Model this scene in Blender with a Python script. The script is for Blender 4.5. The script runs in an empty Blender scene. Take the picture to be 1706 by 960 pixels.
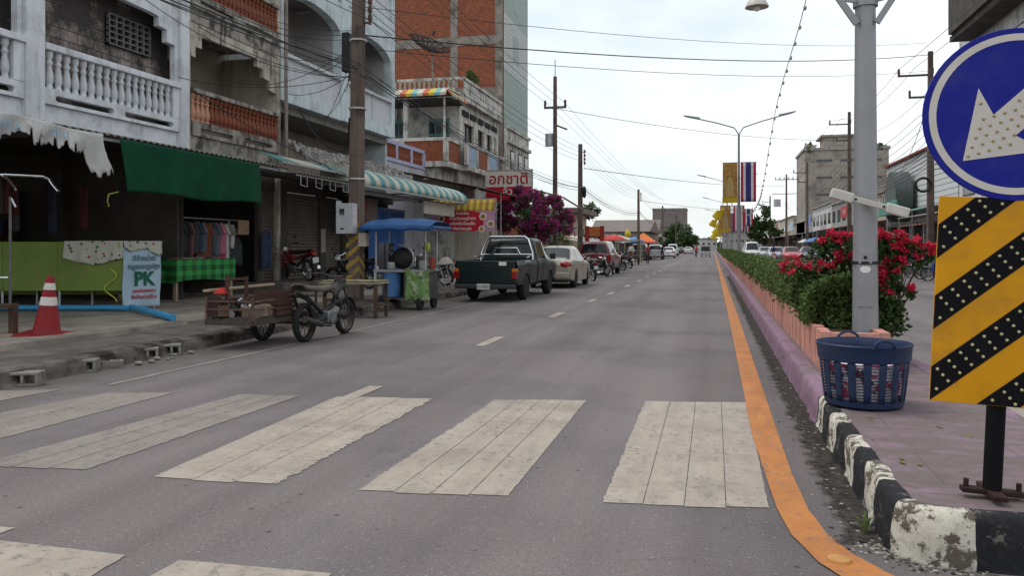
import bpy, bmesh, math, random
from mathutils import Vector, Matrix, noise as mnoise
R = math.radians
random.seed(11)
sc = bpy.context.scene
COL = sc.collection
# ---------------------------------------------------------------- camera, sky, sun, exposure
CAM_H = 1.4
YAW = math.atan(335 / 1340)
cd = bpy.data.cameras.new('camera'); cam = bpy.data.objects.new('camera', cd); COL.objects.link(cam)
cam.location = (0, 0, CAM_H); cam.rotation_euler = (R(90), 0, YAW)
cd.sensor_width = 36; cd.lens = 36 * 1340 / 1706; cd.shift_y = -68 / 1706
cd.clip_start = 0.05; cd.clip_end = 6000
sc.camera = cam
SUN_EL, SUN_AZ = 64, -80          # azimuth measured from +Y clockwise: high, over the left-hand roofs
w = bpy.data.worlds.new('World'); sc.world = w; w.use_nodes = True
nt = w.node_tree; nt.nodes.clear()
def wn(t, **k):
    n = nt.nodes.new(t)
    for a, b in k.items(): setattr(n, a, b)
    return n
out = wn('ShaderNodeOutputWorld'); bg = wn('ShaderNodeBackground'); bg.inputs['Strength'].default_value = 0.1
sky = wn('ShaderNodeTexSky', sky_type='NISHITA', sun_disc=False, sun_elevation=R(SUN_EL), sun_rotation=R(SUN_AZ), air_density=1.0, dust_density=2.5)
tc = wn('ShaderNodeTexCoord'); mp = wn('ShaderNodeMapping'); mp.inputs['Scale'].default_value = (1.2, 1.2, 3.2); mp.inputs['Location'].default_value = (3.1, .4, 1.2)
n1 = wn('ShaderNodeTexNoise'); n1.inputs['Scale'].default_value = 1.5; n1.inputs['Detail'].default_value = 5; n1.inputs['Roughness'].default_value = .55
cr = wn('ShaderNodeValToRGB'); cr.color_ramp.elements[0].position = .38; cr.color_ramp.elements[0].color = (.5, .5, .5, 1); cr.color_ramp.elements[1].position = .62; cr.color_ramp.elements[1].color = (1, 1, 1, 1)
mx = wn('ShaderNodeMix', data_type='RGBA'); mx.inputs[7].default_value = (6.9, 7.3, 7.4, 1)
L = nt.links.new
L(tc.outputs['Generated'], mp.inputs[0]); L(mp.outputs[0], n1.inputs['Vector']); L(n1.outputs[0], cr.inputs[0])
L(cr.outputs[0], mx.inputs[0]); L(sky.outputs[0], mx.inputs[6]); L(mx.outputs[2], bg.inputs[0]); L(bg.outputs[0], out.inputs[0])
sd = bpy.data.lights.new('sun', 'SUN'); sd.energy = 0.9; sd.angle = R(25); sd.color = (1, .965, .91)
so = bpy.data.objects.new('sun', sd); COL.objects.link(so); so.rotation_euler = (R(90 - SUN_EL), 0, R(180 - SUN_AZ))
sc.view_settings.view_transform = 'Standard'; sc.view_settings.look = 'None'; sc.view_settings.gamma = 1; sc.view_settings.exposure = 0.75
sc.render.engine = 'CYCLES'; sc.cycles.max_bounces = 5; sc.cycles.diffuse_bounces = 3; sc.cycles.transparent_max_bounces = 8

# ---------------------------------------------------------------- tagging
def tag(o, label=None, cat=None, group=None, kind=None):
    if label: o['label'] = label
    if cat: o['category'] = cat
    if group: o['group'] = group
    if kind: o['kind'] = kind
    return o
def thing(name, label, cat, loc=(0, 0, 0), group=None):
    o = bpy.data.objects.new(name, None); COL.objects.link(o); o.location = loc; o.empty_display_size = .2
    return tag(o, label, cat, group)
def wpos(o):
    p = Vector((0, 0, 0))
    while o is not None: p = p + o.location; o = o.parent
    return p
def copy_tree(o, parent=None):
    c = o.copy(); COL.objects.link(c); c.parent = parent
    for ch in list(o.children): copy_tree(ch, c)
    return c

# ---------------------------------------------------------------- mesh collector
def lerp(a, b, t): return a + (b - a) * t
def frame(d):
    d = d.normalized(); up = Vector((0, 0, 1)) if abs(d.z) < .95 else Vector((1, 0, 0))
    a = d.cross(up).normalized(); return a, a.cross(d).normalized()
class MB:
    def __init__(s): s.v = []; s.f = []; s.m = []; s.s = []; s.cur = 0
    def mat(s, i): s.cur = i; return s
    def add(s, vs, fs, smooth=False):
        b = len(s.v); s.v += [tuple(p) for p in vs]
        for f in fs: s.f.append([b + i for i in f]); s.m.append(s.cur); s.s.append(smooth)
        return s
    def box(s, x0, x1, y0, y1, z0, z1):
        x0, x1 = min(x0, x1), max(x0, x1); y0, y1 = min(y0, y1), max(y0, y1); z0, z1 = min(z0, z1), max(z0, z1)
        return s.add([(x0, y0, z0), (x1, y0, z0), (x1, y1, z0), (x0, y1, z0), (x0, y0, z1), (x1, y0, z1), (x1, y1, z1), (x0, y1, z1)],
                     [(3, 2, 1, 0), (4, 5, 6, 7), (0, 1, 5, 4), (1, 2, 6, 5), (2, 3, 7, 6), (3, 0, 4, 7)])
    def obox(s, c, ax, ay, az):      # centre and three half-axis vectors
        c, ax, ay, az = map(Vector, (c, ax, ay, az)); vs = []
        for z in (-1, 1):
            for x, y in ((-1, -1), (1, -1), (1, 1), (-1, 1)): vs.append(c + ax * x + ay * y + az * z)
        return s.add(vs, [(3, 2, 1, 0), (4, 5, 6, 7), (0, 1, 5, 4), (1, 2, 6, 5), (2, 3, 7, 6), (3, 0, 4, 7)])
    def beam(s, p, q, w, h=None):
        p, q = Vector(p), Vector(q); a, b = frame(q - p); h = h or w
        return s.obox((p + q) / 2, a * w / 2, b * h / 2, (q - p) / 2)
    def cyl(s, p, q, r, r2=None, n=12, cap=True):
        p, q = Vector(p), Vector(q); a, b = frame(q - p); r2 = r if r2 is None else r2; vs = []
        for c, rr in ((p, r), (q, r2)):
            for i in range(n):
                t = 2 * math.pi * i / n; vs.append(c + (a * math.cos(t) + b * math.sin(t)) * rr)
        s.add(vs, [(i, (i + 1) % n, n + (i + 1) % n, n + i) for i in range(n)], True)
        if cap: s.add(vs, [list(range(n))[::-1], list(range(n, 2 * n))])
        return s
    def tube(s, pts, r, n=6, r2=None, close=False):
        pts = [Vector(p) for p in pts]; N = len(pts); vs = []
        pa = None
        for k, p in enumerate(pts):
            if close: d = pts[(k + 1) % N] - pts[k - 1]
            else: d = pts[min(k + 1, N - 1)] - pts[max(k - 1, 0)]
            if pa is None: a, b = frame(d)
            else:
                a = pa - d.normalized() * pa.dot(d.normalized()); a = a.normalized() if a.length > 1e-6 else frame(d)[0]; b = a.cross(d).normalized()
            pa = a; rr = r if r2 is None else lerp(r, r2, k / max(1, N - 1))
            for i in range(n):
                t = 2 * math.pi * i / n; vs.append(p + (a * math.cos(t) + b * math.sin(t)) * rr)
        fs = []
        for k in range(N if close else N - 1):
            k2 = (k + 1) % N
            for i in range(n): fs.append((k * n + i, k * n + (i + 1) % n, k2 * n + (i + 1) % n, k2 * n + i))
        s.add(vs, fs, True)
        if not close: s.add(vs, [list(range(n))[::-1], list(range((N - 1) * n, N * n))])
        return s
    def lathe(s, prof, c, n=16, axis='z', cap=True):     # prof: (radius, along)
        vs = []; c = Vector(c)
        for r, h in prof:
            for i in range(n):
                t = 2 * math.pi * i / n; a, b = r * math.cos(t), r * math.sin(t)
                vs.append(c + Vector((a, b, h) if axis == 'z' else ((h, a, b) if axis == 'x' else (b, h, a))))
        m = len(prof); fs = []
        for k in range(m - 1):
            for i in range(n): fs.append((k * n + i, k * n + (i + 1) % n, (k + 1) * n + (i + 1) % n, (k + 1) * n + i))
        s.add(vs, fs, True)
        if cap: s.add(vs, [list(range(n))[::-1], list(range((m - 1) * n, m * n))])
        return s
    def grid(s, fn, nu, nv, smooth=True):
        vs = [fn(i / nu, j / nv) for i in range(nu + 1) for j in range(nv + 1)]
        return s.add(vs, [(i * (nv + 1) + j, (i + 1) * (nv + 1) + j, (i + 1) * (nv + 1) + j + 1, i * (nv + 1) + j + 1) for i in range(nu) for j in range(nv)], smooth)
    def prism(s, poly, a0, a1, axis='x'):      # polygon in the plane across `axis`, extruded from a0 to a1
        def P(p, a): return (a, p[0], p[1]) if axis == 'x' else ((p[0], a, p[1]) if axis == 'y' else (p[0], p[1], a))
        n = len(poly); vs = [P(p, a0) for p in poly] + [P(p, a1) for p in poly]
        return s.add(vs, [list(range(n))[::-1], list(range(n, 2 * n))] + [(i, (i + 1) % n, n + (i + 1) % n, n + i) for i in range(n)])
    def sphere(s, c, r, n=10, m=6, sq=(1, 1, 1)):
        c = Vector(c)
        return s.grid(lambda u, v: c + Vector((math.cos(2 * math.pi * u) * math.sin(math.pi * v) * r * sq[0], math.sin(2 * math.pi * u) * math.sin(math.pi * v) * r * sq[1], -math.cos(math.pi * v) * r * sq[2])), n, m)
    def quad(s, a, b, c, d): return s.add([a, b, c, d], [(0, 1, 2, 3)])
    def build(s, name, mats, parent=None, bev=0, weld=False, solid=0, ang=40):
        off = wpos(parent) if parent is not None else Vector((0, 0, 0))
        me = bpy.data.meshes.new(name)
        me.from_pydata([(p[0] - off.x, p[1] - off.y, p[2] - off.z) for p in s.v], [], s.f)
        if not isinstance(mats, (list, tuple)): mats = [mats]
        for m in mats: me.materials.append(m)
        me.polygons.foreach_set('material_index', [min(i, len(mats) - 1) for i in s.m])
        bm = bmesh.new(); bm.from_mesh(me)
        if weld: bmesh.ops.remove_doubles(bm, verts=bm.verts, dist=1e-4)
        bmesh.ops.recalc_face_normals(bm, faces=bm.faces)
        bm.to_mesh(me); bm.free()
        me.polygons.foreach_set('use_smooth', s.s if len(s.s) == len(me.polygons) else [False] * len(me.polygons))
        if any(s.s): me.set_sharp_from_angle(angle=R(ang))
        o = bpy.data.objects.new(name, me); COL.objects.link(o)
        if parent is not None: o.parent = parent
        if bev:
            b = o.modifiers.new('bevel', 'BEVEL'); b.width = bev; b.segments = 2; b.limit_method = 'ANGLE'; b.angle_limit = R(50)
        if solid:
            b = o.modifiers.new('solid', 'SOLIDIFY'); b.thickness = solid; b.offset = 0
        return o
def struct(name, mb, mats, **k):
    return tag(mb.build(name, mats, None, **k), kind='structure')

# ---------------------------------------------------------------- photo ray helpers: a pixel of the photograph and one known coordinate give the point in the street
SY, CY = math.sin(YAW), math.cos(YAW)
def ray(px, py):
    u = (px - 853) / 1340; v = (412 - py) / 1340
    return (-SY + u * CY, CY + u * SY, v)
def GP(px, py, z=0.0):
    r = ray(px, py); t = (z - CAM_H) / r[2]; return Vector((r[0] * t, r[1] * t, z))
def XP(px, py, X):
    r = ray(px, py); t = X / r[0]; return Vector((X, r[1] * t, CAM_H + r[2] * t))
def YP(px, py, Y):
    r = ray(px, py); t = Y / r[1]; return Vector((r[0] * t, Y, CAM_H + r[2] * t))

# ---------------------------------------------------------------- materials
MATS = {}
class NB:
    def __init__(s, name):
        s.m = bpy.data.materials.new(name); s.m.use_nodes = True; s.t = s.m.node_tree; s.b = s.t.nodes['Principled BSDF']
        s.tc = s.n('ShaderNodeTexCoord')
    def n(s, t, **k):
        n = s.t.nodes.new(t)
        for a, b in k.items(): setattr(n, a, b)
        return n
    def l(s, a, b): s.t.links.new(a, b)
    def vec(s, scale=(1, 1, 1), swz=None):
        o = s.tc.outputs['Object']
        if swz:
            sp = s.n('ShaderNodeSeparateXYZ'); cb = s.n('ShaderNodeCombineXYZ'); s.l(o, sp.inputs[0])
            for i, c in enumerate(swz):
                if c != '0': s.l(sp.outputs['xyz'.index(c)], cb.inputs[i])
            o = cb.outputs[0]
        m = s.n('ShaderNodeMapping'); m.inputs['Scale'].default_value = scale; s.l(o, m.inputs[0]); return m.outputs[0]
    def noise(s, scale, detail=4, rough=.6, v=None, dist=0):
        n = s.n('ShaderNodeTexNoise'); n.inputs['Scale'].default_value = scale; n.inputs['Detail'].default_value = detail; n.inputs['Roughness'].default_value = rough; n.inputs['Distortion'].default_value = dist
        s.l(v if v is not None else s.tc.outputs['Object'], n.inputs['Vector']); return n.outputs[0]
    def ramp(s, x, a, b, ca=(0, 0, 0), cb=(1, 1, 1)):
        r = s.n('ShaderNodeValToRGB'); e = r.color_ramp.elements; e[0].position = a; e[1].position = b
        e[0].color = (*ca, 1); e[1].color = (*cb, 1); s.l(x, r.inputs[0]); return r.outputs[0]
    def mix(s, f, a, b, bt='MIX'):
        m = s.n('ShaderNodeMix', data_type='RGBA', blend_type=bt)
        for v, i in ((f, 0), (a, 6), (b, 7)):
            if isinstance(v, (int, float)): m.inputs[i].default_value = v
            elif isinstance(v, tuple): m.inputs[i].default_value = (*v, 1)
            else: s.l(v, m.inputs[i])
        return m.outputs[2]
    def math(s, op, a, b=0.0):
        m = s.n('ShaderNodeMath', operation=op)
        for v, i in ((a, 0), (b, 1)):
            if isinstance(v, (int, float)): m.inputs[i].default_value = v
            else: s.l(v, m.inputs[i])
        return m.outputs[0]
    def fin(s, col, rough=.8, bump=None, bs=.2, bd=.01, metal=0, spec=None, coat=0):
        i = s.b.inputs
        if isinstance(col, tuple): i['Base Color'].default_value = (*col, 1)
        else: s.l(col, i['Base Color'])
        if isinstance(rough, (int, float)): i['Roughness'].default_value = rough
        else: s.l(rough, i['Roughness'])
        i['Metallic'].default_value = metal
        i['Specular IOR Level'].default_value = .22 if spec is None else spec
        if coat: i['Coat Weight'].default_value = coat; i['Coat Roughness'].default_value = .08
        if bump is not None:
            b = s.n('ShaderNodeBump'); b.inputs['Strength'].default_value = bs; b.inputs['Distance'].default_value = bd
            s.l(bump, b.inputs['Height']); s.l(b.outputs[0], i['Normal'])
        return s.m
def mul(c, k): return tuple(min(1, x * k) for x in c)
def pm(name, col, rough=.7, var=.25, scale=6, metal=0, bump=.15, dirt=None, dirt_amt=.5, dirt_scale=1.5, coat=0, spec=None, streak=None, streak_amt=.5):
    """painted or plain surface: mottled colour, optional dirt patches and rain streaks with a shape of their own"""
    if name in MATS: return MATS[name]
    b = NB(name)
    c = b.mix(b.ramp(b.noise(scale, 5), .3, .7), mul(col, 1 - var), mul(col, 1 + var * .5))
    if dirt: c = b.mix(b.math('MULTIPLY', b.ramp(b.noise(dirt_scale, 8, .68), .5, .62), dirt_amt), c, dirt)
    if streak:
        a = b.noise(1.0, 6, .65, b.vec((5, 5, .45))); d = b.noise(.8, 3)
        c = b.mix(b.math('MULTIPLY', b.math('MULTIPLY', b.ramp(a, .48, .62), b.ramp(d, .38, .6)), streak_amt), c, streak)
    MATS[name] = b.fin(c, rough, b.noise(scale * 6, 4) if bump else None, bump, .006, metal, spec, coat); return MATS[name]
def tiles(name, c1, c2, mortar, bw, bh, swz, ms=.015, off=.5, rough=.85, dirt=None, dirt_amt=.6, dirt_scale=1.2, bs=.5, lo=.5, hi=.62, var=.35):
    if name in MATS: return MATS[name]
    b = NB(name); t = b.n('ShaderNodeTexBrick'); t.offset = off
    t.inputs['Scale'].default_value = 1; t.inputs['Brick Width'].default_value = bw; t.inputs['Row Height'].default_value = bh; t.inputs['Mortar Size'].default_value = ms; t.inputs['Mortar Smooth'].default_value = .3
    for k, v in (('Color1', c1), ('Color2', c2), ('Mortar', mortar)): t.inputs[k].default_value = (*v, 1)
    b.l(b.vec((1, 1, 1), swz), t.inputs['Vector'])
    c = b.mix(b.ramp(b.noise(9, 6), .3, .75), b.mix(1.0, t.outputs[0], (1 - var,) * 3, 'MULTIPLY'), t.outputs[0])
    if dirt: c = b.mix(b.math('MULTIPLY', b.ramp(b.noise(dirt_scale, 8, .7), lo, hi), dirt_amt), c, dirt)
    h = b.math('ADD', b.math('MULTIPLY', t.outputs['Fac'], -1.0), b.math('MULTIPLY', b.noise(30, 4), .4))
    MATS[name] = b.fin(c, rough, h, bs, .01); return MATS[name]
# ---- text
def text(body, size, right, up, pos, m, parent, name='lettering', ex=.002, align='CENTER', sx=1.0, bold=0):
    cu = bpy.data.curves.new(name, 'FONT'); cu.body = body; cu.size = size; cu.align_x = align; cu.align_y = 'CENTER'; cu.extrude = ex; cu.offset = bold; cu.resolution_u = 3
    t = bpy.data.objects.new(name, cu); COL.objects.link(t)
    bpy.context.view_layer.update()
    me = bpy.data.meshes.new_from_object(t.evaluated_get(bpy.context.evaluated_depsgraph_get()))
    bpy.data.objects.remove(t)
    r, u = Vector(right).normalized(), Vector(up).normalized(); nrm = r.cross(u)
    off = wpos(parent) if parent is not None else Vector((0, 0, 0)); p = Vector(pos) - off
    for v in me.vertices: v.co = p + r * (v.co.x * sx) + u * v.co.y + nrm * (v.co.z)
    me.materials.clear(); me.materials.append(m)
    o = bpy.data.objects.new(name, me); COL.objects.link(o); o.parent = parent; return o
# ================================================================ GROUND, ROAD, PAVEMENT
def asphalt():
    b = NB('asphalt')
    big = b.noise(.35, 4, .6); trk = b.noise(1, 4, .55, b.vec((1.3, .05, 1)))
    c = b.mix(b.ramp(trk, .34, .66), (.154, .131, .132), (.222, .193, .193))
    c = b.mix(b.math('MULTIPLY', b.ramp(big, .46, .62), .5), c, (.105, .093, .094))
    ag = b.noise(95, 2, .5); c = b.mix(b.ramp(ag, .38, .62), b.mix(1.0, c, (.70, .70, .70), 'MULTIPLY'), c); c = b.mix(b.ramp(b.noise(34, 3, .6), .36, .64), b.mix(1.0, c, (.84, .84, .84), 'MULTIPLY'), c)
    v = b.n('ShaderNodeTexVoronoi'); v.inputs['Scale'].default_value = 38; b.l(b.tc.outputs['Object'], v.inputs['Vector'])
    rnd = b.n('ShaderNodeSeparateColor'); b.l(v.outputs['Color'], rnd.inputs[0])
    fl = b.math('MULTIPLY', b.math('LESS_THAN', v.outputs['Distance'], .24), b.math('GREATER_THAN', rnd.outputs[0], .87))
    c = b.mix(b.math('MULTIPLY', fl, .42), c, (.34, .32, .31))
    v2 = b.n('ShaderNodeTexVoronoi'); v2.inputs['Scale'].default_value = 7; b.l(b.tc.outputs['Object'], v2.inputs['Vector'])
    r2 = b.n('ShaderNodeSeparateColor'); b.l(v2.outputs['Color'], r2.inputs[0])
    dk = b.math('MULTIPLY', b.math('LESS_THAN', v2.outputs['Distance'], .10), b.math('GREATER_THAN', r2.outputs[1], .80))
    c = b.mix(b.math('MULTIPLY', dk, .7), c, (.03, .028, .03))
    ck = b.n('ShaderNodeTexVoronoi', feature='DISTANCE_TO_EDGE'); ck.inputs['Scale'].default_value = .42
    dn = b.n('ShaderNodeTexNoise'); dn.inputs['Scale'].default_value = 2.2; dn.inputs['Detail'].default_value = 6; b.l(b.tc.outputs['Object'], dn.inputs['Vector'])
    wv_ = b.n('ShaderNodeVectorMath', operation='MULTIPLY_ADD'); b.l(dn.outputs['Color'], wv_.inputs[0]); wv_.inputs[1].default_value = (.9, .9, 0); b.l(b.tc.outputs['Object'], wv_.inputs[2]); b.l(wv_.outputs[0], ck.inputs['Vector'])
    c = b.mix(b.math('MULTIPLY', b.math('LESS_THAN', ck.outputs[0], .0035), b.math('MULTIPLY', b.ramp(b.noise(.5, 3), .52, .60), .35)), c, (.05, .045, .045))
    sx = b.n('ShaderNodeSeparateXYZ'); b.l(b.tc.outputs['Object'], sx.inputs[0])
    ed_ = b.ramp(b.math('ADD', b.math('MULTIPLY', b.math('ADD', sx.outputs[0], 5.0), -.45), b.math('MULTIPLY', b.math('SUBTRACT', b.noise(1.6, 7, .7), .5), 1.6)), .25, .75)
    c = b.mix(b.math('MULTIPLY', ed_, .55), c, (.078, .066, .06))
    c = b.mix(b.math('MULTIPLY', b.ramp(b.noise(1.1, 7, .7, b.vec((1, .3, 1))), .58, .66), .35), c, (.085, .078, .082))
    return b.fin(c, .82, ag, .5, .008)
M_ASPH = asphalt(); MATS['asphalt'] = M_ASPH
def paint(name, col, under=(.11, .105, .11), wear=.5):
    b = NB(name); n = b.noise(17, 8, .75); n2 = b.noise(2.2, 5, .6)
    w1 = b.math('MULTIPLY', b.ramp(n, .53, .62), b.ramp(n2, .36, .60))
    c = b.mix(b.ramp(b.noise(3.0, 6, .6, b.vec((2.5, .6, 1))), .3, .7), mul(col, .80), mul(col, 1.06))
    c = b.mix(b.math('MULTIPLY', w1, min(1, wear * 1.6)), c, under)
    w2 = b.ramp(b.noise(7.5, 9, .75, b.vec((1.4, .6, 1))), .56, .63); c = b.mix(b.math('MULTIPLY', w2, wear * .9), c, mul(under, 1.35))
    c = b.mix(b.math('MULTIPLY', b.ramp(b.noise(1.3, 5, .6, b.vec((.7, 1.5, 1))), .50, .66), .4), c, mul(col, .55))
    cr = b.n('ShaderNodeTexVoronoi', feature='DISTANCE_TO_EDGE'); cr.inputs['Scale'].default_value = 7; b.l(b.vec((.5, 1.3, 1)), cr.inputs['Vector'])
    crk = b.math('MULTIPLY', b.math('LESS_THAN', cr.outputs[0], .006), b.ramp(b.noise(1.7, 3), .5, .56))
    c = b.mix(b.math('MULTIPLY', crk, .45), c, mul(under, .7))
    return b.fin(c, .75, n, .35, .004)
M_WHITE = paint('worn_white_paint', (.36, .308, .26)); M_WHITE2 = paint('faded_white_paint', (.25, .22, .195), wear=.9)
M_YEL = paint('orange_line_paint', (.47, .185, .055), wear=.6)
M_CONC = pm('pavement_concrete', (.125, .108, .097), .9, .4, 2.5, dirt=(.05, .045, .042), dirt_amt=.75, dirt_scale=.9, bump=.4)
M_APRON = pm('apron_concrete', (.27, .235, .195), .9, .35, 2.0, dirt=(.10, .085, .075), dirt_amt=.7, dirt_scale=.8, bump=.4)
M_KERB = pm('grimy_kerb', (.12, .102, .09), .95, .5, 5, dirt=(.02, .017, .015), dirt_amt=.95, dirt_scale=1.8, bump=.8)

struct('ground', MB().quad((-3000, -300, -.06), (3000, -300, -.06), (3000, 4000, -.06), (-3000, 4000, -.06)), pm('dry_earth', (.16, .14, .12), .95, .3, .05))
struct('road', MB().box(-7.1, 10.0, -8, 900, -.05, 0), M_ASPH)
def jag(k, amp, f=9.0): return (.5 * mnoise.noise((k * f, k * 3.1, 1.7)) + .5 * mnoise.noise((k * f * 4.3, 4.4, k)) + .5 * mnoise.noise((k * f * 11, 8.4, k))) * amp * .8
def sheet(mb, A, B, z, n=24, ja=0, jb=0, seed=0):
    """ribbon between polylines A and B, edges ragged by ja / jb metres"""
    def at(P, t):
        t = t * (len(P) - 1); i = min(int(t), len(P) - 2); return Vector((*P[i], 0)).lerp(Vector((*P[i + 1], 0)), t - i)
    def fn(u, v):
        a, b = at(A, u), at(B, u); d = (b - a).normalized()
        a = a + d * jag(u * 3 + seed, ja); b = b + d * jag(u * 3 + seed + 9, jb); p = a.lerp(b, v); return (p.x, p.y, z)
    return mb.grid(fn, n, 1, False)
def stripe(px, n, ja=0, jb=0, mat=None, seed=0, gap=.005):
    """a crossing bar: far-left, far-right, near-right, near-left image corners; n brushed strips with seams"""
    fl, fr, nr, nl = [GP(*p) for p in px]
    mb = MB()
    for k in range(n):
        t0, t1 = k / n, (k + 1) / n; w_ = (fr - fl).length
        g = gap / w_ if k < n - 1 else 0
        e0 = .015 * math.sin(seed + k * 2.1); e1 = .015 * math.cos(seed * 2 + k * 1.3)
        a0, a1 = nl.lerp(nr, t0), fl.lerp(fr, t0); b0, b1 = nl.lerp(nr, t1 - g), fl.lerp(fr, t1 - g)
        d = (a1 - a0).normalized()
        a0, b0 = a0 + d * e0, b0 + d * e0; a1, b1 = a1 + d * e1, b1 + d * e1
        sheet(mb, [(a0.x, a0.y), (a1.x, a1.y)], [(b0.x, b0.y), (b1.x, b1.y)], .004, 110, ja if k == 0 else .003, jb if k == n - 1 else .003, seed + k)
    return struct('crosswalk_stripe', mb, mat or M_WHITE)
stripe([(1075, 669), (1245, 672), (1281, 849), (1003, 840)], 4, .02, .008, seed=1)
stripe([(825, 667), (977, 668), (845, 829), (595, 819)], 4, .03, .008, seed=2)
stripe([(560, 662), (722, 665), (460, 809), (255, 796)], 3, .008, .05, seed=3)
stripe([(400, 658), (500, 660), (140, 785), (-40, 776)], 3, .02, .03, M_WHITE2, seed=4)
stripe([(180, 655), (290, 655), (-60, 748), (-260, 738)], 2, .03, .03, M_WHITE2, seed=5)
stripe([(-120, 655), (105, 650), (-20, 672), (-300, 700)], 1, .03, .03, M_WHITE2, seed=6)
mb = MB(); sheet(mb, [(-3.36, .9), (-3.30, 3.12)], [(-2.50, .9), (-2.57, 3.11)], .004, 30, .01, .03, 8); struct('crosswalk_stripe', mb, M_WHITE)
mb = MB(); sheet(mb, [(-2.36, .9), (-2.31, 3.12)], [(-1.5, .9), (-1.58, 3.15)], .004, 30, .02, .01, 9); struct('crosswalk_stripe', mb, M_WHITE)
mb = MB(); sheet(mb, [(-4.2, 2.2), (-3.9, 3.25)], [(-3.55, 2.2), (-3.36, 3.28)], .004, 30, .02, .01, 10); struct('crosswalk_stripe', mb, M_WHITE)
for k in range(3):   # crossing bars on the far carriageway
    mb = MB(); x0 = 2.42 + k * 1.45; sheet(mb, [(x0, 4.3), (x0 + .05, 7.9)], [(x0 + .85, 4.3), (x0 + .9, 7.9)], .004, 30, .01, .02, 20 + k); struct('crosswalk_stripe', mb, M_WHITE)
# lane dashes
dash = [(6.35, 7.5), (10.9, 12.1), (15.75, 16.95), (20.3, 21.5), (23.7, 25.0)] + [(28.5 + 4.6 * k, 29.8 + 4.6 * k) for k in range(30)]
for k, (a, b_) in enumerate(dash):
    x = lerp(-3.28, -3.0, min(1, (a - 6) / 18)); mb = MB(); sheet(mb, [(x - .075, a), (x - .075, b_)], [(x + .075, a), (x + .075, b_)], .006, 10, .006, .006, k); struct('lane_dash', mb, M_WHITE)
for k in range(30):
    mb = MB(); a = 9 + 4.6 * k; sheet(mb, [(6.0, a), (6.0, a + 1.2)], [(6.15, a), (6.15, a + 1.2)], .006, 6, .006, .006, k); struct('lane_dash', mb, M_WHITE)
mb = MB(); sheet(mb, [(-5.98, 6.9), (-5.9, 10), (-5.82, 16), (-5.85, 150)], [(-5.9, 6.9), (-5.82, 10), (-5.74, 16), (-5.75, 150)], .005, 120, .03, .03); struct('edge_line', mb, M_WHITE2)
mb = MB(); sheet(mb, [(8.6, 4), (8.6, 150)], [(8.7, 4), (8.7, 150)], .005, 80, .02, .02); struct('edge_line', mb, M_WHITE2)
# orange line round the island
def arc(cx_, cy_, r, a0, a1, n): return [(cx_ + r * math.cos(R(lerp(a0, a1, i / n))), cy_ + r * math.sin(R(lerp(a0, a1, i / n)))) for i in range(n + 1)]
yl = [(.30, 200 - i * 8) for i in range(24)] + [(.28, 6.2), (.31, 5.2), (.33, 4.5), (.37, 4.1), (.45, 3.78), (.58, 3.52), (.80, 3.33), (1.1, 3.25), (1.45, 3.23), (1.8, 3.27), (2.1, 3.4), (2.28, 3.7), (2.33, 4.2)] + [(2.33, 5 + i * 8) for i in range(24)]
yr = [(.49, 200 - i * 8) for i in range(24)] + [(.47, 6.2), (.47, 5.2), (.49, 4.5), (.54, 4.15), (.62, 3.9), (.73, 3.71), (.9, 3.55), (1.15, 3.45), (1.45, 3.43), (1.75, 3.46), (1.98, 3.58), (2.1, 3.8), (2.13, 4.2)] + [(2.13, 5 + i * 8) for i in range(24)]
mb = MB(); sheet(mb, yl, yr, .008, 600, .006, .006); struct('orange_edge_line', mb, M_YEL)
# left pavement, kerb and raised aprons
def wob(y, a=.06, f=.8): return mnoise.noise((y * f, 2.2, 8.1)) * a + mnoise.noise((y * f * 5, 7.2, 1.1)) * a * .35
KX = lambda y: lerp(-6.72, -7.0, min(1, max(0, (y - 4) / 14)))
mb = MB()
mb.grid(lambda u, v: (lerp(KX(lerp(-8, 220, u)) - .22 + wob(lerp(-8, 220, u)), -60, v), lerp(-8, 220, u), .165), 400, 1, False); struct('pavement', mb, M_CONC)
prof = [(0.03, -.02), (.0, .03), (-.02, .10), (-.05, .155), (-.12, .172), (-.30, .168), (-.32, .05)]
def kf(u, v):
    y = lerp(-8, 120, u); k = v * (len(prof) - 1); i = min(int(k), len(prof) - 2); t = k - i
    a, z = lerp(prof[i][0], prof[i + 1][0], t), lerp(prof[i][1], prof[i + 1][1], t)
    e = mnoise.noise((y * 2.7, z * 9, 3.3)) * .035 + mnoise.noise((y * 11, z * 20, 6.3)) * .022
    return (KX(y) + a + e, y, z + e * .35)
mb = MB(); mb.grid(kf, 1100, 12); struct('kerb', mb, M_KERB)
AX = lambda y: -8.15 + wob(y, .16, .5) if y < 11.3 else -8.55 + wob(y, .2, .7)
mb = MB()
mb.grid(lambda u, v: [(AX(lerp(-8, 31, u)) + .03, lerp(-8, 31, u), .15), (AX(lerp(-8, 31, u)), lerp(-8, 31, u), .235 + .01 * wob(lerp(-8, 31, u), 1, 3)), (-60, lerp(-8, 31, u), .245)][round(v * 2)], 300, 2, False); struct('shop_apron', mb, M_APRON)
# right pavement
mb = MB(); mb.box(10.0, 60, -8, 220, -.05, .16); struct('pavement', mb, M_CONC)
mb = MB(); mb.box(9.85, 10.0, -8, 220, -.05, .165); struct('kerb', mb, M_KERB, bev=.02)

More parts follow.
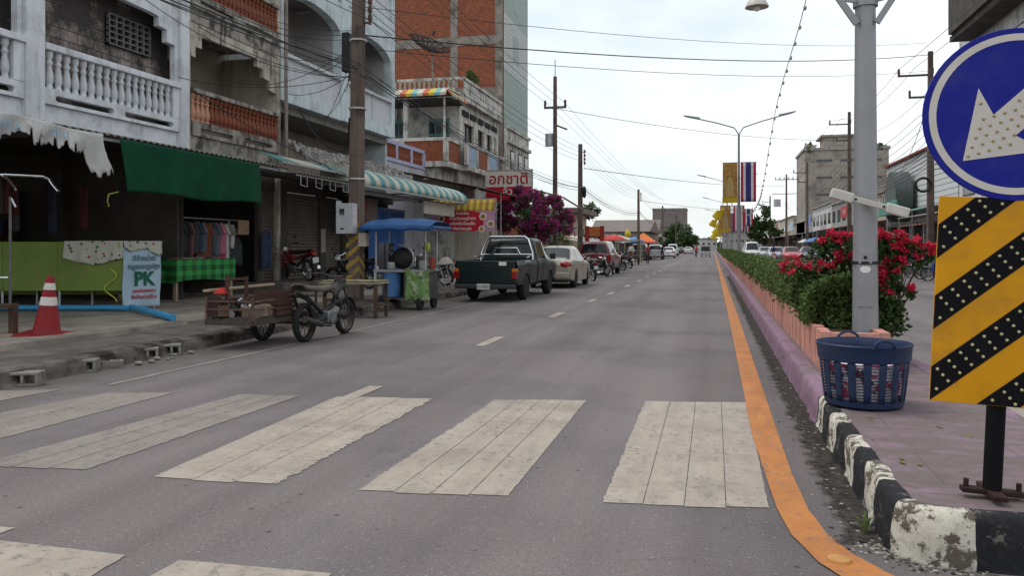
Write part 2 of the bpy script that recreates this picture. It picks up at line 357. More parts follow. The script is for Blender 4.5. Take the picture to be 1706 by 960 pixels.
# ================================================================ MEDIAN ISLAND
def purple(name, col, dark):
    b = NB(name); n = b.noise(3.4, 9, .72, b.vec((.8, 1.6, 1))); n2 = b.noise(14, 6, .7)
    c = b.mix(b.ramp(n, .34, .52), col, dark); c = b.mix(b.math('MULTIPLY', b.ramp(n2, .52, .7), .6), c, mul(dark, .65))
    t = b.n('ShaderNodeTexBrick'); t.inputs['Scale'].default_value = 1; t.inputs['Brick Width'].default_value = 1.1; t.inputs['Row Height'].default_value = .62; t.inputs['Mortar Size'].default_value = .006
    b.l(b.vec((1, 1, 1), 'xy0'), t.inputs['Vector'])
    c = b.mix(b.math('MULTIPLY', t.outputs['Fac'], .3), c, (.04, .03, .035))
    return b.fin(c, .8, b.math('SUBTRACT', n2, t.outputs['Fac']), .4, .008)
M_PTOP = purple('worn_purple_paving', (.225, .15, .19), (.145, .113, .109))
M_PKERB = pm('purple_kerb_paint', (.25, .155, .215), .8, .3, 7, dirt=(.15, .125, .12), dirt_amt=.9, dirt_scale=2.6, bump=.6)
def flaky(name, col, under, lo, hi):
    b = NB(name); n = b.noise(8.5, 12, .78); c = b.mix(b.ramp(n, lo, hi), col, under)
    c = b.mix(b.math('MULTIPLY', b.ramp(b.noise(22, 5), .5, .7), .35), c, mul(under, .5)); return b.fin(c, .85, n, .9, .02)
M_KW = flaky('flaking_white_kerb', (.60, .565, .48), (.12, .10, .082), .50, .53); M_KB = flaky('flaking_black_kerb', (.018, .018, .022), (.15, .135, .12), .565, .60)
x0, x1, yn, rc = .80, 2.06, 3.86, .22
path = [(x0, 200 - i * .9) for i in range(int((200 - 14) / .9))] + [(x0, 13 - i * .04) for i in range(int((13 - yn - rc) / .04))]
path += arc(x0 + rc, yn + rc, rc, 180, 270, 14) + [(x0 + rc + i * .04, yn) for i in range(1, int((x1 - x0 - 2 * rc) / .04))] + arc(x1 - rc, yn + rc, rc, 270, 360, 14)
path += [(x1, yn + rc + i * .04) for i in range(1, 200)] + [(x1, 12.6 + i * .9) for i in range(208)]
kp = [(.03, -.02), (.018, .04), (.004, .205), (-.012, .237), (-.035, .244), (-.14, .240)]
pts = [Vector((*p, 0)) for p in path]; vs = []; fs = []; ms = []; N = len(pts); m = len(kp) * 2 - 1
arcl = 0; lens = []
for k in range(N):
    if k: arcl += (pts[k] - pts[k - 1]).length
    lens.append(arcl)
    t = (pts[min(k + 1, N - 1)] - pts[max(k - 1, 0)]).normalized(); nr = Vector((t.y, -t.x, 0))      # outward: to the right of travel down-left-side... flipped below
    if k < 50: pass
    out_ = -nr if nr.dot(pts[k] - Vector((1.45, max(4.6, pts[k].y), 0))) < 0 else nr
    for j in range(m):
        a = j / 2; i = min(int(a), len(kp) - 2); f = a - i
        d, z = lerp(kp[i][0], kp[i + 1][0], f), lerp(kp[i][1], kp[i + 1][1], f); p = pts[k]
        chip = mnoise.noise((p.x * 4, p.y * 4, z * 7)) * .022 + mnoise.noise((p.x * 17, p.y * 17, z * 19)) * .014
        if p.y > 8: chip *= .5
        q = p + out_ * (d + chip); vs.append((q.x, q.y, z + chip * .4))
sL = next(l for l, p in zip(lens, path) if p[1] < 6.75); sN = next(l for l, p in zip(lens, path) if p[1] < yn + .001) + .05
def kcol(l, p):
    if l < sL: return 0
    return 1 + (int((sN - l) / .335 + 100.0) + 1) % 2 if l < sN else (1 + int((l - sN) / .36) % 2 if l < sN + 1.1 else 0)
for k in range(N - 1):
    for j in range(m - 1): fs.append((k * m + j, (k + 1) * m + j, (k + 1) * m + j + 1, k * m + j + 1)); ms.append(kcol(lens[k], path[k]) if j < m - 2 else (3 if lens[k] > sL and path[k][1] < 8 else 0))
mb = MB(); mb.add(vs, fs, True); mb.m = ms; struct('median_kerb', mb, [M_PKERB, M_KB, M_KW, M_PTOP], ang=60)
inner = [(p.x, p.y) for p in pts]; 
mb = MB(); mb.box(x0 + .10, x1 - .10, yn + .30, 200, .02, .238)
mb.box(x0 + .28, x1 - .28, yn + .10, yn + .30, .02, .2375)
for sx_ in (x0 + .29, x1 - .29): mb.cyl((sx_, yn + .30, .02), (sx_, yn + .30, .237), .19, n=24)
struct('median_paving', mb, M_PTOP)
# ================================================================ LEFT SIDE BUILDINGS (fronts in the plane x = -11.4)
FX_ = -11.4
BLACKM = (.035, .032, .03)
M_WP = pm('weathered_white_paint', (.68, .70, .74), .8, .1, 3, dirt=(.24, .23, .22), dirt_amt=.4, dirt_scale=2.2, streak=(.22, .21, .20), streak_amt=.4)
M_CREAM = pm('mouldy_cream_paint', (.50, .455, .375), .85, .2, 3, dirt=(.09, .085, .075), dirt_amt=.75, dirt_scale=1.6, streak=(.045, .042, .04), streak_amt=.9)
M_GRIME = pm('black_mould_concrete', (.34, .31, .27), .9, .3, 3, dirt=BLACKM, dirt_amt=.85, dirt_scale=2.4, streak=BLACKM, streak_amt=.95)
M_BLUE = pm('pale_blue_paint', (.57, .64, .665), .8, .08, 2, dirt=(.30, .33, .34), dirt_amt=.55, dirt_scale=1.7, streak=(.28, .29, .29), streak_amt=.6)
M_PANEL = pm('pale_grey_panel', (.56, .57, .60), .8, .1, 4, streak=(.32, .31, .31), streak_amt=.8)
M_TERRA = pm('terracotta', (.27, .085, .048), .8, .4, 4, dirt=(.10, .05, .04), dirt_amt=.6, dirt_scale=4)
M_TERRAL = pm('sunbleached_terracotta', (.50, .26, .17), .8, .25, 4)
M_DARK = pm('shade_dark_plaster', (.075, .066, .06), .9, .4, 1.2)  # darkened so the deep shade under the awnings sits in the colour
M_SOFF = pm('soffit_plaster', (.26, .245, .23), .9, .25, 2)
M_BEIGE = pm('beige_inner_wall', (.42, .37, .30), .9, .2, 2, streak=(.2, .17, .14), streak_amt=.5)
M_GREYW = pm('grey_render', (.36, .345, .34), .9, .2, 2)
M_BLOCK = tiles('sooty_block_wall', (.42, .35, .32), (.28, .235, .215), (.10, .09, .085), .42, .21, 'yz0', .013, dirt=(.045, .04, .038), dirt_amt=.95, dirt_scale=.6, lo=.43, hi=.53)
M_BRK = tiles('raw_red_brick', (.42, .12, .055), (.30, .08, .04), (.25, .14, .10), .24, .09, 'xz0', .012, dirt=(.15, .065, .045), dirt_amt=.55, dirt_scale=1.1, var=.45)
M_RAWC = pm('raw_concrete_frame', (.27, .235, .205), .9, .3, 2.5, dirt=(.07, .06, .055), dirt_amt=.7, dirt_scale=1.4)
M_TEAL = pm('teal_window_frame', (.12, .24, .23), .6, .2, 4)
M_GLASS = pm('dim_window_glass', (.03, .035, .04), .08, .1, 2, bump=0, spec=.6)
M_WOODD = pm('dark_wood', (.075, .045, .03), .7, .4, 5)
M_SHUT = None
def shutter_mat():
    b = NB('grey_brown_shutter'); sp = b.n('ShaderNodeSeparateXYZ'); b.l(b.tc.outputs['Object'], sp.inputs[0])
    h = b.math('SINE', b.math('MULTIPLY', sp.outputs[2], 70)); c = b.mix(b.ramp(b.noise(1.5, 5), .35, .7), (.12, .10, .085), (.20, .17, .145))
    return b.fin(c, .55, h, .9, .02, .2)
M_SHUT = shutter_mat()
def baluster_prof(h, r):
    return [(r * .9, 0), (r * .9, h * .04), (r * .7, h * .07), (r * .75, h * .14), (r, h * .2), (r * .95, h * .36), (r * .62, h * .55), (r * .55, h * .62), (r * .8, h * .66), (r * .8, h * .70), (r * .55, h * .74), (r * .6, h * .8), (r * .9, h * .86), (r * .9, h)]
def balusters(parent, x, ys, z0, z1, r, mats, axis='y', fixed=None):
    me0 = {}
    for i, y in enumerate(ys):
        m = mats(i) if callable(mats) else mats
        p = (x, y, z0) if axis == 'y' else (y, fixed, z0)
        if m.name not in me0:
            o = MB().lathe(baluster_prof(z1 - z0, r), p, 10, cap=False).build('baluster', m, parent); me0[m.name] = (o, Vector(p))
        else:
            s, p0 = me0[m.name]; o = s.copy(); COL.objects.link(o); o.parent = parent; o.location = Vector(p) - p0
def yrange(a, b, n): return [lerp(a, b, i / (n - 1)) for i in range(n)]
def slotband(mb, X0, X1, y0, y1, z0, z1, slots, zs0, zs1):
    """beam with rounded slots cut through it"""
    ys = y0
    for a, b in slots:
        mb.box(X0, X1, ys, a, z0, z1); mb.box(X0, X1, a, b, z0, zs0); mb.box(X0, X1, a, b, zs1, z1); ys = b
        r = (zs1 - zs0) / 2
        for yy, sgn in ((a, 1), (b, -1)):
            for s_ in (-1, 1):
                mb.prism([(yy, (zs0 + zs1) / 2 + s_ * r), (yy, (zs0 + zs1) / 2)] + [(yy + sgn * r * (1 - math.cos(R(t))), (zs0 + zs1) / 2 + s_ * r * math.sin(R(t))) for t in (20, 40, 60, 80)], X0 + .002, X1 - .002)
    mb.box(X0, X1, ys, y1, z0, z1)
def steps(y0, y1, zb, zt, left, right):
    """spandrel outline whose underside steps down at the corners"""
    return [(y0, zt)] + left + right + [(y1, zt)]

# ---- two white shophouses with balustrades (the nearest only partly in the frame)
def white_house(y0, y1, lab):
    t = thing('shophouse', lab, 'shophouse', (FX_, (y0 + y1) / 2, .24), 'shophouses on the left side')
    mb = MB(); mb.box(FX_ - .10, FX_ + .14, y1 - .30, y1 - .001, 3.55, 10.4)
    if y0 < 9: mb.box(FX_ - .10, FX_ + .14, y0, y0 + .2, 3.55, 10.4)
    else: mb.box(FX_ - .10, FX_ + .12, y0 + .001, y0 + .12, 3.6, 10.4)
    for q in range(0, len(mb.v), 8): MB().add(mb.v[q:q + 8], mb.f[:6]).build('pillar', M_WP, t, bev=.012)
    a, b = y0 + .12, y1 - .301
    mb = MB(); slotband(mb, FX_ - .02, FX_ + .10, a, b, 3.92, 4.20, [(a + .25, (a + b) / 2 - .15), ((a + b) / 2 + .15, b - .2)], 3.985, 4.095)
    mb.box(FX_ - .05, FX_ + .03, a, b, 3.55, 3.918)
    mb.box(FX_ - 1.6, FX_ - .05, a, b, 3.80, 3.90); mb.build('balcony_floor', M_WP, t, bev=.01)
    MB().box(FX_ - .06, FX_ + .16, a, b, 4.86, 4.98).build('handrail', M_WP, t, bev=.015)
    MB().box(FX_ - .04, FX_ + .11, b - .22, b, 4.2, 4.86).build('rail_post', M_WP, t, bev=.01)
    balusters(t, FX_ + .04, yrange(a + .16, b - .34, 17), 4.2, 4.86, .072, M_WP)
    MB().box(FX_ - .55, FX_ - .40, y0 + .05, y1 - .05, 3.9, 7.2).build('wall', M_BLOCK, t)
    # ventilation grille of hollow blocks
    g = MB(); g0, gz = y1 - 1.95, 5.48
    for i in range(7): g.box(FX_ - .40, FX_ - .30, g0 + i * .2, g0 + i * .2 + .035, gz, gz + .62)
    for j in range(6): g.box(FX_ - .395, FX_ - .305, g0 - .0, g0 + 1.235, gz + j * .12, gz + j * .12 + .03)
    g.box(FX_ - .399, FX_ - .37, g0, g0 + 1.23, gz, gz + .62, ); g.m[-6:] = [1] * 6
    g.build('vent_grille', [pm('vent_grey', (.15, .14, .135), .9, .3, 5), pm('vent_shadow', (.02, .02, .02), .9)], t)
    L_ = [(a, 6.42), (a + .02, 6.42)]; 
    sp = [(a, 7.9), (a, 6.38), (b - .85, 6.30), (b - .62, 6.28), (b - .62, 6.08), (b - .36, 6.06), (b - .36, 5.80), (b - .10, 5.78), (b - .10, 4.99), (b, 4.99), (b, 7.9)]
    MB().prism(sp, FX_ - .08, FX_ + .06).build('spandrel', M_WP, t, bev=.01)
    MB().box(FX_ - .1, FX_ + .2, a, b, 7.9, 8.4).build('cornice', M_WP, t)
    MB().box(-19, FX_ - .55, y0, y1, 8.0, 8.2).build('roof', M_WP, t)
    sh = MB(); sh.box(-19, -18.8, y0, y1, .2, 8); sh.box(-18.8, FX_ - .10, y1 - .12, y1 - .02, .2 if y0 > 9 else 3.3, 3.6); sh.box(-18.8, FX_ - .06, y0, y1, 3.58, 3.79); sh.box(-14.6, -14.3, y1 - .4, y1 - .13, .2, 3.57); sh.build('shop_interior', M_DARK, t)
    return t
white_house(7.3, 11.5, 'white shophouse cut off by the left edge of the view')
white_house(11.5, 15.58, 'white shophouse with blackened block infill behind its white balustrade')
# a shelf inside the shop
t = thing('shop_shelf', 'dim reddish shelf deep inside the open shop behind the lime counter', 'shelf', (-15.5, 13.0, .24))
mb = MB()
for z in (.9, 1.6, 2.3): mb.box(-15.9, -15.4, 10.2, 15.0, z, z + .05)
for y in (10.2, 12.6, 15.0): mb.box(-15.9, -15.4, y - .03, y + .03, .24, 2.7)
mb.build('rack', M_WOODD, t)
random.seed(5)
gm = [('red', (.20, .05, .04)), ('brown', (.15, .09, .05)), ('grey', (.2, .2, .19)), ('blue', (.05, .08, .16))]
for z in (.95, 1.65, 2.35):
    for k in range(12):
        y = 10.3 + k * .39; h = random.uniform(.15, .4); q = random.randrange(4)
        tag(MB().box(-15.75, -15.5, y, y + random.uniform(.18, .32), z, z + h).build('packet', pm('dull_%s_goods' % gm[q][0], gm[q][1], .7)), 'dull %s packet standing on the dim shelf inside the open shop' % gm[q][0], 'packet', '%s packets on the dim shop shelf' % gm[q][0])

rr = random.Random(17)
for k in range(10):
    y = 10.6 + k * .46; x = -13.2 - rr.uniform(0, 1.2); h = rr.uniform(.5, 1.0); z = 2.75
    mb = MB(); mb.grid(lambda u, v: (x + .05 * math.sin(u * 9 + k), y + (u - .5) * .34 * (.7 + .3 * v), z - h * v - .05 * math.sin(u * 3.1)), 8, 8)
    tag(mb.build('hanging_cloth', pm('dim_cloth_%d' % (k % 3), [(.16, .05, .05), (.12, .11, .11), (.07, .08, .12)][k % 3], .9), solid=.01), 'dim %s cloth hanging in the dark shop behind the lime counter' % ['red', 'grey', 'navy'][k % 3], 'cloth', 'dim %s cloths hanging in the dark shop' % ['red', 'grey', 'navy'][k % 3])
# ---- cream shophouse with terracotta balusters
t = thing('shophouse', 'mouldy cream shophouse with two rows of terracotta balusters', 'shophouse', (FX_, 17.55, .24), 'shophouses on the left side')
y0, y1 = 15.58, 19.58
mb = MB(); mb.box(FX_ - .1, FX_ + .06, y0 + .002, y0 + .14, 3.6, 11); mb.build('pillar', M_CREAM, t, bev=.01); MB().box(FX_ - .1, FX_ + .06, y1 - .16, y1 - .002, .2, 11).build('pillar', M_CREAM, t, bev=.01)
a, b = y0 + .14, y1 - .16
for z, nm in ((3.98, 0), (6.88, 1)):
    mb = MB(); slotband(mb, FX_ - .02, FX_ + .10, a, b, z - .06, z + .27, [(a + .3, (a + b) / 2 - .25), ((a + b) / 2 + .25, b - .3)], z + .03, z + .13)
    mb.box(FX_ - .06, FX_ + .05, a, b, z - .38, z - .061); mb.box(FX_ - 1.6, FX_ - .061, a, b, z - .22, z - .08); mb.build('balcony_floor', M_GRIME, t, bev=.01)
    MB().box(FX_ - .06, FX_ + .14, a, b, z + .90, z + 1.0).build('handrail', M_GRIME, t, bev=.012)
    balusters(t, FX_ + .03, yrange(a + .09, b - .09, 21), z + .27, z + .90, .078, (lambda i: M_TERRAL if i < 4 else M_TERRA) if not nm else M_TERRA)
mb = MB().prism([(a, 6.50), (a, 5.72), (a + .22, 5.70), (a + .22, 5.95), (a + .45, 5.95), (a + .45, 6.22), (b - .95, 6.26), (b - .95, 6.06), (b - .66, 6.02), (b - .66, 5.82), (b - .35, 5.78), (b - .35, 5.55), (b, 5.50), (b, 6.50)], FX_ - .08, FX_ + .03); mb.build('spandrel', M_CREAM, t, bev=.01)
mb = MB().box(FX_ - 1.7, FX_ - 1.6, y0 + .05, y1 - .05, 3.8, 11); mb.mat(1).box(FX_ - 1.6, FX_ - 1.56, a + .2, a + 1.9, 3.9, 6.0); mb.box(FX_ - 1.6, FX_ - .1, y1 - .2, y1 - .165, 3.9, 6.5); mb.m[-6:] = [0] * 6; mb.build('wall', [M_BEIGE, M_WOODD], t)
mb = MB()
for i in range(7): mb.box(FX_ - 1.56, FX_ - 1.54, a + .25 + i * .24, a + .43 + i * .24, 4.0, 5.9)
mb.build('balcony_door', M_WOODD, t)
MB().box(-19, FX_ - .1, y0, y1, 10.8, 11).build('roof', M_CREAM, t)
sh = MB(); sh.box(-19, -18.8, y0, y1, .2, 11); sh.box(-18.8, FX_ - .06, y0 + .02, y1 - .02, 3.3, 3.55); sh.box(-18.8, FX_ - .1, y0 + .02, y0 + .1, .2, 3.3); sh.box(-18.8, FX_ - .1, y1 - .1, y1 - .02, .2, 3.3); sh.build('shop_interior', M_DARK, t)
mb = MB().box(FX_ - .1, FX_ - .04, 18.75, 19.40, .24, 2.9); mb.build('roller_shutter', M_SHUT, t)
mb = MB().box(FX_ - .1, FX_ - .0, 18.55, 18.73, .24, 3.29); mb.box(FX_ - .1, FX_ - .02, 18.73, 19.42, 2.9, 3.29); mb.build('shop_pillar', M_DARK, t)
# drain pipe between the cream and blue houses
tag(MB().cyl((FX_ + .2, 19.62, 3.5), (FX_ + .2, 19.62, 11), .05, n=10).build('drain_pipe', M_RAWC), 'thin black-stained drain pipe between the cream and pale blue shophouses', 'pipe')

# ---- pale blue building with arched balconies
t = thing('shophouse', 'pale blue three-storey shophouse with wide arched balcony openings', 'shophouse', (FX_, 23.65, .24), 'shophouses on the left side')
Y0, Y1 = 19.66, 27.72
def arch_sp(a, b, zs, zc, zt):
    n = 18; return [(a, zt), (a, zs)] + [(lerp(a, b, .5 - .5 * math.cos(math.pi * i / n)), zs + (zc - zs) * math.sin(math.pi * i / n) ** .9) for i in range(1, n)] + [(b, zs), (b, zt)]
for yy in ((Y0, Y0 + .16), (23.35, 23.85), (Y1 - .30, Y1)):
    MB().box(FX_ - .3, FX_ + .02, yy[0], yy[1], 5.42, 12.2).build('pillar', M_BLUE, t, bev=.008)
for a, b in ((Y0 + .16, 23.35), (23.85, Y1 - .30)):
    mb = MB().prism(arch_sp(a, b, 8.02, 8.58, 9.18), FX_ - .28, FX_ + .0); mb.build('arch_spandrel', M_BLUE, t, bev=.01)
    MB().box(FX_ - .22, FX_ - .06, a, b, 5.78, 6.66).build('parapet_panel', M_PANEL, t)
    MB().box(FX_ - .24, FX_ + .05, a, b, 6.66, 6.76).build('parapet_cap', M_PANEL, t, bev=.01)
    MB().box(FX_ - .26, FX_ + .01, a, b, 5.40, 5.78).build('balcony_edge', M_BLUE, t, bev=.01)
    MB().box(FX_ - .22, FX_ - .06, a, b, 9.6, 10.4).build('parapet_panel', M_PANEL, t)
    MB().box(FX_ - .26, FX_ + .03, a, b, 9.181, 9.6).build('balcony_edge', M_BLUE, t, bev=.01)
    mb = MB().prism(arch_sp(a, b, 11.4, 11.9, 12.2), FX_ - .28, FX_); mb.build('arch_spandrel', M_BLUE, t)
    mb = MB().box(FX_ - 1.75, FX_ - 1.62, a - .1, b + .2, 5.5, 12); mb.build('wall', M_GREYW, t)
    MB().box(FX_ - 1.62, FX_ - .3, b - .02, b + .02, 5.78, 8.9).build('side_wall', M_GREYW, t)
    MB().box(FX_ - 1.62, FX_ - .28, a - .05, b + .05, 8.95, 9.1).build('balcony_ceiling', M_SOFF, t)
    mb = MB().box(FX_ - 1.62, FX_ - 1.56, b - .9, b - .3, 6.6, 7.5); f = mb.build('window', M_GREYW, t)
    MB().box(FX_ - 1.558, FX_ - 1.55, b - .86, b - .62, 6.65, 7.45).build('pane', M_GLASS, f); MB().box(FX_ - 1.558, FX_ - 1.55, b - .57, b - .34, 6.65, 7.45).build('pane', M_GLASS, f)
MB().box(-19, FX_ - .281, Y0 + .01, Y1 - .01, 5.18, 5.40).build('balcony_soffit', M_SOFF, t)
mb = MB(); mb.box(-19, FX_ - .3, Y1 - .12, Y1 - .002, .2, 12.2); mb.box(-19, -18.8, Y0, Y1 - .13, .2, 12.2); mb.build('party_wall', M_BLUE, t)
MB().box(-19, FX_ - .02, Y0 + .01, Y1 - .13, 12.2, 12.4).build('roof', M_BLUE, t)
mb = MB().box(FX_ - 2.0, FX_ - 1.9, Y0, Y1 - .13, .2, 5.17); mb.mat(1).box(FX_ - 1.9, FX_ - 1.86, 20.2, 21.4, 3.7, 5.0); mb.build('ground_floor_wall', [M_BEIGE, M_DARK], t)
mb = MB(); mb.box(FX_ - .12, FX_ - .06, 20.0, 21.9, .24, 2.9); mb.build('roller_shutter', M_SHUT, t)
mb = MB(); mb.box(FX_ - .12, FX_ - .06, 22.3, 23.4, .24, 2.9); mb.build('roller_shutter', M_SHUT, t)
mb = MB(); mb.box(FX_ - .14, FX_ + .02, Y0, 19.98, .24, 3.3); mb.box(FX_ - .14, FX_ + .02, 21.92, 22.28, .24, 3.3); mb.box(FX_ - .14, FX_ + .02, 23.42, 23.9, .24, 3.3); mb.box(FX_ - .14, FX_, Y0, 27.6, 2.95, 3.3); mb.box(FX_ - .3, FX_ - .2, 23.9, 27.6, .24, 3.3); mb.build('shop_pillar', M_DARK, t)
tag(MB().box(FX_ + .021, FX_ + .03, 21.96, 22.24, 1.25, 1.95).build('wall_notice', pm('notice_paper', (.35, .29, .26), .8)), 'faded paper notice on the pillar between the shutters', 'notice')

# ---- little house in the gap with a red and lilac balustrade
t = thing('house', 'low white house with a lilac and red balcony rail beside the blue shophouse', 'house', (-13.4, 30.3, .24))
mb = MB().box(-18, -12.2, 28.2, 33.0, .2, 4.75); mb.build('wall', pm('lilac_white_paint', (.52, .52, .58), .8, .15, 3, dirt=(.25, .24, .24), streak=(.2, .2, .2)), t)
mb = MB(); mb.box(-12.3, -12.15, 28.2, 33.0, 4.76, 4.9); mb.box(-12.3, -12.15, 28.2, 33.0, 5.45, 5.6)
for y in (28.25, 29.8, 31.4, 32.95): mb.box(-12.32, -12.13, y - .1, y + .1, 4.9, 5.45)
mb.build('balcony_rail', pm('lilac_paint', (.42, .42, .58), .8, .2, 3), t)
balusters(t, -12.22, [28.5 + i * .2 for i in range(22)], 4.9, 5.45, .07, M_TERRA)

# ---- corner house
t = thing('shophouse', 'stained two-storey corner shophouse with an orange and blue balcony', 'shophouse', (FX_, 38.9, .24), 'shophouses on the left side')
M_CW = pm('stained_white_render', (.60, .575, .53), .85, .2, 2.5, dirt=(.15, .14, .13), dirt_amt=.7, dirt_scale=1.4, streak=(.06, .055, .05), streak_amt=.9)
M_ORP = pm('orange_brick_panel', (.27, .085, .045), .8, .35, 7); M_LBP = pm('pale_blue_breeze_panel', (.34, .43, .55), .8, .3, 6)
ys = [35.6, 36.3, 37.9, 38.6, 39.7, 40.3, 41.2, 41.7, 42.5]
mb = MB()
for i in range(0, 8, 2): mb.box(FX_ - .25, FX_, ys[i], ys[i + 1] if i < 7 else 42.5, 3.2, 8.2)
mb.box(FX_ - .25, FX_, 42.2, 42.5, 3.2, 8.2)
for i in (1, 3, 5): mb.box(FX_ - .25, FX_ - .02, ys[i], ys[i + 1], 3.2, 5.9); mb.box(FX_ - .25, FX_ - .02, ys[i], ys[i + 1], 7.3, 8.2)
mb.box(FX_ - .25, FX_ - .02, 41.7, 42.2, 3.2, 5.9); mb.box(FX_ - .25, FX_ - .02, 41.7, 42.2, 7.3, 8.2)
mb.box(-19, FX_ - .25, 35.6, 35.8, .2, 8.2); mb.box(-19, -18.8, 35.8, 42.5, .2, 8.2); mb.box(-19, FX_ - .25, 42.3, 42.5, .2, 8.2); mb.box(-19, FX_ + .25, 35.4, 42.5, 8.2, 8.42)
mb.build('wall', M_CW, t, bev=.01)
for i in (1, 3, 5, 7):
    a, b = ys[i], min(ys[i + 1], 42.2)
    wdw = MB(); wdw.box(FX_ - .2, FX_ - .12, a, a + .0605, 5.9, 7.3); wdw.box(FX_ - .2, FX_ - .12, b - .0605, b, 5.9, 7.3); wdw.box(FX_ - .2, FX_ - .12, a + .06, b - .06, 5.9, 5.96); wdw.box(FX_ - .2, FX_ - .12, a + .06, b - .06, 7.24, 7.3); wdw.box(FX_ - .2, FX_ - .12, (a + b) / 2 - .03, (a + b) / 2 + .03, 5.96, 7.24)
    wo = wdw.build('window', M_WOODD, t); MB().box(FX_ - .19, FX_ - .17, a + .06, b - .06, 5.96, 7.3).build('pane', M_GLASS, wo)
# roof balustrade, with vents below it
for (p, q) in (((FX_ + .18, 35.45), (FX_ + .18, 42.45)), ((-17.5, 35.45), (FX_ + .05, 35.45))):
    mb = MB(); mb.beam((*p, 9.22), (*q, 9.22), .2, .12); mb.beam((*p, 8.5), (*q, 8.5), .2, .14); mb.build('roof_rail', M_CW, t)
balusters(t, 0, [-17.4 + i * .24 for i in range(25)], 8.57, 9.16, .085, M_CW, 'x', 35.45)
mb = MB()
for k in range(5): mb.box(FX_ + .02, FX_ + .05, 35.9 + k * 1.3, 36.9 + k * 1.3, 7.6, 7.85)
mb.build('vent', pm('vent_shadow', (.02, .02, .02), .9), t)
mb = MB(); mb.box(FX_ + .16, FX_ + .22, 35.7, 42.4, 8.58, 9.15); mb.build('roof_parapet', M_CW, t)
# side balcony (towards the viewer) and front balcony
mb = MB(); mb.box(-17.5, FX_ + .1, 33.5, 35.6, 4.95, 5.2); mb.box(FX_ - .25, FX_ + .45, 35.6, 42.5, 4.95, 5.2); mb.box(-14.0, FX_ - .4, 33.8, 35.6, 4.4, 4.94)
mb.build('balcony_floor', M_CW, t, bev=.015)
mb = MB(); mb.box(-17.5, FX_ + .12, 33.46, 33.62, 6.1, 6.25); mb.box(FX_ - .02, FX_ + .13, 33.62, 35.6, 6.1, 6.25); mb.box(FX_ + .3, FX_ + .46, 35.4, 42.5, 6.1, 6.25)
for x in (-17.4, -15.3, -13.4, FX_ + .02): mb.box(x - .1, x + .1, 33.44, 33.64, 5.2, 6.1)
for y in (35.45, 37.0, 38.9, 40.8, 42.4): mb.box(FX_ + .29, FX_ + .47, y - .1, y + .1, 5.2, 6.1)
mb.build('balcony_rail', M_CW, t, bev=.01)
for q in ((-13.3, FX_ - .1, 33.5, 33.58), (FX_ + .0, FX_ + .08, 33.66, 35.35), (FX_ + .34, FX_ + .42, 37.1, 38.8)): MB().box(*q, 5.2, 6.1).build('orange_panel', M_ORP, t)
for q in ((-17.3, -13.5, 33.5, 33.58), (FX_ + .34, FX_ + .42, 35.55, 36.9), (FX_ + .34, FX_ + .42, 39.0, 40.7)): MB().box(*q, 5.2, 6.1).build('blue_panel', M_LBP, t)
for x0_, x1_ in ((-16.5, -15.4), (-15.2, -14.0), (-12.9, -11.9)):
    f = MB().box(x0_, x1_, 35.53, 35.58, 5.25, 7.4).build('balcony_window', M_TEAL, t); mb = MB()
    n = 3
    for i in range(n):
        for j in range(3):
            ww = (x1_ - x0_) / n; mb.box(x0_ + i * ww + .04, x0_ + (i + 1) * ww - .04, 35.515, 35.529, 5.4 + j * .65, 5.95 + j * .65)
    mb.build('panes', M_GLASS, f)
MB().box(-13.4, -13.2, 33.6, 33.8, 6.25, 8.0).build('balcony_post', M_CW, t); MB().box(-11.5, -11.42, 33.55, 33.63, 6.25, 8.0).build('balcony_post', M_CW, t)
MB().box(-17.5, FX_ + .2, 33.6, 35.5, 7.95, 8.0).build('balcony_ceiling', M_DARK, t)
# striped awning over the side balcony
cols = [(.52, .13, .06), (.62, .45, .06), (.20, .42, .42), (.55, .50, .42)]
mb = MB()
for k in range(24):
    x = -17.6 + k * .265; mb.mat(k % 4); mb.prism([(33.1, 8.02), (33.1, 8.14), (33.5, 8.40), (35.2, 8.45), (35.2, 8.40), (33.52, 8.35), (33.14, 8.02)], x, x + .265)
for k in range(10):
    y = 33.12 + k * .24; mb.mat(k % 4); mb.prism([(FX_ + .38, 8.02), (FX_ + .38, 8.14), (FX_ + .18, 8.3), (FX_ + .14, 8.3)], y, y + .24, 'y')
mb.build('striped_awning', [pm('awning_stripe_%d' % i, c, .7, .2, 3) for i, c in enumerate(cols)], t)
mb = MB(); mb.box(FX_ - 3, FX_ - .1, 35.8, 42.3, 3.0, 3.2); mb.box(FX_ - .25, FX_ - .05, 35.6, 42.5, .2, 3.2); mb.build('ground_floor_wall', M_BEIGE, t)

# ---- tall unfinished brick tower
t = thing('brick_tower', 'tall building with raw red brick side and pale tiled front', 'building', (FX_, 46.6, .2))
MB().box(-30, FX_ - .02, 43.8, 49.5, .2, 24).build('wall', M_BRK, t)
mb = MB()
for x in (FX_ - .30, -14.35, -20.6, -27): mb.box(x - .22, x + .22, 43.76, 43.85, .2, 24)
for z in (4.0, 7.25, 10.2, 13.15, 16.1, 19.0): mb.box(-30, FX_ - .1, 43.755, 43.86, z - .26, z + .26)
mb.build('concrete_frame', M_RAWC, t)
M_GT = tiles('pale_green_tile', (.42, .50, .46), (.44, .52, .48), (.34, .40, .37), .6, .3, 'yz0', .02); M_WT = tiles('pale_white_tile', (.62, .64, .62), (.6, .62, .6), (.45, .47, .46), .6, .3, 'yz0', .02)
mb = MB()
for k, (a, b) in enumerate(((8.1, 11.4), (11.4, 14.6), (14.6, 18.2), (18.2, 24))): mb.mat(k % 2).box(FX_ - .018, FX_ + .05, 43.8, 49.5, a, b)
mb.build('front_cladding', [M_GT, M_WT], t)
mb = MB()
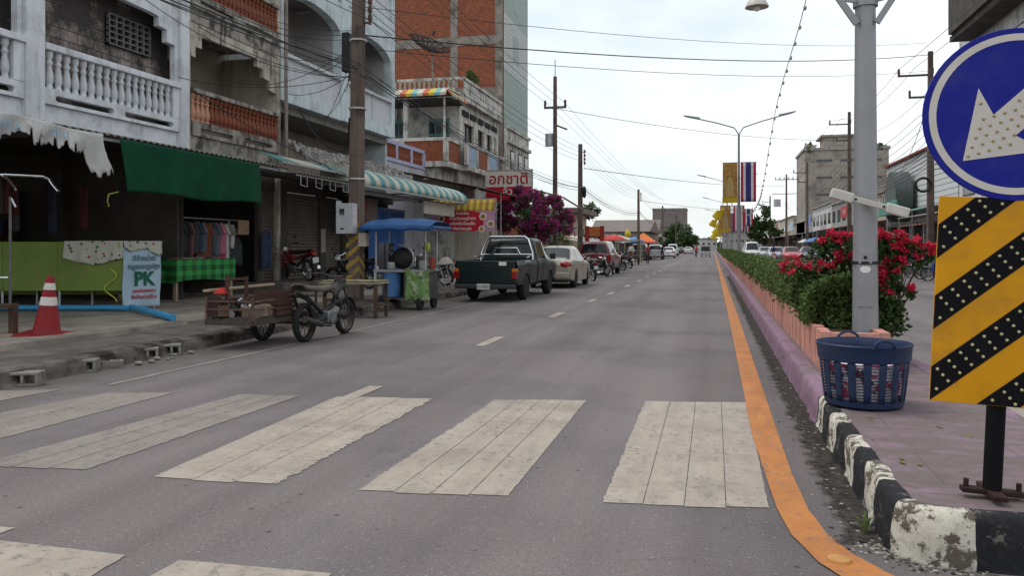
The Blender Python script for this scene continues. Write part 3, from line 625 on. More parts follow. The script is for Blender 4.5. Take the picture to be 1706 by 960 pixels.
for z in (12.3, 15.2): mb.box(FX_ + .05, FX_ + .06, 45.6, 47.0, z, z + 1.5)
mb.build('front_inset', M_GT, t)
mb = MB(); mb.box(FX_ - .018, FX_ + .12, 43.8, 49.5, 3.2, 8.1); mb.build('old_front', M_CW, t)
for y in (44.7, 46.6, 48.2):
    wo = MB().box(FX_ + .12, FX_ + .15, y, y + .9, 4.9, 7.0).build('window', M_WOODD, t); MB().box(FX_ + .15, FX_ + .155, y + .08, y + .82, 5.0, 6.9).build('pane', M_GLASS, wo)
mb = MB(); mb.box(FX_ + .05, FX_ + .3, 43.85, 49.5, 7.3, 7.5); mb.box(FX_ + .05, FX_ + .3, 43.85, 49.5, 4.3, 4.55); mb.box(FX_ + .1, FX_ + .25, 43.85, 49.5, 8.1, 8.25); mb.build('ledge', M_CW, t, bev=.02)

# ---- satellite dish and plant on the corner house roof
t = thing('satellite_dish', 'black mesh satellite dish on a post on the corner house roof', 'satellite dish', (-12.4, 34.8, 8.45))
c0 = Vector((-12.55, 34.6, 10.6)); MB().cyl((-12.4, 34.8, 8.42), (-12.45, 34.72, 10.4), .045, n=8).build('post', M_RAWC, t)
ax_ = Vector((.35, .1, .93)).normalized(); a_, b_ = frame(ax_)
mb = MB(); M_MESH = pm('black_mesh', (.03, .028, .03), .6)
for k in range(20):
    an = 2 * math.pi * k / 20; mb.tube([c0 + (a_ * math.cos(an) + b_ * math.sin(an)) * r + ax_ * (r * r * .32 - .2) for r in (.05, .3, .55, .8, .98)], .022, 4)
for r in (.2, .36, .5, .64, .76, .88, .98): mb.tube([c0 + (a_ * math.cos(2 * math.pi * k / 28) + b_ * math.sin(2 * math.pi * k / 28)) * r + ax_ * (r * r * .32 - .2) for k in range(28)], .022 if r < .95 else .032, 4, close=True)
mb.build('reflector', M_MESH, t)
mb = MB()
for k in range(3):
    an = 2 * math.pi * k / 3; mb.tube([c0 + (a_ * math.cos(an) + b_ * math.sin(an)) * .9 + ax_ * .06, c0 + ax_ * .55], .012, 4)
mb.cyl(c0 + ax_ * .5, c0 + ax_ * .7, .06); mb.build('receiver', M_MESH, t)
# ================================================================ AWNINGS AND HANGING CLOTHS ON THE LEFT
def corr(mb, y0, y1, xw, zw, xe, ze, amp=.018, pitch=.16, th=.012):
    n = int((y1 - y0) / pitch * 6)
    def f(u, v): 
        y = lerp(y0, y1, u); h = amp * math.sin(2 * math.pi * (y - y0) / pitch)
        return (lerp(xw, xe, v), y, lerp(zw, ze, v) + h)
    mb.grid(f, n, 3)
M_TIN = pm('rusty_tin_sheet', (.17, .155, .15), .7, .3, 3, dirt=(.10, .055, .035), dirt_amt=.7, dirt_scale=1.3)
M_STEEL = pm('galvanised_steel', (.40, .40, .41), .45, .15, 8, metal=.6)
t = thing('awning_roof', 'corrugated tin awning roof above the lime counter and green tarp', 'awning', (-10.4, 12.2, 3.3), 'awnings over the left pavement')
mb = MB(); corr(mb, 7.3, 16.9, FX_ + .15, 3.52, -9.55, 3.24); mb.build('tin_sheet', M_TIN, t, solid=.006)
mb = MB()
for y in (8.2, 11.6, 14.4, 16.6): mb.beam((FX_ + .15, y, 3.46), (-9.62, y, 3.18), .04)
mb.beam((-9.66, 7.3, 3.17), (-9.66, 16.9, 3.17), .04); mb.build('frame', M_STEEL, t)
t = thing('awning_roof', 'low dark tin awning between the green tarp and the utility pole', 'awning', (-10.2, 18.2, 3.2), 'awnings over the left pavement')
mb = MB(); corr(mb, 16.95, 20.6, FX_ + .1, 3.26, -9.3, 3.13); mb.build('tin_sheet', M_TIN, t, solid=.006)
mb = MB()
for k in range(5):
    y = 17.1 + k * .74; mb.tube([(-9.38, y, 3.1), (-9.38, y, 2.86), (-9.38, y + .3, 2.84), (-9.38, y + .3, 3.09)], .011, 5)
mb.beam((-9.4, 16.95, 3.09), (-9.4, 20.6, 3.09), .04); mb.build('frame', M_STEEL, t)
# plastic covered lean-to roof with bundles of pale sheeting
t = thing('lean_to_roof', 'lean-to roof heaped with crumpled pale plastic under the blue shophouse', 'lean-to roof', (-10.9, 23.5, 3.8))
def crump(u, v):
    y = lerp(19.7, 27.6, u); n1 = abs(mnoise.noise((y * 2.2, v * 5, 2))) + .6 * abs(mnoise.noise((y * 6.5, v * 9, 4))); n2 = mnoise.noise((y * 9, v * 14, 7))
    return (lerp(FX_ + .12, -10.3, v) + n2 * .06, y, lerp(4.30, 3.62, v) + (n1 - .4) * .26 * (.4 + math.sin(v * math.pi)) + n2 * .045)
MB().grid(crump, 220, 26, False).build('plastic_sheet', pm('crumpled_plastic', (.30, .275, .26), .55, .6, 9, dirt=(.08, .07, .062), dirt_amt=.95, dirt_scale=5), t)
t = thing('flat_awning', 'flat green and cream panel awning left of the utility pole', 'awning', (-9.6, 19, 3.4), 'awnings over the left pavement')
M_G1 = pm('awning_green', (.10, .24, .235), .6, .2, 2, dirt=(.06, .12, .12), dirt_amt=.5); M_C1 = pm('awning_cream', (.52, .49, .42), .6, .15, 2, dirt=(.25, .23, .2), dirt_amt=.5)
mb = MB()
for k, (a, b) in enumerate(((16.9, 17.75), (17.75, 19.2), (19.2, 20.9))): mb.mat(k % 2).obox(((-10.35 - 9.75) / 2, (a + b) / 2, 3.53), ((.3), 0, -.11), (0, (b - a) / 2, 0), (.004, 0, .012))
mb.build('panel', [M_G1, M_C1], t)
mb = MB(); mb.beam((-9.76, 16.9, 3.40), (-9.76, 20.9, 3.40), .04); mb.build('frame', M_STEEL, t)
# curved striped awning
t = thing('curved_awning', 'curved teal and cream striped metal awning right of the utility pole', 'awning', (-9.8, 24.9, 3.4), 'awnings over the left pavement')
def quarter(y):
    return [(-10.55 + 1.35 * math.sin(R(a)), y, 3.10 + .62 * math.cos(R(a)) ** .8 if a < 90 else 3.10) for a in (0, 15, 30, 45, 58, 70, 80, 90)]
mb = MB(); n = 26; a0, a1 = 20.3, 29.7
for k in range(n):
    ya, yb = lerp(a0, a1, k / n), lerp(a0, a1, (k + 1) / n); mb.mat(k % 2)
    mb.grid(lambda u, v: Vector(quarter(lerp(ya, yb, u))[round(v * 7)]) + Vector((.012 * math.cos(u * 4 * math.pi), 0, .012 * math.cos(u * 4 * math.pi))), 8, 7)
mb.build('striped_sheet', [M_C1, pm('awning_teal', (.10, .30, .30), .5, .25, 2, dirt=(.08, .17, .17), dirt_amt=.5)], t, solid=.006)
mb = MB(); q = quarter(a0 - .02); mb.prism([(p[0], p[2]) for p in q] + [(-10.55, 3.10)], a0 - .03, a0 - .005, 'y'); mb.build('end_cap', M_C1, t)
mb = MB(); mb.beam((-9.22, a0, 3.08), (-9.22, a1, 3.08), .05); mb.beam((-9.8, a0, 3.0), (-9.8, a1, 3.0), .10, .14)
for y in (23.5, 26.6, 29.6): mb.beam((FX_, y, 3.05), (-9.22, y, 3.07), .04)
mb.build('frame', M_STEEL, t)
# green tarp hanging from the awning edge
M_TARP = pm('green_tarp', (.003, .045, .023), .75, .2, 3, bump=.1, spec=.1)
def tarp(u, v):
    y = lerp(11.33, 15.55, u); z = lerp(3.20, 2.32 + .03 * math.sin(u * 9), v)
    f = .03 * math.sin(y * 5 + v) * v + .05 * v * mnoise.noise((y * 1.1, v, 3)) + .025 * math.sin(u * 40 + v * 3) * v * v
    return (-9.52 + f + .1 * v, y + .05 * v * (1 - u), z)
o = MB().grid(tarp, 90, 20).build('tarp', M_TARP, solid=.004); tag(o, 'dark green tarpaulin sheet hanging from the tin awning edge', 'tarp')
p = XP(188, 322, -9.42); tag(MB().tube([p + Vector((0, .12, .03)), p, p + Vector((0, -.09, -.02)), p + Vector((0, -.12, -.12)), p + Vector((0, -.09, -.22))], .010, 6).build('strap', pm('yellow_strap', (.24, .24, .03), .7)), 'yellow green strap tied at the lower left corner of the tarp', 'strap')
# torn white banner
t = thing('torn_banner', 'torn white banner with faint blue letters hanging beside the green tarp', 'banner', (-9.5, 9.6, 3.1))
def tear(u):
    return .27 + .10 * mnoise.noise((u * 6, 3, 1)) + .07 * mnoise.noise((u * 21, 5, 1)) + .04 * mnoise.noise((u * 60, 5, 8)) + (.30 * min(1, max(0, (u - .88) / .03))) - (.13 if .72 < u < .735 or .42 < u < .44 or .58 < u < .595 else 0)
_rs = random.Random(2); _hem = [_rs.uniform(-.06, .10) for _ in range(60)]
def ban(u, v):
    y = lerp(7.4, 10.95, u); z0 = 3.24 - .03 * math.sin(u * 9) ; d = max(.1, tear(u) + _hem[min(59, int((u + .012 * mnoise.noise((u * 50, v * 6, 1))) * 55))] * v)
    return (-9.50 + .04 * math.sin(u * 30 + v * 3) * (v + .3), y + .16 * v * v * min(1, max(0, (u - .86) / .08)), z0 - d * v)
MB().grid(ban, 300, 9).build('cloth', pm('dirty_white_vinyl', (.50, .49, .48), .6, .15, 3, dirt=(.3, .28, .26)), t, solid=.003)
M_FB = pm('faded_blue_ink', (.22, .40, .52), .7)
text('อาหาร', .20, (0, 1, 0), (0, 0, 1), (-9.44, 9.05, 3.10), M_FB, t); text('ตาม', .20, (0, 1, 0), (0, 0, 1), (-9.44, 10.0, 3.10), M_FB, t)
# stall front across the pavement: yellow striped valance and red food banner
t = thing('striped_valance', 'yellow and brown striped cloth valance above the red food banner', 'awning', (-9.4, 30, 3), 'awnings over the left pavement')
mb = MB(); a_, b_ = YP(713, 328, 30), YP(826, 328, 30); n = 22
for k in range(n):
    x0_, x1_ = lerp(a_.x, b_.x, k / n), lerp(a_.x, b_.x, (k + 1) / n); mb.mat(k % 2); mb.grid(lambda u, v: (lerp(x0_, x1_, u), 30 - .25 * v + .02 * math.sin(u * 3.1), lerp(3.28, 2.72, v)), 3, 3)
mb.build('cloth', [pm('valance_yellow', (.40, .30, .03), .7, .2), pm('valance_brown', (.24, .13, .04), .7, .2)], t, solid=.006)
mb = MB(); mb.beam((a_.x, 30.02, 3.28), (b_.x, 30.02, 3.28), .04)
for x in (a_.x, b_.x): mb.beam((x, 30.02, .2), (x, 30.02, 3.28), .04)
mb.build('frame', M_STEEL, t)
t = thing('food_banner', 'red and pink food banner with white script and round dishes', 'banner', (-9.4, 29.7, 2.2))
a_, b_ = YP(718, 352, 29.7), YP(824, 350, 29.7); c_, d_ = YP(718, 386, 29.7), YP(824, 384, 29.7)
x0_, x1_, z1_, z0_ = a_.x, b_.x, a_.z, c_.z
MB().box(x0_, x1_, 29.7, 29.72, z0_, z1_).build('backing', pm('banner_pink', (.46, .25, .34), .6, .25, 2), t)
mid = (x0_ + x1_) / 2; mb = MB(); mb.prism([(lerp(x0_, x1_, .5 + .33 * math.copysign(abs(math.cos(R(k))) ** .5, math.cos(R(k)))), lerp(z0_, z1_, .5 + .52 * math.sin(R(k)))) if abs(math.sin(R(k))) < .93 else (lerp(x0_, x1_, .5 + .33 * math.cos(R(k)) * 1.6), z1_ - .002 if math.sin(R(k)) > 0 else z0_ + .002) for k in range(0, 360, 10)], 29.693, 29.699, 'y'); mb.build('red_field', pm('banner_red', (.42, .012, .03), .6, .15), t)
M_LW = pm('white_lettering', (.72, .70, .66), .6, .05, bump=0)
for k, (s_, fs) in enumerate((('ร้านโกอ้วน', .13), ('ก๋วยเตี๋ยวหมูน้ำตก', .15), ('เครื่องดื่มร้อนเย็น', .15), ('ปิ้งย่างหมูจุ่ม', .15))): text(s_, fs, (1, 0, 0), (0, 0, 1), (mid, 29.69, lerp(z1_, z0_, .13 + .245 * k)), M_LW, t, bold=.002)
for (fx, fz, r, cc) in ((.17, .62, .13, (.16, .09, .05)), (.82, .72, .14, (.35, .17, .05)), (.94, .36, .14, (.3, .2, .08)), (.80, .12, .12, (.38, .2, .06)), (.08, .2, .12, (.25, .22, .1))):
    c = (lerp(x0_, x1_, fx), 29.69, lerp(z0_, z1_, fz)); o = MB().cyl(c, (c[0], c[1] - .004, c[2]), r, n=20).build('printed_dish', M_LW, t); MB().cyl((c[0], c[1] - .005, c[2]), (c[0], c[1] - .007, c[2]), r * .72, n=16).build('printed_food', pm('printed_food_%d' % int(fx * 100), cc, .6, .4, 12), o)
# boards under the curved awning
t = thing('shop_sign', 'brown board with red hand-painted words under the striped awning', 'sign', (-10.6, 23, 2.5))
MB().box(-10.62, -10.58, 22.3, 24.3, 2.0, 2.95).build('board', pm('brown_board', (.19, .15, .13), .7, .2), t)
text('ขาย\nอะไหล่', .42, (0, 1, 0), (0, 0, 1), (-10.575, 23.3, 2.48), pm('faded_red_letter', (.28, .05, .035), .7), t)
t = thing('cloth_screen', 'beige cloth screen hung below the right end of the striped awning', 'screen', (-9.3, 27.5, 2.8)); MB().box(-9.62, -9.56, 25.9, 29.2, 2.56, 3.0).build('cloth', M_C1, t)
tag(MB().grid(lambda u, v: (-10.9 + .06 * math.sin(u * 17) * v, lerp(24.3, 27.5, u), lerp(2.75, .5, v)), 40, 8).build('tarp', pm('blue_tarp', (.03, .10, .30), .5, .3, 3), solid=.004), 'blue plastic sheet hung behind the food cart', 'tarp')
# brown tin roof and the hanging shop sign further on
t = thing('tin_roof', 'rust brown tin roof below the corner house balcony', 'roof', (-10.5, 34, 4))
mb = MB(); mb.grid(lambda u, v: (lerp(-12.2, -8.9, v), lerp(30.2, 38, u), lerp(4.45, 3.75, v) + .02 * math.sin(u * 200)), 300, 2); mb.build('tin_sheet', pm('rust_tin', (.12, .075, .055), .8, .4, 2), t, solid=.01)
mb = MB()
for y in (30.4, 34, 37.8): mb.beam((-9.0, y, .2), (-9.0, y, 3.75), .05)
mb.build('post', M_STEEL, t)
t = thing('shop_sign', 'white shop sign with red lettering above the magenta bougainvillea', 'sign', (-9.8, 38.5, 4.5))
a_, d_ = YP(809, 285, 38.5), YP(886, 322, 38.5)
MB().box(a_.x, d_.x, 38.5, 38.6, d_.z - .45, a_.z).build('board', pm('sign_white', (.60, .55, .50), .6, .12), t)
MB().box(a_.x + .03, d_.x - .03, 38.49, 38.498, d_.z - .42, lerp(d_.z, a_.z, .30)).build('red_band', pm('banner_red', (.42, .012, .03), .6, .15), t)
mb = MB(); mb.box(a_.x - .04, a_.x, 38.47, 38.62, d_.z - .47, a_.z + .04); mb.box(d_.x, d_.x + .04, 38.47, 38.62, d_.z - .47, a_.z + .04); mb.box(a_.x, d_.x, 38.47, 38.62, a_.z, a_.z + .04); mb.build('frame', M_STEEL, t)
text('อกชาติ', .74, (1, 0, 0), (0, 0, 1), ((a_.x + d_.x) / 2, 38.49, lerp(d_.z, a_.z, .62)), pm('sign_red', (.36, .02, .03), .6), t, bold=.012)
text('ล้วน', .5, (1, 0, 0), (0, 0, 1), ((a_.x + d_.x) / 2 + .1, 38.485, lerp(d_.z, a_.z, .08)), M_LW, t)
mb = MB(); mb.beam((d_.x - .2, 38.7, .2), (d_.x - .2, 38.7, a_.z), .1); mb.beam((a_.x + .2, 38.7, .2), (a_.x + .2, 38.7, a_.z), .1); mb.build('post', M_STEEL, t)
tag(MB().tube([(d_.x, 38.5, 4.25), (-7.6, 41.5, 4.0), (-6.9, 43.8, 3.45)], .045, 6).build('awning_pole', M_RAWC), 'dark slanting pole sticking out behind the white shop sign', 'pole')
# ================================================================ THINGS ON THE LEFT PAVEMENT
M_RUB = pm('tyre_rubber', (.022, .021, .021), .85, .3, 9); M_BLK = pm('black_plastic', (.02, .02, .022), .5, .2, 8); M_CHR = pm('dull_chrome', (.62, .62, .62), .22, .08, 6, metal=1, bump=0)
M_RUST = pm('rusty_iron', (.13, .075, .05), .8, .4, 9, dirt=(.05, .035, .03), dirt_amt=.7, dirt_scale=6)
M_WDG = pm('weathered_wood', (.20, .155, .12), .85, .35, 5, dirt=(.08, .06, .05), dirt_amt=.6, dirt_scale=3)
# raised floor in front of the shutters
struct('shop_step', MB().box(-18, -10.35, 18.0, 27.6, .2, .50), M_CONC, bev=.02)

# ---- lime counter
t = thing('market_counter', 'long lime green market counter with flowered cloth over its end', 'counter', (-11.4, 12.6, .24))
A = Vector((-15.6, 11.3, 0)); B = Vector((-10.49, 12.57, 0)); e = (B - A).normalized(); nn = Vector((e.y, -e.x, 0)); C_ = B - nn * .72
wv = Vector((.34, .94, 0)).normalized()
def cp(u, w_, z): return tuple(A + e * u + wv * w_ + Vector((0, 0, z)))
Lc = (B - A).length
def cbox(mb, u0, u1, w0, w1, z0, z1): return mb.obox(cp((u0 + u1) / 2, (w0 + w1) / 2, (z0 + z1) / 2), e * (u1 - u0) / 2, wv * (w1 - w0) / 2, (0, 0, (z1 - z0) / 2))
M_LIME = pm('lime_board', (.155, .215, .045), .6, .2, 1.5, bump=.05)
mb = MB(); cbox(mb, 0, 3.05, 0, .02, .60, 1.50); cbox(mb, 3.06, 4.06, .0, .02, .60, 1.50); cbox(mb, 4.07, Lc - .01, 0, .02, .60, 1.50); mb.build('front_panel', M_LIME, t, bev=.004)
mb = MB(); cbox(mb, 0, Lc, .02, .72, 1.46, 1.50); cbox(mb, 0, Lc, .7, .72, .5, 1.46); mb.build('counter_top', M_LIME, t)
for u in (.2, 1.6, 3.0, 4.05, Lc - .04):
    for w_ in (.05, .66): MB().cyl(cp(u, w_, .24), cp(u, w_, 1.46), .022, n=8).build('leg', M_STEEL, t)
def flower():
    b = NB('flower_print_cloth'); v = b.n('ShaderNodeTexVoronoi'); v.inputs['Scale'].default_value = 11; b.l(b.tc.outputs['Object'], v.inputs['Vector'])
    s = b.n('ShaderNodeSeparateColor'); b.l(v.outputs['Color'], s.inputs[0]); r = b.n('ShaderNodeValToRGB'); r.color_ramp.interpolation = 'CONSTANT'
    for p, c in ((0, (.03, .08, .03)), (.3, (.20, .32, .08)), (.55, (.40, .04, .06)), (.72, (.05, .06, .04)), (.85, (.45, .40, .30))):
        el = r.color_ramp.elements[0] if p == 0 else r.color_ramp.elements.new(p); el.color = (*c, 1); el.position = p
    r.color_ramp.elements.remove(r.color_ramp.elements[-1]) if r.color_ramp.elements[-1].position == 1 else None
    b.l(s.outputs[0], r.inputs[0]); m_ = b.math('LESS_THAN', b.math('ADD', v.outputs['Distance'], b.math('MULTIPLY', b.noise(30, 3), .25)), .44)
    return b.fin(b.mix(b.math('MULTIPLY', m_, .9), (.42, .42, .35), r.outputs[0]), .7)
def drape(u, v):
    uu = lerp(4.22, Lc + .03, u)
    if v < .5: return Vector(cp(uu, .74 - v * 2 * .765, 1.512 + .008 * math.sin(u * 14 + v * 9)))
    k = (v - .5) * 2; hem = .30 + .12 * math.sin(u * 3.1) + .05 * mnoise.noise((u * 7, 1, 1))
    return Vector(cp(uu, -.03 - .035 * k * (1 + math.sin(u * 23)), 1.512 - hem * k))
MB().grid(drape, 60, 24).build('flowered_cloth', flower(), t, solid=.004)
def drape2(u, v):
    hem = .13 + .10 * u + .05 * math.sin(u * 9)
    return Vector(cp(Lc + .035 + .03 * v * (1 + math.sin(u * 17)), lerp(-.03, .74, u), 1.515 - hem * v))
MB().grid(drape2, 30, 8).build('flowered_cloth', MATS.get('fl') or bpy.data.materials['flower_print_cloth'], t, solid=.004)
t2 = thing('vinyl_poster', 'pale blue vinyl poster with green PK letters on the lime counter end', 'poster', cp(Lc + .02, .36, .26))
def vin(u, v): return Vector(cp(Lc + .012 + .02 * math.sin(v * 7 + u * 5) * v, lerp(-.02, .73, u), lerp(1.40, .28, v))) + Vector(e) * .006
MB().grid(vin, 20, 24).build('sheet', pm('pale_blue_vinyl', (.34, .45, .55), .5, .1, 2, dirt=(.52, .54, .56), dirt_amt=.8, dirt_scale=1.4), t2, solid=.002)
rt = wv; M_PKG = pm('dark_green_ink', (.01, .10, .06), .6); M_PKR = pm('red_ink', (.45, .04, .05), .6); M_PKB = pm('grey_blue_ink', (.10, .17, .20), .6)
def vt(s_, size, z, m_, b_=.0): text(s_, size, rt, (0, 0, 1), Vector(cp(Lc + .045, .37, z)), m_, t2, bold=b_, sx=.95)
vt('มีจำหน่าย', .13, 1.19, M_PKB, .002); vt('หมูยอหมูปรุง', .13, 1.04, M_PKB, .003); vt('PK', .36, .80, M_PKG, .012); vt('รสอร่อยสะอาด', .085, .585, M_PKR, .002); vt('สั่งได้ทุกวันที่ร้าน', .085, .47, M_PKR, .002)
# blue pipe
tag(MB().tube([(-14.5, 11.4, .30), (-12.6, 11.95, .30), (-10.55, 12.42, .30), (-10.2, 12.35, .30)], .05, 10).build('water_pipe', pm('blue_pvc', (.05, .27, .50), .4, .15, 4)), 'long blue plastic pipe lying along the foot of the lime counter', 'pipe')
tag(MB().tube([(-10.25, 12.5, .31), (-9.3, 11.75, .31), (-8.22, 10.95, .29)], .055, 10).build('water_pipe', MATS['blue_pvc']), 'short blue plastic pipe poking out diagonally across the pale concrete', 'pipe')
tag(MB().tube([Vector(cp(Lc - .2, -.03, 1.0)) + Vector((0, 0, -.6 * k / 8)) + Vector(e) * (.12 * math.sin(k)) for k in range(9)], .011, 5).build('cord', pm('yellow_cord', (.45, .50, .06), .6)), 'yellow green cord dangling at the corner of the lime counter', 'cord')
# coat rack of bent steel tube
t = thing('steel_rack', 'bent steel tube rack standing at the left edge of the view', 'rack', (-9.75, 8.3, .24))
p0 = XP(17, 540, -9.7); zt = 2.12
MB().cyl((-9.7, p0.y, .24), (-9.7, p0.y, zt), .018, n=8).build('upright', pm('dull_steel', (.14, .135, .13), .6, .3, 8, metal=.3), t)
a_, b_, c_ = XP(-60, 292, -9.7), XP(78, 292, -9.7), XP(97, 318, -9.5)
MB().tube([a_, XP(8, 291, -9.7), XP(70, 294, -9.7), XP(82, 299, -9.7), XP(90, 310, -9.6), c_], .018, 7).build('rail', M_CHR, t)
MB().tube([XP(4, 292, -9.7), XP(14, 299, -9.6), XP(26, 316, -9.4)], .018, 7).build('rail', M_CHR, t)
MB().tube([XP(18, 330, -9.7), XP(26, 345, -9.6)], .014, 6).build('rail', M_CHR, t)
MB().tube([XP(-20, 463, -9.7), XP(12, 463, -9.7)], .018, 6).build('rail', M_CHR, t)
# low wooden trestle at the left edge
t = thing('wooden_trestle', 'dark low wooden trestle on the pavement at the left edge', 'trestle', GP(20, 560, .2))
p = GP(22, 562, .2); mb = MB(); mb.beam(p + Vector((-.9, -.35, .42)), p + Vector((.03, -.03, .42)), .30, .05); mb.build('top', M_WOODD, t)
mb = MB(); mb.beam(p, p + Vector((0, 0, .4)), .08); mb.build('leg', M_WOODD, t); mb = MB(); mb.beam(p + Vector((-.75, -.3, 0)), p + Vector((-.75, -.3, .4)), .08); mb.build('leg', M_WOODD, t)
tag(MB().beam(p + Vector((-.5, -.32, .04)), p + Vector((.12, -.12, .04)), .09, .03).build('wood_offcut', pm('pale_board', (.33, .25, .17), .8)), 'pale wooden offcut lying below the dark trestle', 'plank')
# traffic cone
def cone_mb():
    t = thing('traffic_cone', 'faded red traffic cone with two grubby white bands', 'traffic cone', (0, 0, 0))
    M_CR = pm('cone_red', (.24, .016, .02), .6, .2, 4, dirt=(.12, .02, .02), dirt_amt=.7); M_CWh = pm('cone_white', (.60, .56, .52), .6, .2, 5, dirt=(.35, .2, .18), dirt_amt=.6)
    o = MB(); o.lathe([(.20, .02), (.20, .05), (.165, .06), (.152, .09), (.052, .66), (.05, .70), (.03, .735), (.0, .74)], (0, 0, 0), 28, cap=False); o.build('body', M_CR, t)
    for z0, z1 in ((.39, .49), (.575, .655)):
        r0, r1 = [lerp(.152, .052, (z - .09) / .57) + .003 for z in (z0, z1)]; MB().lathe([(r0, z0), (r1, z1)], (0, 0, 0), 28, cap=False).build('band', M_CWh, t)
    mb = MB(); mb.prism([(-.29, -.25), (-.25, -.29), (.25, -.29), (.29, -.25), (.29, .25), (.25, .29), (-.25, .29), (-.29, .25)], 0, .05, 'z'); mb.build('base', M_CR, t, bev=.012)
    return t
c = cone_mb(); c.scale = (1.1, 1.1, 1.12); c.location = GP(72, 563, .19) + Vector((0, .05, 0)); c.rotation_euler = (R(1), R(4), R(24))
# concrete blocks along the kerb
def block(p, rot, lab, tip=False, L_=.40):
    mb = MB(); H_, W_ = .19, .14
    mb.box(-L_ / 2, L_ / 2, -W_ / 2, -W_ / 2 + .028, 0, H_); mb.box(-L_ / 2, L_ / 2, W_ / 2 - .028, W_ / 2, 0, H_)
    n = 4 if L_ > .3 else 3
    for i in range(n): x = lerp(-L_ / 2, L_ / 2 - .03, i / (n - 1)); mb.box(x, x + .03, -W_ / 2 + .028, W_ / 2 - .028, 0, H_)
    o = mb.build('concrete_block', pm('grey_block', (.23, .215, .19), .95, .3, 14, dirt=(.09, .08, .07), dirt_amt=.7, dirt_scale=8, bump=.6), None, bev=.006)
    o.rotation_euler = (R(90) if tip else 0, 0, R(rot)); o.location = p + Vector((0, 0, W_ / 2 if tip else 0)); tag(o, lab, 'concrete block', 'hollow blocks along the kerb'); return o
block(GP(38, 640), 22, 'hollow concrete block on its side nearest the left edge, cells showing', True, .44)
block(GP(150, 617), 25, 'short hollow block leaning at the kerb between two others', True, .22)
o = block(GP(186, 613), 30, 'low broken block lying flat beside the short block', False, .24); o.scale = (1, 1, .45)
block(GP(240, 597), 35, 'hollow block end of a pair against the kerb, left one', True, .34); block(GP(280, 590), 35, 'hollow block with open cells, right one of the pair at the kerb', True, .32)
random.seed(9)
for k in range(7):
    p = GP(random.uniform(190, 350), 0 or 612 - random.uniform(0, 30), 0); p = Vector((KX(p.y) + .12 + random.uniform(0, .16), p.y, .0))
    r = random.uniform(.02, .05); mb = MB(); mb.sphere((0, 0, r * .5), r, 7, 5, (1.2, .9, .6)); o = mb.build('rubble_stone', MATS['grey_block']); o.location = p; tag(o, 'small lump of grey rubble lying in the left gutter', 'stone', 'rubble in the left gutter')
# gingham table with clothes
t = thing('market_table', 'clothes table under a shiny green gingham cloth', 'table', (-11.6, 15.7, .24))
def ging():
    b = NB('green_gingham'); w1 = b.n('ShaderNodeSeparateXYZ'); b.l(b.tc.outputs['Object'], w1.inputs[0])
    def st(o, k): return b.math('GREATER_THAN', b.math('FRACT', b.math('MULTIPLY', o, k)), .5)
    s = b.math('ADD', st(w1.outputs[1], 2.9), st(w1.outputs[2], 4.6)); s2 = st(w1.outputs[0], 2.9)
    c = b.mix(b.math('MULTIPLY', s, .5), (.02, .10, .03), (.055, .33, .09)); return b.fin(c, .22, b.noise(5, 4), .5, .03)
x1_, x0_, y0_, y1_ = -11.08, -12.6, 14.86, 17.0
mb = MB(); mb.box(x0_, x1_, y0_, y1_, 1.08, 1.12); mb.build('tabletop', M_WDG, t)
for p in ((x1_ - .06, y0_ + .06), (x1_ - .06, y1_ - .06), (x0_ + .06, y0_ + .06), (x0_ + .06, y1_ - .06)): MB().box(p[0] - .035, p[0] + .035, p[1] - .035, p[1] + .035, .24, 1.08).build('leg', pm('pale_board', (.33, .25, .17), .8), t)
per = [(x0_, y1_), (x1_, y1_), (x1_, y0_), (x0_, y0_)]
mb = MB()
mb.grid(lambda u, v: (x1_ + .03 + .02 * math.sin(u * 30) * v, lerp(y0_ - .02, y1_ + .02, u), lerp(1.13, .66 + .03 * math.sin(u * 5), v)), 60, 8)
mb.grid(lambda u, v: (lerp(x0_, x1_ + .03, u), y0_ - .03 - .02 * math.sin(u * 22) * v, lerp(1.13, .64 + .03 * math.sin(u * 4), v)), 40, 8); mb.box(x0_, x1_ + .03, y0_ - .03, y1_ + .02, 1.122, 1.135)
mb.build('gingham_cloth', ging(), t)
random.seed(4)
gc = [(.30, .28, .27), (.10, .09, .10), (.25, .12, .10), (.18, .20, .24), (.40, .36, .30), (.08, .05, .06)]
GM = [pm('garment_%d' % i, mul(c, .85 if i < 6 or i > 9 else 1.35), .9, .25, 5) for i, c in enumerate(gc + [(.40, .07, .12), (.45, .16, .22), (.5, .48, .45), (.04, .05, .05), (.30, .10, .05), (.07, .10, .18)])]
def sag(mb, cx_, cy_, w_, d_, z, h):
    return mb.grid(lambda u, v: (cx_ + (u - .5) * w_, cy_ + (v - .5) * d_, z + h * math.sin(math.pi * u) ** .5 * math.sin(math.pi * v) ** .5 + .01 * mnoise.noise((u * 9 + cx_ * 5, v * 9, cy_ * 3))), 8, 8)
for k in range(12):
    x, y = random.uniform(x0_ + .2, x1_ - .15), lerp(y0_ + .2, y1_ - .2, k / 11); mb = sag(MB(), x, y, random.uniform(.25, .4), random.uniform(.2, .35), 1.135, random.uniform(.03, .07))
    tag(mb.build('folded_garment', GM[k % 6]), ['grey', 'black', 'brown', 'slate blue', 'cream', 'dark plum'][k % 6] + ' folded garment in the row lying on the green gingham table', 'garment', 'folded clothes on the gingham table')
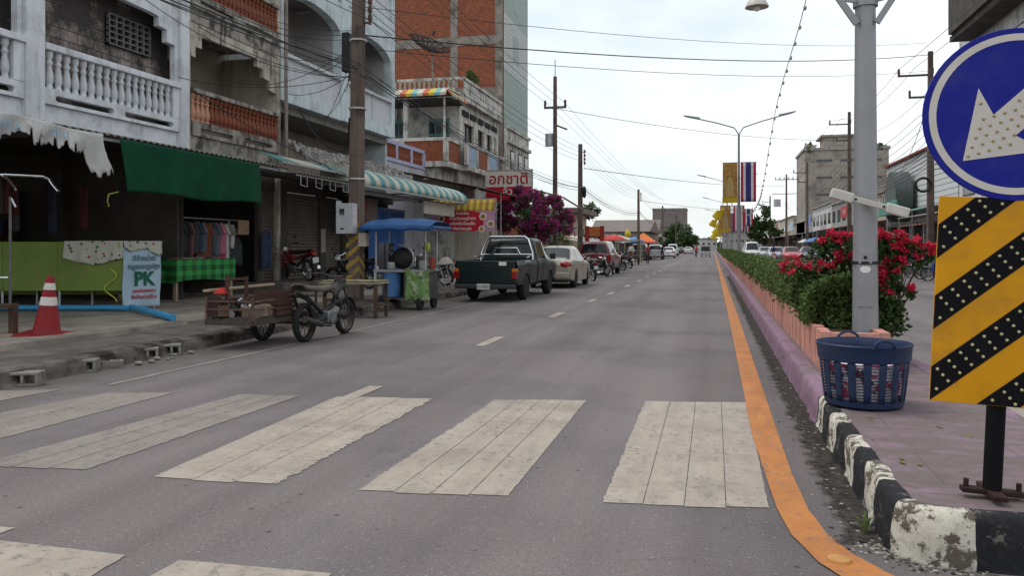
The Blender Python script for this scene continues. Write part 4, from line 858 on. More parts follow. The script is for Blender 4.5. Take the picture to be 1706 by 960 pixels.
# hanging clothes on a rail
t = thing('clothes_rail', 'dark rail for hanging clothes behind the gingham table', 'rail', (-12.5, 16.5, .24))
q0, q1 = Vector((0, 15.85, 0)), Vector((0, 17.75, 0))
mb = MB(); mb.cyl((-11.75, q0.y - .2, 2.08), (-11.75, q1.y + .5, 2.08), .02, n=6); mb.build('rail', M_STEEL, t)
for y in (q0.y - .15, q1.y + .05): MB().cyl((-11.75, y, .24), (-11.75, y, 2.08), .02, n=6).build('post', M_STEEL, t)
def garment(y, w_, l, m_, lab, z=2.05, x=-11.75, legs=False, ang=0):
    mb = MB()
    def f(u, v):
        s = (u - .5) * 2; ww = w_ * (.55 + .45 * min(1, v * 3.5)) * (1 - .12 * v); fold = .035 * math.sin(u * 19 + y * 7) * v + .02 * math.sin(u * 7)
        return (x + (u - .5) * ww * math.cos(ang) + fold * math.sin(ang), y + (u - .5) * ww * math.sin(ang) + fold * math.cos(ang), z - .04 - .07 * abs(s) * (1 - v) - l * v * (1 + .04 * math.sin(u * 9)))
    mb.grid(f, 14, 10)
    for s in (-1, 1):
        if legs: continue
        mb.grid(lambda u, v: (x + s * (w_ * .3 + u * .10) * math.cos(ang) + .02 * math.cos(v * 6), y + s * (w_ * .3 + u * .10) * math.sin(ang) + .05 * math.sin(v * 6.28), z - .08 - u * .26), 4, 6)
    return tag(mb.build('hanging_garment', m_, solid=.012), lab, 'garment', 'clothes hanging behind the gingham table')
ys_ = [lerp(q0.y, q1.y, i / 15) for i in range(16)]
nm = ['grey shirt', 'black shirt', 'brown shirt', 'slate blouse', 'cream top', 'plum top', 'crimson dress', 'pink dress', 'white blouse', 'black trousers', 'rust top', 'navy shirt']
hk = [9, 5, 2, 1, 11, 3, 0, 2, 10, 1, 3, 7, 6, 8, 0, 8]
for k, y in enumerate(ys_):
    lab = 'dark ' + nm[hk[k]] + ' hanging in the dim row left of the pink dress' if k < 11 else nm[hk[k]] + ' hanging near the right end of the clothes rail'
    garment(y + random.uniform(-.05, .05), random.uniform(.34, .5), random.uniform(.6, 1.05), GM[hk[k]], lab, ang=R(random.uniform(25, 85)))
garment(q1.y + .3, .5, .75, GM[9], 'pair of dark shorts hung at the end of the rail below a cardboard', 1.75, ang=R(80), legs=True)
tag(MB().box(-11.5, -11.48, q1.y + .05, q1.y + .52, 1.72, 2.08).build('cardboard_sheet', pm('cardboard', (.36, .24, .15), .85)), 'square of brown cardboard hung at the end of the clothes rail', 'cardboard')
garment(18.64, .45, 1.0, pm('blue_jean', (.035, .055, .10), .9, .3, 6), 'dark jacket and blue jeans hanging against the roller shutter', 1.9, -11.2, True, R(85))

# ---- utility pole with meter box
def rpole(lab, x, y, h, w0, w1, rot=0, mat=None, group='utility poles on the left kerb', lean=0, base=.16):
    t = thing('utility_pole', lab, 'utility pole', (x, y, base), group)
    mb = MB(); a = w0 / 2; b = w1 / 2; q = .25
    def ring(s, z): c = s * q; return [(x + lean * z + p[0], y + p[1], base + z) for p in ((-s, -s + c), (-s + c, -s), (s - c, -s), (s, -s + c), (s, s - c), (s - c, s), (-s + c, s), (-s, s - c))]
    vs = []
    for k in range(13): z = h * k / 12; vs += ring(lerp(a, b, k / 12), z)
    fs = [(k * 8 + i, k * 8 + (i + 1) % 8, (k + 1) * 8 + (i + 1) % 8, (k + 1) * 8 + i) for k in range(12) for i in range(8)] + [list(range(96, 104))]
    mb.add(vs, fs); mb.build('post', mat or M_POLE, t); return t
M_POLE = pm('dark_stained_pole', (.155, .115, .095), .9, .3, 4, dirt=(.05, .04, .035), dirt_amt=.8, dirt_scale=2, streak=(.04, .033, .03), streak_amt=.8, bump=.5)
M_POLEG = pm('grey_concrete_pole', (.24, .21, .19), .9, .25, 4, dirt=(.1, .085, .08), dirt_amt=.5)
UP = (-7.9, 16.9)
t = rpole('dark brown utility pole with a steel meter box and faded yellow stripes', UP[0], UP[1], 10.2, .31, .22, lean=.012)
mb = MB()
for k in range(5):
    z = .62 + k * .25; mb.add([(UP[0] - .156, UP[1] - .160, z), (UP[0] + .158, UP[1] - .160, z + .24), (UP[0] + .158, UP[1] - .160, z + .36), (UP[0] - .156, UP[1] - .160, z + .12)], [(0, 1, 2, 3)]); mb.add([(UP[0] + .163, UP[1] - .158, z + .24), (UP[0] + .163, UP[1] + .156, z + .0), (UP[0] + .163, UP[1] + .156, z + .12), (UP[0] + .163, UP[1] - .158, z + .36)], [(0, 1, 2, 3)])
mb.build('yellow_stripes', pm('faded_yellow', (.36, .24, .05), .8, .3, 6, dirt=(.12, .09, .06), dirt_amt=.7, dirt_scale=5), t)
mb = MB()
for z in (4.55, 6.1, 2.95): mb.lathe([(.20, z - .02), (.205, z), (.20, z + .02)], (UP[0] + .012 * z, UP[1], 0), 12, cap=False)
mb.build('strap', pm('strap_wire', (.45, .43, .42), .5), t)
mb = MB(); 
for k in range(4): mb.cyl((UP[0] + .36, UP[1], 6.55 + k * .19), (UP[0] + .36, UP[1], 6.66 + k * .19), .055, n=8); 
mb.beam((UP[0] + .36, UP[1], 6.45), (UP[0] + .36, UP[1], 7.35), .05); mb.beam((UP[0], UP[1], 6.5), (UP[0] + .38, UP[1], 6.5), .04); mb.beam((UP[0], UP[1], 7.3), (UP[0] + .38, UP[1], 7.3), .04); mb.build('insulator_rack', pm('brown_insulator', (.10, .045, .035), .35), t)
mb = MB(); mb.box(UP[0] - .30, UP[0] - .13, UP[1] - .10, UP[1] + .1, 5.4, 6.3); mb.build('cable_splice_box', M_BLK, t, bev=.02)
t = thing('meter_box', 'grey steel meter box strapped to the dark utility pole', 'meter box', (UP[0], UP[1] - .3, 1.68))
MB().box(UP[0] - .28, UP[0] + .13, UP[1] - .42, UP[1] - .17, 1.70, 2.38).build('case', pm('meter_steel', (.40, .40, .42), .5, .15, 4, dirt=(.28, .26, .25), dirt_amt=.5), t, bev=.012)
mb = MB().box(UP[0] - .19, UP[0] - .07, UP[1] - .428, UP[1] - .42, 2.12, 2.26); mb.build('window', M_GLASS, t); MB().box(UP[0] - .17, UP[0] - .08, UP[1] - .428, UP[1] - .42, 1.80, 1.83).build('lock', M_BLK, t)
MB().box(UP[0] + .131, UP[0] + .134, UP[1] - .40, UP[1] - .2, 1.86, 2.3).build('paper_label', pm('paper_white', (.55, .52, .5), .7, .2, 14, dirt=(.4, .15, .12), dirt_amt=.5, dirt_scale=6), t)
MB().box(UP[0] - .33, UP[0] - .29, UP[1] - .3, UP[1] - .1, 2.1, 2.45).build('side_box', MATS['meter_steel'], t)
tag(MB().box(UP[0] + .17, UP[0] + .36, UP[1] - .22, UP[1] - .06, 1.42, 1.72).build('junction_box', pm('beige_plastic', (.42, .36, .30), .6, .15, 5)), 'small beige junction box low on the dark utility pole', 'box')

# ---- low display table beside the tricycle
t = thing('display_table', 'rough low table with a pale worn top by the kerb', 'table', (-7.1, 14.9, 0))
X0, X1, Y0_, Y1_ = -7.62, -6.38, 14.62, 15.25
mb = MB(); mb.grid(lambda u, v: (lerp(X0, X1, u), lerp(Y0_, Y1_, v), .735 + .012 * mnoise.noise((u * 9, v * 5, 2))), 30, 8); mb.box(X0, X1, Y0_, Y1_, .67, .72); mb.build('tabletop', pm('worn_pale_top', (.30, .265, .17), .8, .4, 4, dirt=(.20, .16, .10), dirt_amt=.8, dirt_scale=3), t)
for p in ((X1 - .05, Y0_ + .05), (X0 + .1, Y0_ + .05), (X1 - .05, Y1_ - .05), (X0 + .1, Y1_ - .05)): MB().box(p[0] - .03, p[0] + .03, p[1] - .03, p[1] + .03, .0 if p[0] > -6.9 else .1, .67).build('leg', M_WOODD, t)
mb = MB(); mb.beam((X0 + .1, Y0_ + .05, .35), (X1 - .05, Y0_ + .05, .35), .05); mb.beam((X1 - .05, Y0_ + .05, .25), (X1 - .05, Y1_ - .05, .25), .05); mb.build('stretcher', M_WOODD, t)

# ---- food cart
t = thing('food_cart', 'street food cart with blue canopy and a green printed banner', 'food cart', (-6.8, 17.2, 0))
cx0, cx1, cy0, cy1 = -7.40, -6.12, 16.75, 17.6
MB().box(cx0, cx1, cy0, cy1, .84, .90).build('counter', pm('cart_steel', (.30, .29, .29), .4, .25, 4, metal=.7, dirt=(.08, .07, .06), dirt_amt=.6), t, bev=.008)
mb = MB(); mb.box(cx0 + .03, cx1 - .03, cy0 + .45, cy1 - .02, .28, .84); mb.box(cx0 + .72, cx1 - .03, cy0 + .03, cy0 + .449, .28, .84); mb.box(cx0 + .03, cx1 - .03, cy0 + .03, cy1 - .02, .24, .28); mb.build('cabinet', pm('grimy_cabinet', (.07, .065, .065), .7, .4, 4), t)
MB().box(cx0 + .02, cx0 + .08, cy0, cy0 + .06, .24, .84).build('leg', M_STEEL, t)
mb = MB(); mb.lathe([(.20, 0), (.22, .5), (.235, .5), (.235, .54), (.20, .54)], (cx0 + .36, cy0 + .24, .29), 18); o = mb.build('blue_bucket', pm('blue_bucket', (.06, .16, .34), .5, .2, 4), t)
for x, y in ((-7.23, cy0 + .05), (-6.3, cy0 + .05), (-7.23, cy1 - .05), (-6.25, cy1 - .05)):
    MB().lathe([(.08, -.045), (.15, -.04), (.16, -.02), (.16, .02), (.15, .04), (.08, .045)], (x, y, .16), 18, 'x').build('wheel', M_RUB, t)
for x in (cx0 + .05, cx1 - .05):
    for y in (cy0 + .05, cy1 - .05): MB().cyl((x, y, .9), (x, y, 1.86), .018, n=7).build('post', M_STEEL, t)
can = pm('blue_canopy', (.016, .075, .21), .6, .25, 3, dirt=(.06, .12, .22), dirt_amt=.5)
rx0, rx1, ry0, ry1 = -7.58, -5.92, 16.45, 17.85
mb = MB(); mb.grid(lambda u, v: (lerp(rx0, rx1, u), lerp(ry0, ry1, v), 1.86 + .18 * min(1, 1.4 * math.sin(math.pi * v)) * (1 - .45 * abs(2 * u - 1) ** 3) + .012 * math.sin(u * 19)), 24, 16)
mb.grid(lambda u, v: (lerp(rx0, rx1, u), ry0 - .01, 1.86 + .012 * math.sin(u * 19) - .10 * v), 24, 2); mb.grid(lambda u, v: (rx1 + .01, lerp(ry0, ry1, u), 1.87 + .0 - .08 * v), 10, 2); mb.build('canopy', can, t, solid=.006)
mb = MB(); mb.beam((rx0 + .05, ry0 + .05, 1.84), (rx1 - .05, ry0 + .05, 1.84), .025); mb.beam((rx0 + .05, ry1 - .05, 1.84), (rx1 - .05, ry1 - .05, 1.84), .025); mb.beam((rx0 + .05, ry0 + .05, 1.84), (rx0 + .05, ry1 - .05, 1.84), .025); mb.beam((rx1 - .05, ry0 + .05, 1.84), (rx1 - .05, ry1 - .05, 1.84), .025); mb.build('canopy_frame', M_STEEL, t)
def gb(u, v): return (lerp(-6.62, -6.06, u) , cy0 - .03 + .03 * math.sin(u * 8) * v + .02 * math.sin(v * 5 + u * 3), lerp(.95 - .12 * math.sin(math.pi * u), .22, v))
MB().grid(gb, 20, 20).build('printed_banner', pm('lime_printed_vinyl', (.13, .23, .07), .5, .6, 5, dirt=(.42, .43, .30), dirt_amt=.95, dirt_scale=4), t, solid=.003)
mb = MB(); mb.sphere((-6.85, cy0 + .45, 1.15), .25, 16, 8, (1.1, .9, 1)); mb.build('roasting_drum', pm('soot_black', (.025, .023, .022), .6, .3), t)
mb = MB(); mb.tube([(-6.85 + .34 * math.cos(R(a)), cy0 + .2, 1.15 + .30 * math.sin(R(a))) for a in range(-60, 100, 12)], .02, 6); mb.build('drum_hoop', M_STEEL, t)
mb = MB(); mb.box(-7.40, -7.15, cy0 + .3, cy0 + .6, .9, 1.5); mb.build('glass_case', M_GLASS, t)
for k, (x, y, r, h, c) in enumerate(((-6.3, 17.0, .10, .2, (.3, .3, .3)), (-6.12, 17.1, .07, .28, (.25, .06, .04)), (-6.45, 17.3, .13, .3, (.10, .09, .09)), (-7.05, 16.95, .09, .16, (.35, .34, .33)))):
    tag(MB().lathe([(r * .85, 0), (r, h * .1), (r, h), (r * .9, h)], (x, y, .905), 14).build('cooking_pot', pm('pot_%d' % k, c, .4, .2)), ['small grey pot standing on the food cart counter', 'tall brown jar at the right end of the food cart counter', 'black pot at the back of the food cart counter', 'pale grey pot beside the roasting drum'][k], 'pot')
# plastic bag hanging from the canopy
tag(MB().sphere((-6.1, 16.75, 1.4), .07, 10, 8, (1, .8, 1.6)).build('hanging_bag', pm('yellow_green_bag', (.28, .32, .05), .5)), 'yellow green plastic bag hanging from the canopy of the food cart', 'bag')
# ---- white folding table with things, behind the cart
t = thing('folding_table', 'pale folding table cluttered with bundles behind the pickup', 'table', (-8.1, 22.2, .17))
X0, X1, Y0_, Y1_ = -8.9, -7.35, 21.8, 22.5
MB().box(X0, X1, Y0_, Y1_, .90, .93).build('tabletop', pm('grey_laminate', (.42, .41, .40), .6), t)
for x, s in ((X0 + .15, 1), (X1 - .15, -1)):
    for y in (Y0_ + .08, Y1_ - .08): MB().cyl((x - s * .1, y, .17), (x + s * .12, y, .9), .014, n=6).build('leg', M_STEEL, t)
random.seed(8)
for k in range(6):
    x = lerp(X0 + .15, X1 - .15, k / 5); tag(sag(MB(), x, 22.1 + random.uniform(-.1, .1), .4, .4, .93, random.uniform(.1, .28)).build('cloth_bundle', GM[[0, 8, 3, 1, 9, 4][k]]), ['grey', 'white', 'slate', 'black', 'charcoal', 'cream'][k] + ' bundle heaped on the pale folding table', 'bundle', 'bundles on the folding table')
# stacked teal basket and red drum behind the table
tag(MB().lathe([(.2, 0), (.27, .32), (.29, .32), (.29, .36), (.25, .36)], (-9.6, 23.2, .25), 16).build('plastic_tub', pm('teal_tub', (.03, .2, .17), .5)), 'teal plastic tub on the pavement behind the food cart', 'tub')
# a person sitting inside the restaurant in red is only a dim shape: see the people section
# ================================================================ VEHICLES (built at the origin facing +Y, then placed)
def paintm(name, c, rough=.32, var=.06, dirt=None): return pm(name, c, rough, var, 3, bump=0, coat=.5, spec=.5, dirt=dirt or mul(c, .7), dirt_amt=.3, dirt_scale=2)
M_CG = pm('car_glass', (.014, .016, .018), .06, .1, 2, bump=0, spec=.4); M_LR = pm('red_tail_lens', (.27, .008, .008), .15, .1, 8, bump=0, coat=.5); M_LA = pm('amber_lens', (.55, .16, .01), .2, .1, 8, bump=0); M_LW_ = pm('clear_lamp_lens', (.6, .6, .58), .12, .1, 8, bump=0, coat=.5)
M_TRIM = pm('dark_trim', (.025, .025, .027), .6, .2, 6); M_ALLOY = pm('alloy_rim', (.42, .42, .43), .35, .1, 6, metal=.8); M_PLATE = pm('number_plate', (.55, .55, .52), .5, .1, 5); M_INK = pm('plate_ink', (.03, .03, .03), .6)
def wheel(par, x, y, r, wd, n=24, rim=True):
    s = 1 if x > 0 else -1
    h = wd / 2
    w_ = MB().lathe([(r * .62, -h), (r * .9, -h), (r * .97, -h * .75), (r, -h * .4), (r, h * .4), (r * .97, h * .75), (r * .9, h), (r * .62, h)], (x, y, r), n, 'x').build('wheel', M_RUB, par)
    if rim:
        mb = MB(); xo = x + s * h * .55
        mb.cyl((xo - s * .02, y, r), (xo, y, r), r * .62, n=n)
        for k in range(6):
            a = 2 * math.pi * k / 6; mb.beam((xo + s * .01, y + math.cos(a) * r * .12, r + math.sin(a) * r * .12), (xo + s * .01, y + math.cos(a) * r * .56, r + math.sin(a) * r * .56), r * .16, .03)
        mb.lathe([(r * .60, 0), (r * .64, s * .035), (r * .58, s * .035)], (xo, y, r), n, 'x', cap=False); mb.cyl((xo, y, r), (xo + s * .035, y, r), r * .14, n=10); mb.build('rim', M_ALLOY, w_)
    return w_
def interp(keys, y):
    if y <= keys[0][0]: return keys[0][1:]
    for a, b in zip(keys, keys[1:]):
        if y <= b[0]:
            t = (y - a[0]) / (b[0] - a[0]); return tuple(lerp(p, q, t) for p, q in zip(a[1:], b[1:]))
    return keys[-1][1:]
class Loft:
    """car body: keys (y, z_bottom, z_belt, z_roof, half width sill, belt, roof)"""
    def __init__(s, keys, axles, ra): s.k = keys; s.ax = axles; s.ra = ra
    def ring(s, y):
        zb, zt, zr, ws, wb, wr = interp(s.k, y)
        for a in s.ax:
            d = abs(y - a)
            if d < s.ra: zb = max(zb, .30 + math.sqrt(s.ra ** 2 - d ** 2) * .98)
        zb = min(zb, zt - .08)
        zm = lerp(zb, zt, .55)
        return [(0, zb), (ws * .9, zb), (ws, zb + .03), (lerp(ws, wb, .8) + .012, zm), (wb, zt - .06), (wb - .03, zt), (lerp(wb - .03, wr, .96), lerp(zt, zr - .05, .96)), (max(wr - .10, .02), zr - .008), (wr * .5, zr + .012), (0, zr + .018)]
    def mesh(s, mb, step=.035):
        y0, y1 = s.k[0][0], s.k[-1][0]; n = int((y1 - y0) / step)
        rings = []
        for i in range(n + 1):
            y = lerp(y0, y1, i / n); r = s.ring(y); rings.append([(p[0], y, p[1]) for p in r] + [(-p[0], y, p[1]) for p in r[-2:0:-1]])
        m = len(rings[0]); vs = [p for r in rings for p in r]
        mb.add(vs, [(i * m + j, i * m + (j + 1) % m, (i + 1) * m + (j + 1) % m, (i + 1) * m + j) for i in range(n) for j in range(m)], True)
        mb.add(vs[:m], [list(range(m))]); mb.add(vs[-m:], [list(range(m))[::-1]])
    def side(s, sg, y, t, off=.007):
        r = s.ring(y); a, b = r[5], r[6]; return (sg * (lerp(a[0], b[0], t) + off), y, lerp(a[1], b[1], t))
    def win(s, mb, sg, c, n=6):        # c: four (y, t) corners, bottom rear, bottom front, top front, top rear
        mb.grid(lambda u, v: s.side(sg, lerp(lerp(c[0][0], c[1][0], u), lerp(c[3][0], c[2][0], u), v), lerp(lerp(c[0][1], c[1][1], u), lerp(c[3][1], c[2][1], u), v)), n, 4)
    def top(s, x, y, off=.008):
        r = s.ring(y); pts = [r[5], r[6], r[7], r[8], r[9]]; ax = abs(x)
        for a, b in zip(pts[1:], pts[2:]):
            if b[0] <= ax <= a[0] + 1e-6: t = (a[0] - ax) / max(1e-6, a[0] - b[0]); return lerp(a[1], b[1], t) + off
        return pts[-1][1] + off if ax < .1 else pts[1][1] + off
    def screen(s, mb, ya, yb, wa, wb_, dy, n=10):   # glass over the sloping end of the cabin
        mb.grid(lambda u, v: (lerp(-1, 1, u) * lerp(wa, wb_, v), lerp(ya, yb, v) + dy, s.top(lerp(-1, 1, u) * lerp(wa, wb_, v), lerp(ya, yb, v), .004)), n, 6)
def plate(par, x, y, z, txt, face=-1, sz=(.17, .075)):
    p = MB().box(x - sz[0], x + sz[0], y - .01, y, z - sz[1], z + sz[1]).build('number_plate', M_PLATE, par, bev=.004)
    text(txt, sz[1] * 1.25, (-face, 0, 0), (0, 0, 1), (x, y + face * .014 if face < 0 else y + .004, z), M_INK, p, 'digits')
def place(t, x, y, rot=0, z=0): t.location = (x, y, z); t.rotation_euler = (0, 0, R(rot))

# ---- dark green pickup
def pickup():
    t = thing('pickup_truck', 'dark green pickup truck with a chrome roll bar parked behind the food cart', 'pickup')
    P_ = pm('dark_green_paint', (.006, .015, .0135), .42, .1, 3, bump=0, coat=.15, spec=.3)
    L2 = Loft([(-.12, .42, 1.06, 1.10, .80, .84, .70), (.0, .42, 1.06, 1.58, .80, .84, .66), (.12, .42, 1.06, 1.655, .80, .845, .66), (.9, .42, 1.05, 1.665, .80, .845, .66), (1.05, .42, 1.05, 1.64, .80, .845, .64), (1.62, .42, 1.03, 1.10, .80, .84, .66), (1.75, .42, 1.02, 1.05, .80, .84, .66), (2.4, .45, .98, 1.0, .79, .82, .60), (2.52, .5, .86, .88, .74, .78, .5)], [1.62], .40)
    mb = MB(); L2.mesh(mb); mb.build('cab', P_, t)
    # cargo bed with arches
    n = 60; mb = MB()
    def prof(y, lo):
        z = lo
        if abs(y + 1.28) < .40: z = max(z, .32 + math.sqrt(.16 - (y + 1.28) ** 2))
        return z
    for s in (-1, 1):
        rows = [(0.79, 0), (.82, .45), (.835, .8), (.80, 1.0), (.74, 1.0), (.74, .25)]
        mb.grid(lambda u, v: (s * rows[round(v * 5)][0], lerp(-2.42, -.14, u), lerp(prof(lerp(-2.42, -.14, u), .44), 1.06, rows[round(v * 5)][1])), n, 5, False)
    mb.box(-.74, .74, -2.40, -.14, .60, .66); mb.box(-.74, .74, -.20, -.14, .66, 1.06); mb.build('cargo_bed', P_, t)
    g = MB(); g.box(-.79, .79, -2.475, -2.40, .47, 1.055); g.build('tailgate', P_, t, bev=.02)
    h = MB(); h.box(-.1, .1, -2.49, -2.476, .90, .96); h.build('tailgate_handle', M_TRIM, t, bev=.005)
    MB().box(-.80, .80, -2.56, -2.40, .34, .46).build('rear_bumper', pm('bumper_dark', (.045, .045, .047), .5, .2), t, bev=.03)
    for s in (-1, 1):
        o = MB().box(s * .70, s * .835, -2.49, -2.40, .60, .86).build('tail_light', M_LR, t, bev=.01); MB().box(s * .71, s * .838, -2.493, -2.39, .775, .855).build('indicator_lens', M_LA, o, bev=.008)
    plate(t, -.02, -2.57, .40, 'บว 4261')
    st = MB().box(.36, .56, -2.480, -2.476, .935, 1.03).build('sticker', M_LW, t)
    mb = MB(); L2.screen(mb, -.10, .03, .62, .56, -.012); mb.build('rear_window', M_CG, t)
    mb = MB(); L2.screen(mb, 1.10, 1.60, .56, .66, .01); mb.build('windscreen', M_CG, t)
    for s in (-1, 1):
        mb = MB(); L2.win(mb, s, [(.10, .08), (.42, .08), (.42, .93), (.16, .93)]); mb.build('rear_side_window', M_CG, t)
        mb = MB(); L2.win(mb, s, [(.50, .08), (1.42, .08), (1.10, .93), (.50, .93)], 8); mb.build('door_window', M_CG, t)
        MB().box(s * .85, s * .855, .49, .495, .5, 1.03).build('door_seam', M_TRIM, t)
        MB().box(s * .86, s * 1.02, 1.28, 1.36, 1.05, 1.22).build('mirror', M_TRIM, t, bev=.02)
        MB().box(s * .845, s * .875, .55, .68, .92, .95).build('door_handle', M_TRIM, t, bev=.004)
        MB().box(s * .80, s * .845, -2.4, -1.7, .44, .50).build('side_trim', M_TRIM, t)
    # roll bar
    mb = MB(); q = [(-.76, -.45, 1.0), (-.74, -.42, 1.25), (-.60, -.35, 1.62), (-.5, -.33, 1.69), (.5, -.33, 1.69), (.60, -.35, 1.62), (.74, -.42, 1.25), (.76, -.45, 1.0)]
    mb.tube(q, .036, 8); mb.tube([(-.74, -.45, 1.20), (-.40, -.43, 1.20), (-.30, -.42, 1.38), (.30, -.42, 1.38), (.40, -.43, 1.20), (.74, -.45, 1.20)], .022, 6); mb.tube([(-.36, -.42, 1.2), (.36, -.42, 1.2)], .022, 6); mb.tube([(.68, -.45, 1.16), (.76, -1.1, 1.13)], .024, 6); mb.tube([(-.68, -.45, 1.16), (-.76, -1.1, 1.13)], .024, 6); mb.build('roll_bar', M_CHR, t)
    for x in (-.69, .69):
        for y in (-1.28, 1.62): wheel(t, x, y, .335, .20)
    mb = MB(); mb.box(-.62, .62, -2.35, 2.3, .34, .60); mb.cyl((-.7, -1.28, .34), (.7, -1.28, .34), .07); mb.build('chassis', M_BLK, t)
    MB().box(-.75, .75, 2.45, 2.56, .36, .56).build('front_bumper', M_TRIM, t, bev=.03)
    return t
p_ = pickup(); place(p_, -5.58, 22.15, -1)

# ---- sedan / SUV / van family
def sedan(lab, paint, txt='กธ 817', detail=True):
    t = thing('parked_car', lab, 'car')
    K = [(-2.20, .42, .80, .83, .68, .70, .45), (-2.12, .30, .93, .96, .76, .80, .52), (-1.75, .24, .99, 1.01, .80, .845, .56), (-1.45, .22, .985, 1.03, .81, .85, .58), (-.80, .2, .96, 1.38, .82, .86, .58), (-.5, .2, .95, 1.44, .82, .86, .58), (.1, .2, .93, 1.45, .82, .86, .58), (.35, .2, .92, 1.42, .82, .86, .57), (1.15, .2, .89, .95, .82, .85, .60), (1.9, .22, .78, .81, .78, .82, .55), (2.15, .28, .68, .70, .66, .70, .45), (2.22, .36, .58, .6, .55, .6, .35)]
    L2 = Loft(K, [-1.22, 1.36], .35); mb = MB(); L2.mesh(mb); mb.build('body', paint, t)
    mb = MB(); L2.screen(mb, -1.42, -.84, .63, .52, -.01); mb.build('rear_window', M_CG, t)
    mb = MB(); L2.screen(mb, .42, 1.12, .53, .64, .01); mb.build('windscreen', M_CG, t)
    for s in (-1, 1):
        mb = MB(); L2.win(mb, s, [(-.92, .08), (-.12, .08), (-.10, .93), (-.62, .93)]); mb.build('rear_side_window', M_CG, t)
        mb = MB(); L2.win(mb, s, [(-.04, .08), (.95, .08), (.44, .93), (-.02, .93)], 8); mb.build('door_window', M_CG, t)
        mb = MB(); mb.sphere((s * .58, -2.10, .80), .21, 14, 8, (1.1, .62, .62)); mb.build('tail_light', M_LR, t)
        MB().box(s * .86, s * 1.0, .72, .80, .90, 1.03).build('mirror', paint, t, bev=.02)
        for y, zz in ((-.08, .9), (1.0, .85)): MB().box(s * .865, s * .869, y, y + .006, .35, zz).build('door_seam', M_TRIM, t)
        MB().box(s * .86, s * .885, .02, .16, .80, .83).build('door_handle', paint, t, bev=.004)
        mb = MB(); mb.sphere((s * .52, 2.07, .62), .14, 10, 6, (1.2, .6, .6)); mb.build('headlight', M_LW_, t)
    MB().box(-.74, .74, -2.25, -2.08, .34, .56).build('rear_bumper', paint, t, bev=.05); plate(t, 0, -2.255, .66, txt)
    for x in (-.72, .72):
        for y in (-1.22, 1.36): wheel(t, x, y, .305, .18)
    MB().box(-.62, .62, -1.9, 1.95, .20, .45).build('chassis', M_BLK, t)
    return t
place(sedan('champagne beige sedan with big red tail lights parked ahead of the pickup', paintm('champagne_paint', (.31, .28, .225), .3)), -5.42, 28.85, 0)
def suv(lab, paint, txt='กข 2950', low=None, h=1.70):
    t = thing('parked_car', lab, 'car'); k = h / 1.70
    K = [(-2.15, .5, 1.0, 1.03, .76, .80, .55), (-2.10, .38, 1.04, 1.08, .78, .82, .60), (-2.0, .33, 1.05, 1.60 * k, .80, .845, .60), (-1.85, .33, 1.05, 1.68 * k, .80, .85, .62), (.1, .33, 1.03, 1.70 * k, .80, .85, .62), (.4, .33, 1.02, 1.65 * k, .80, .85, .60), (1.05, .33, 1.0, 1.06, .80, .84, .62), (1.95, .38, .93, .96, .78, .82, .58), (2.15, .45, .8, .82, .70, .76, .5)]
    L2 = Loft(K, [-1.25, 1.30], .40); mb = MB(); L2.mesh(mb); mb.build('body', paint, t)
    if low:
        mb = MB()
        for s in (-1, 1):
            mb.box(s * .80, s * .862, -.80, .86, .34, .56)
        mb.box(-.80, .80, -2.19, -2.08, .36, .56); mb.build('lower_cladding', low, t, bev=.02)
    mb = MB(); L2.screen(mb, -2.09, -2.01, .66, .56, -.014); mb.build('rear_window', M_CG, t)
    mb = MB(); L2.screen(mb, .46, 1.02, .56, .66, .01); mb.build('windscreen', M_CG, t)
    for s in (-1, 1):
        for nm_, c in (('rear_side_window', [(-1.92, .08), (-1.0, .08), (-1.0, .93), (-1.80, .93)]), ('rear_side_window', [(-.92, .08), (-.2, .08), (-.2, .93), (-.92, .93)]), ('door_window', [(-.12, .08), (.86, .08), (.42, .93), (-.12, .93)])):
            mb = MB(); L2.win(mb, s, c); mb.build(nm_, M_CG, t)
        MB().box(s * .70, s * .85, -2.17, -2.05, .80, 1.03).build('tail_light', M_LR, t, bev=.02)
        MB().box(s * .86, s * 1.01, .66, .75, 1.0, 1.16).build('mirror', paint, t, bev=.02)
        MB().box(s * .5, s * .76, 2.08, 2.17, .64, .78).build('headlight', M_LW_, t, bev=.02)
        MB().box(s * .856, s * .86, -.16, -.154, .5, 1.0).build('door_seam', M_TRIM, t)
    plate(t, 0, -2.19, .76, txt); MB().box(-.78, .78, -2.24, -2.1, .40, .58).build('rear_bumper', low or paint, t, bev=.04)
    for x in (-.72, .72):
        for y in (-1.25, 1.30): wheel(t, x, y, .345, .21)
    MB().box(-.62, .62, -1.9, 1.9, .32, .55).build('chassis', M_BLK, t)
    return t
place(suv('dark red SUV with grey lower panels parked beyond two motorcycles', paintm('dark_red_paint', (.135, .012, .018), .3), low=pm('grey_cladding', (.17, .16, .16), .6)), -5.75, 42.2, -1)
place(suv('silver grey SUV parked far down the left kerb beside a small white car', paintm('silver_paint', (.36, .36, .38), .3), 'ขก 418'), -6.3, 93, 0)
place(suv('dark charcoal van parked before the silver grey SUV on the left', paintm('charcoal_paint', (.05, .05, .055), .3), 'นก 77', h=1.8), -7.5, 87, 0)
WP = paintm('white_car_paint', (.62, .62, .61), .3)
place(sedan('small white hatchback parked in the distance past the silver SUV', WP), -5.6, 107, 0)
place(suv('white van parked farthest along the left kerb near the green tree', WP, h=1.9), -6.2, 131, 0)
place(sedan('tiny white car in the left lane at the far end of the street', WP), -4.9, 168, 0)
place(sedan('tiny dark car standing at the far end of the left kerb', paintm('charcoal_paint', (.05, .05, .055))), -7.2, 190, 0)
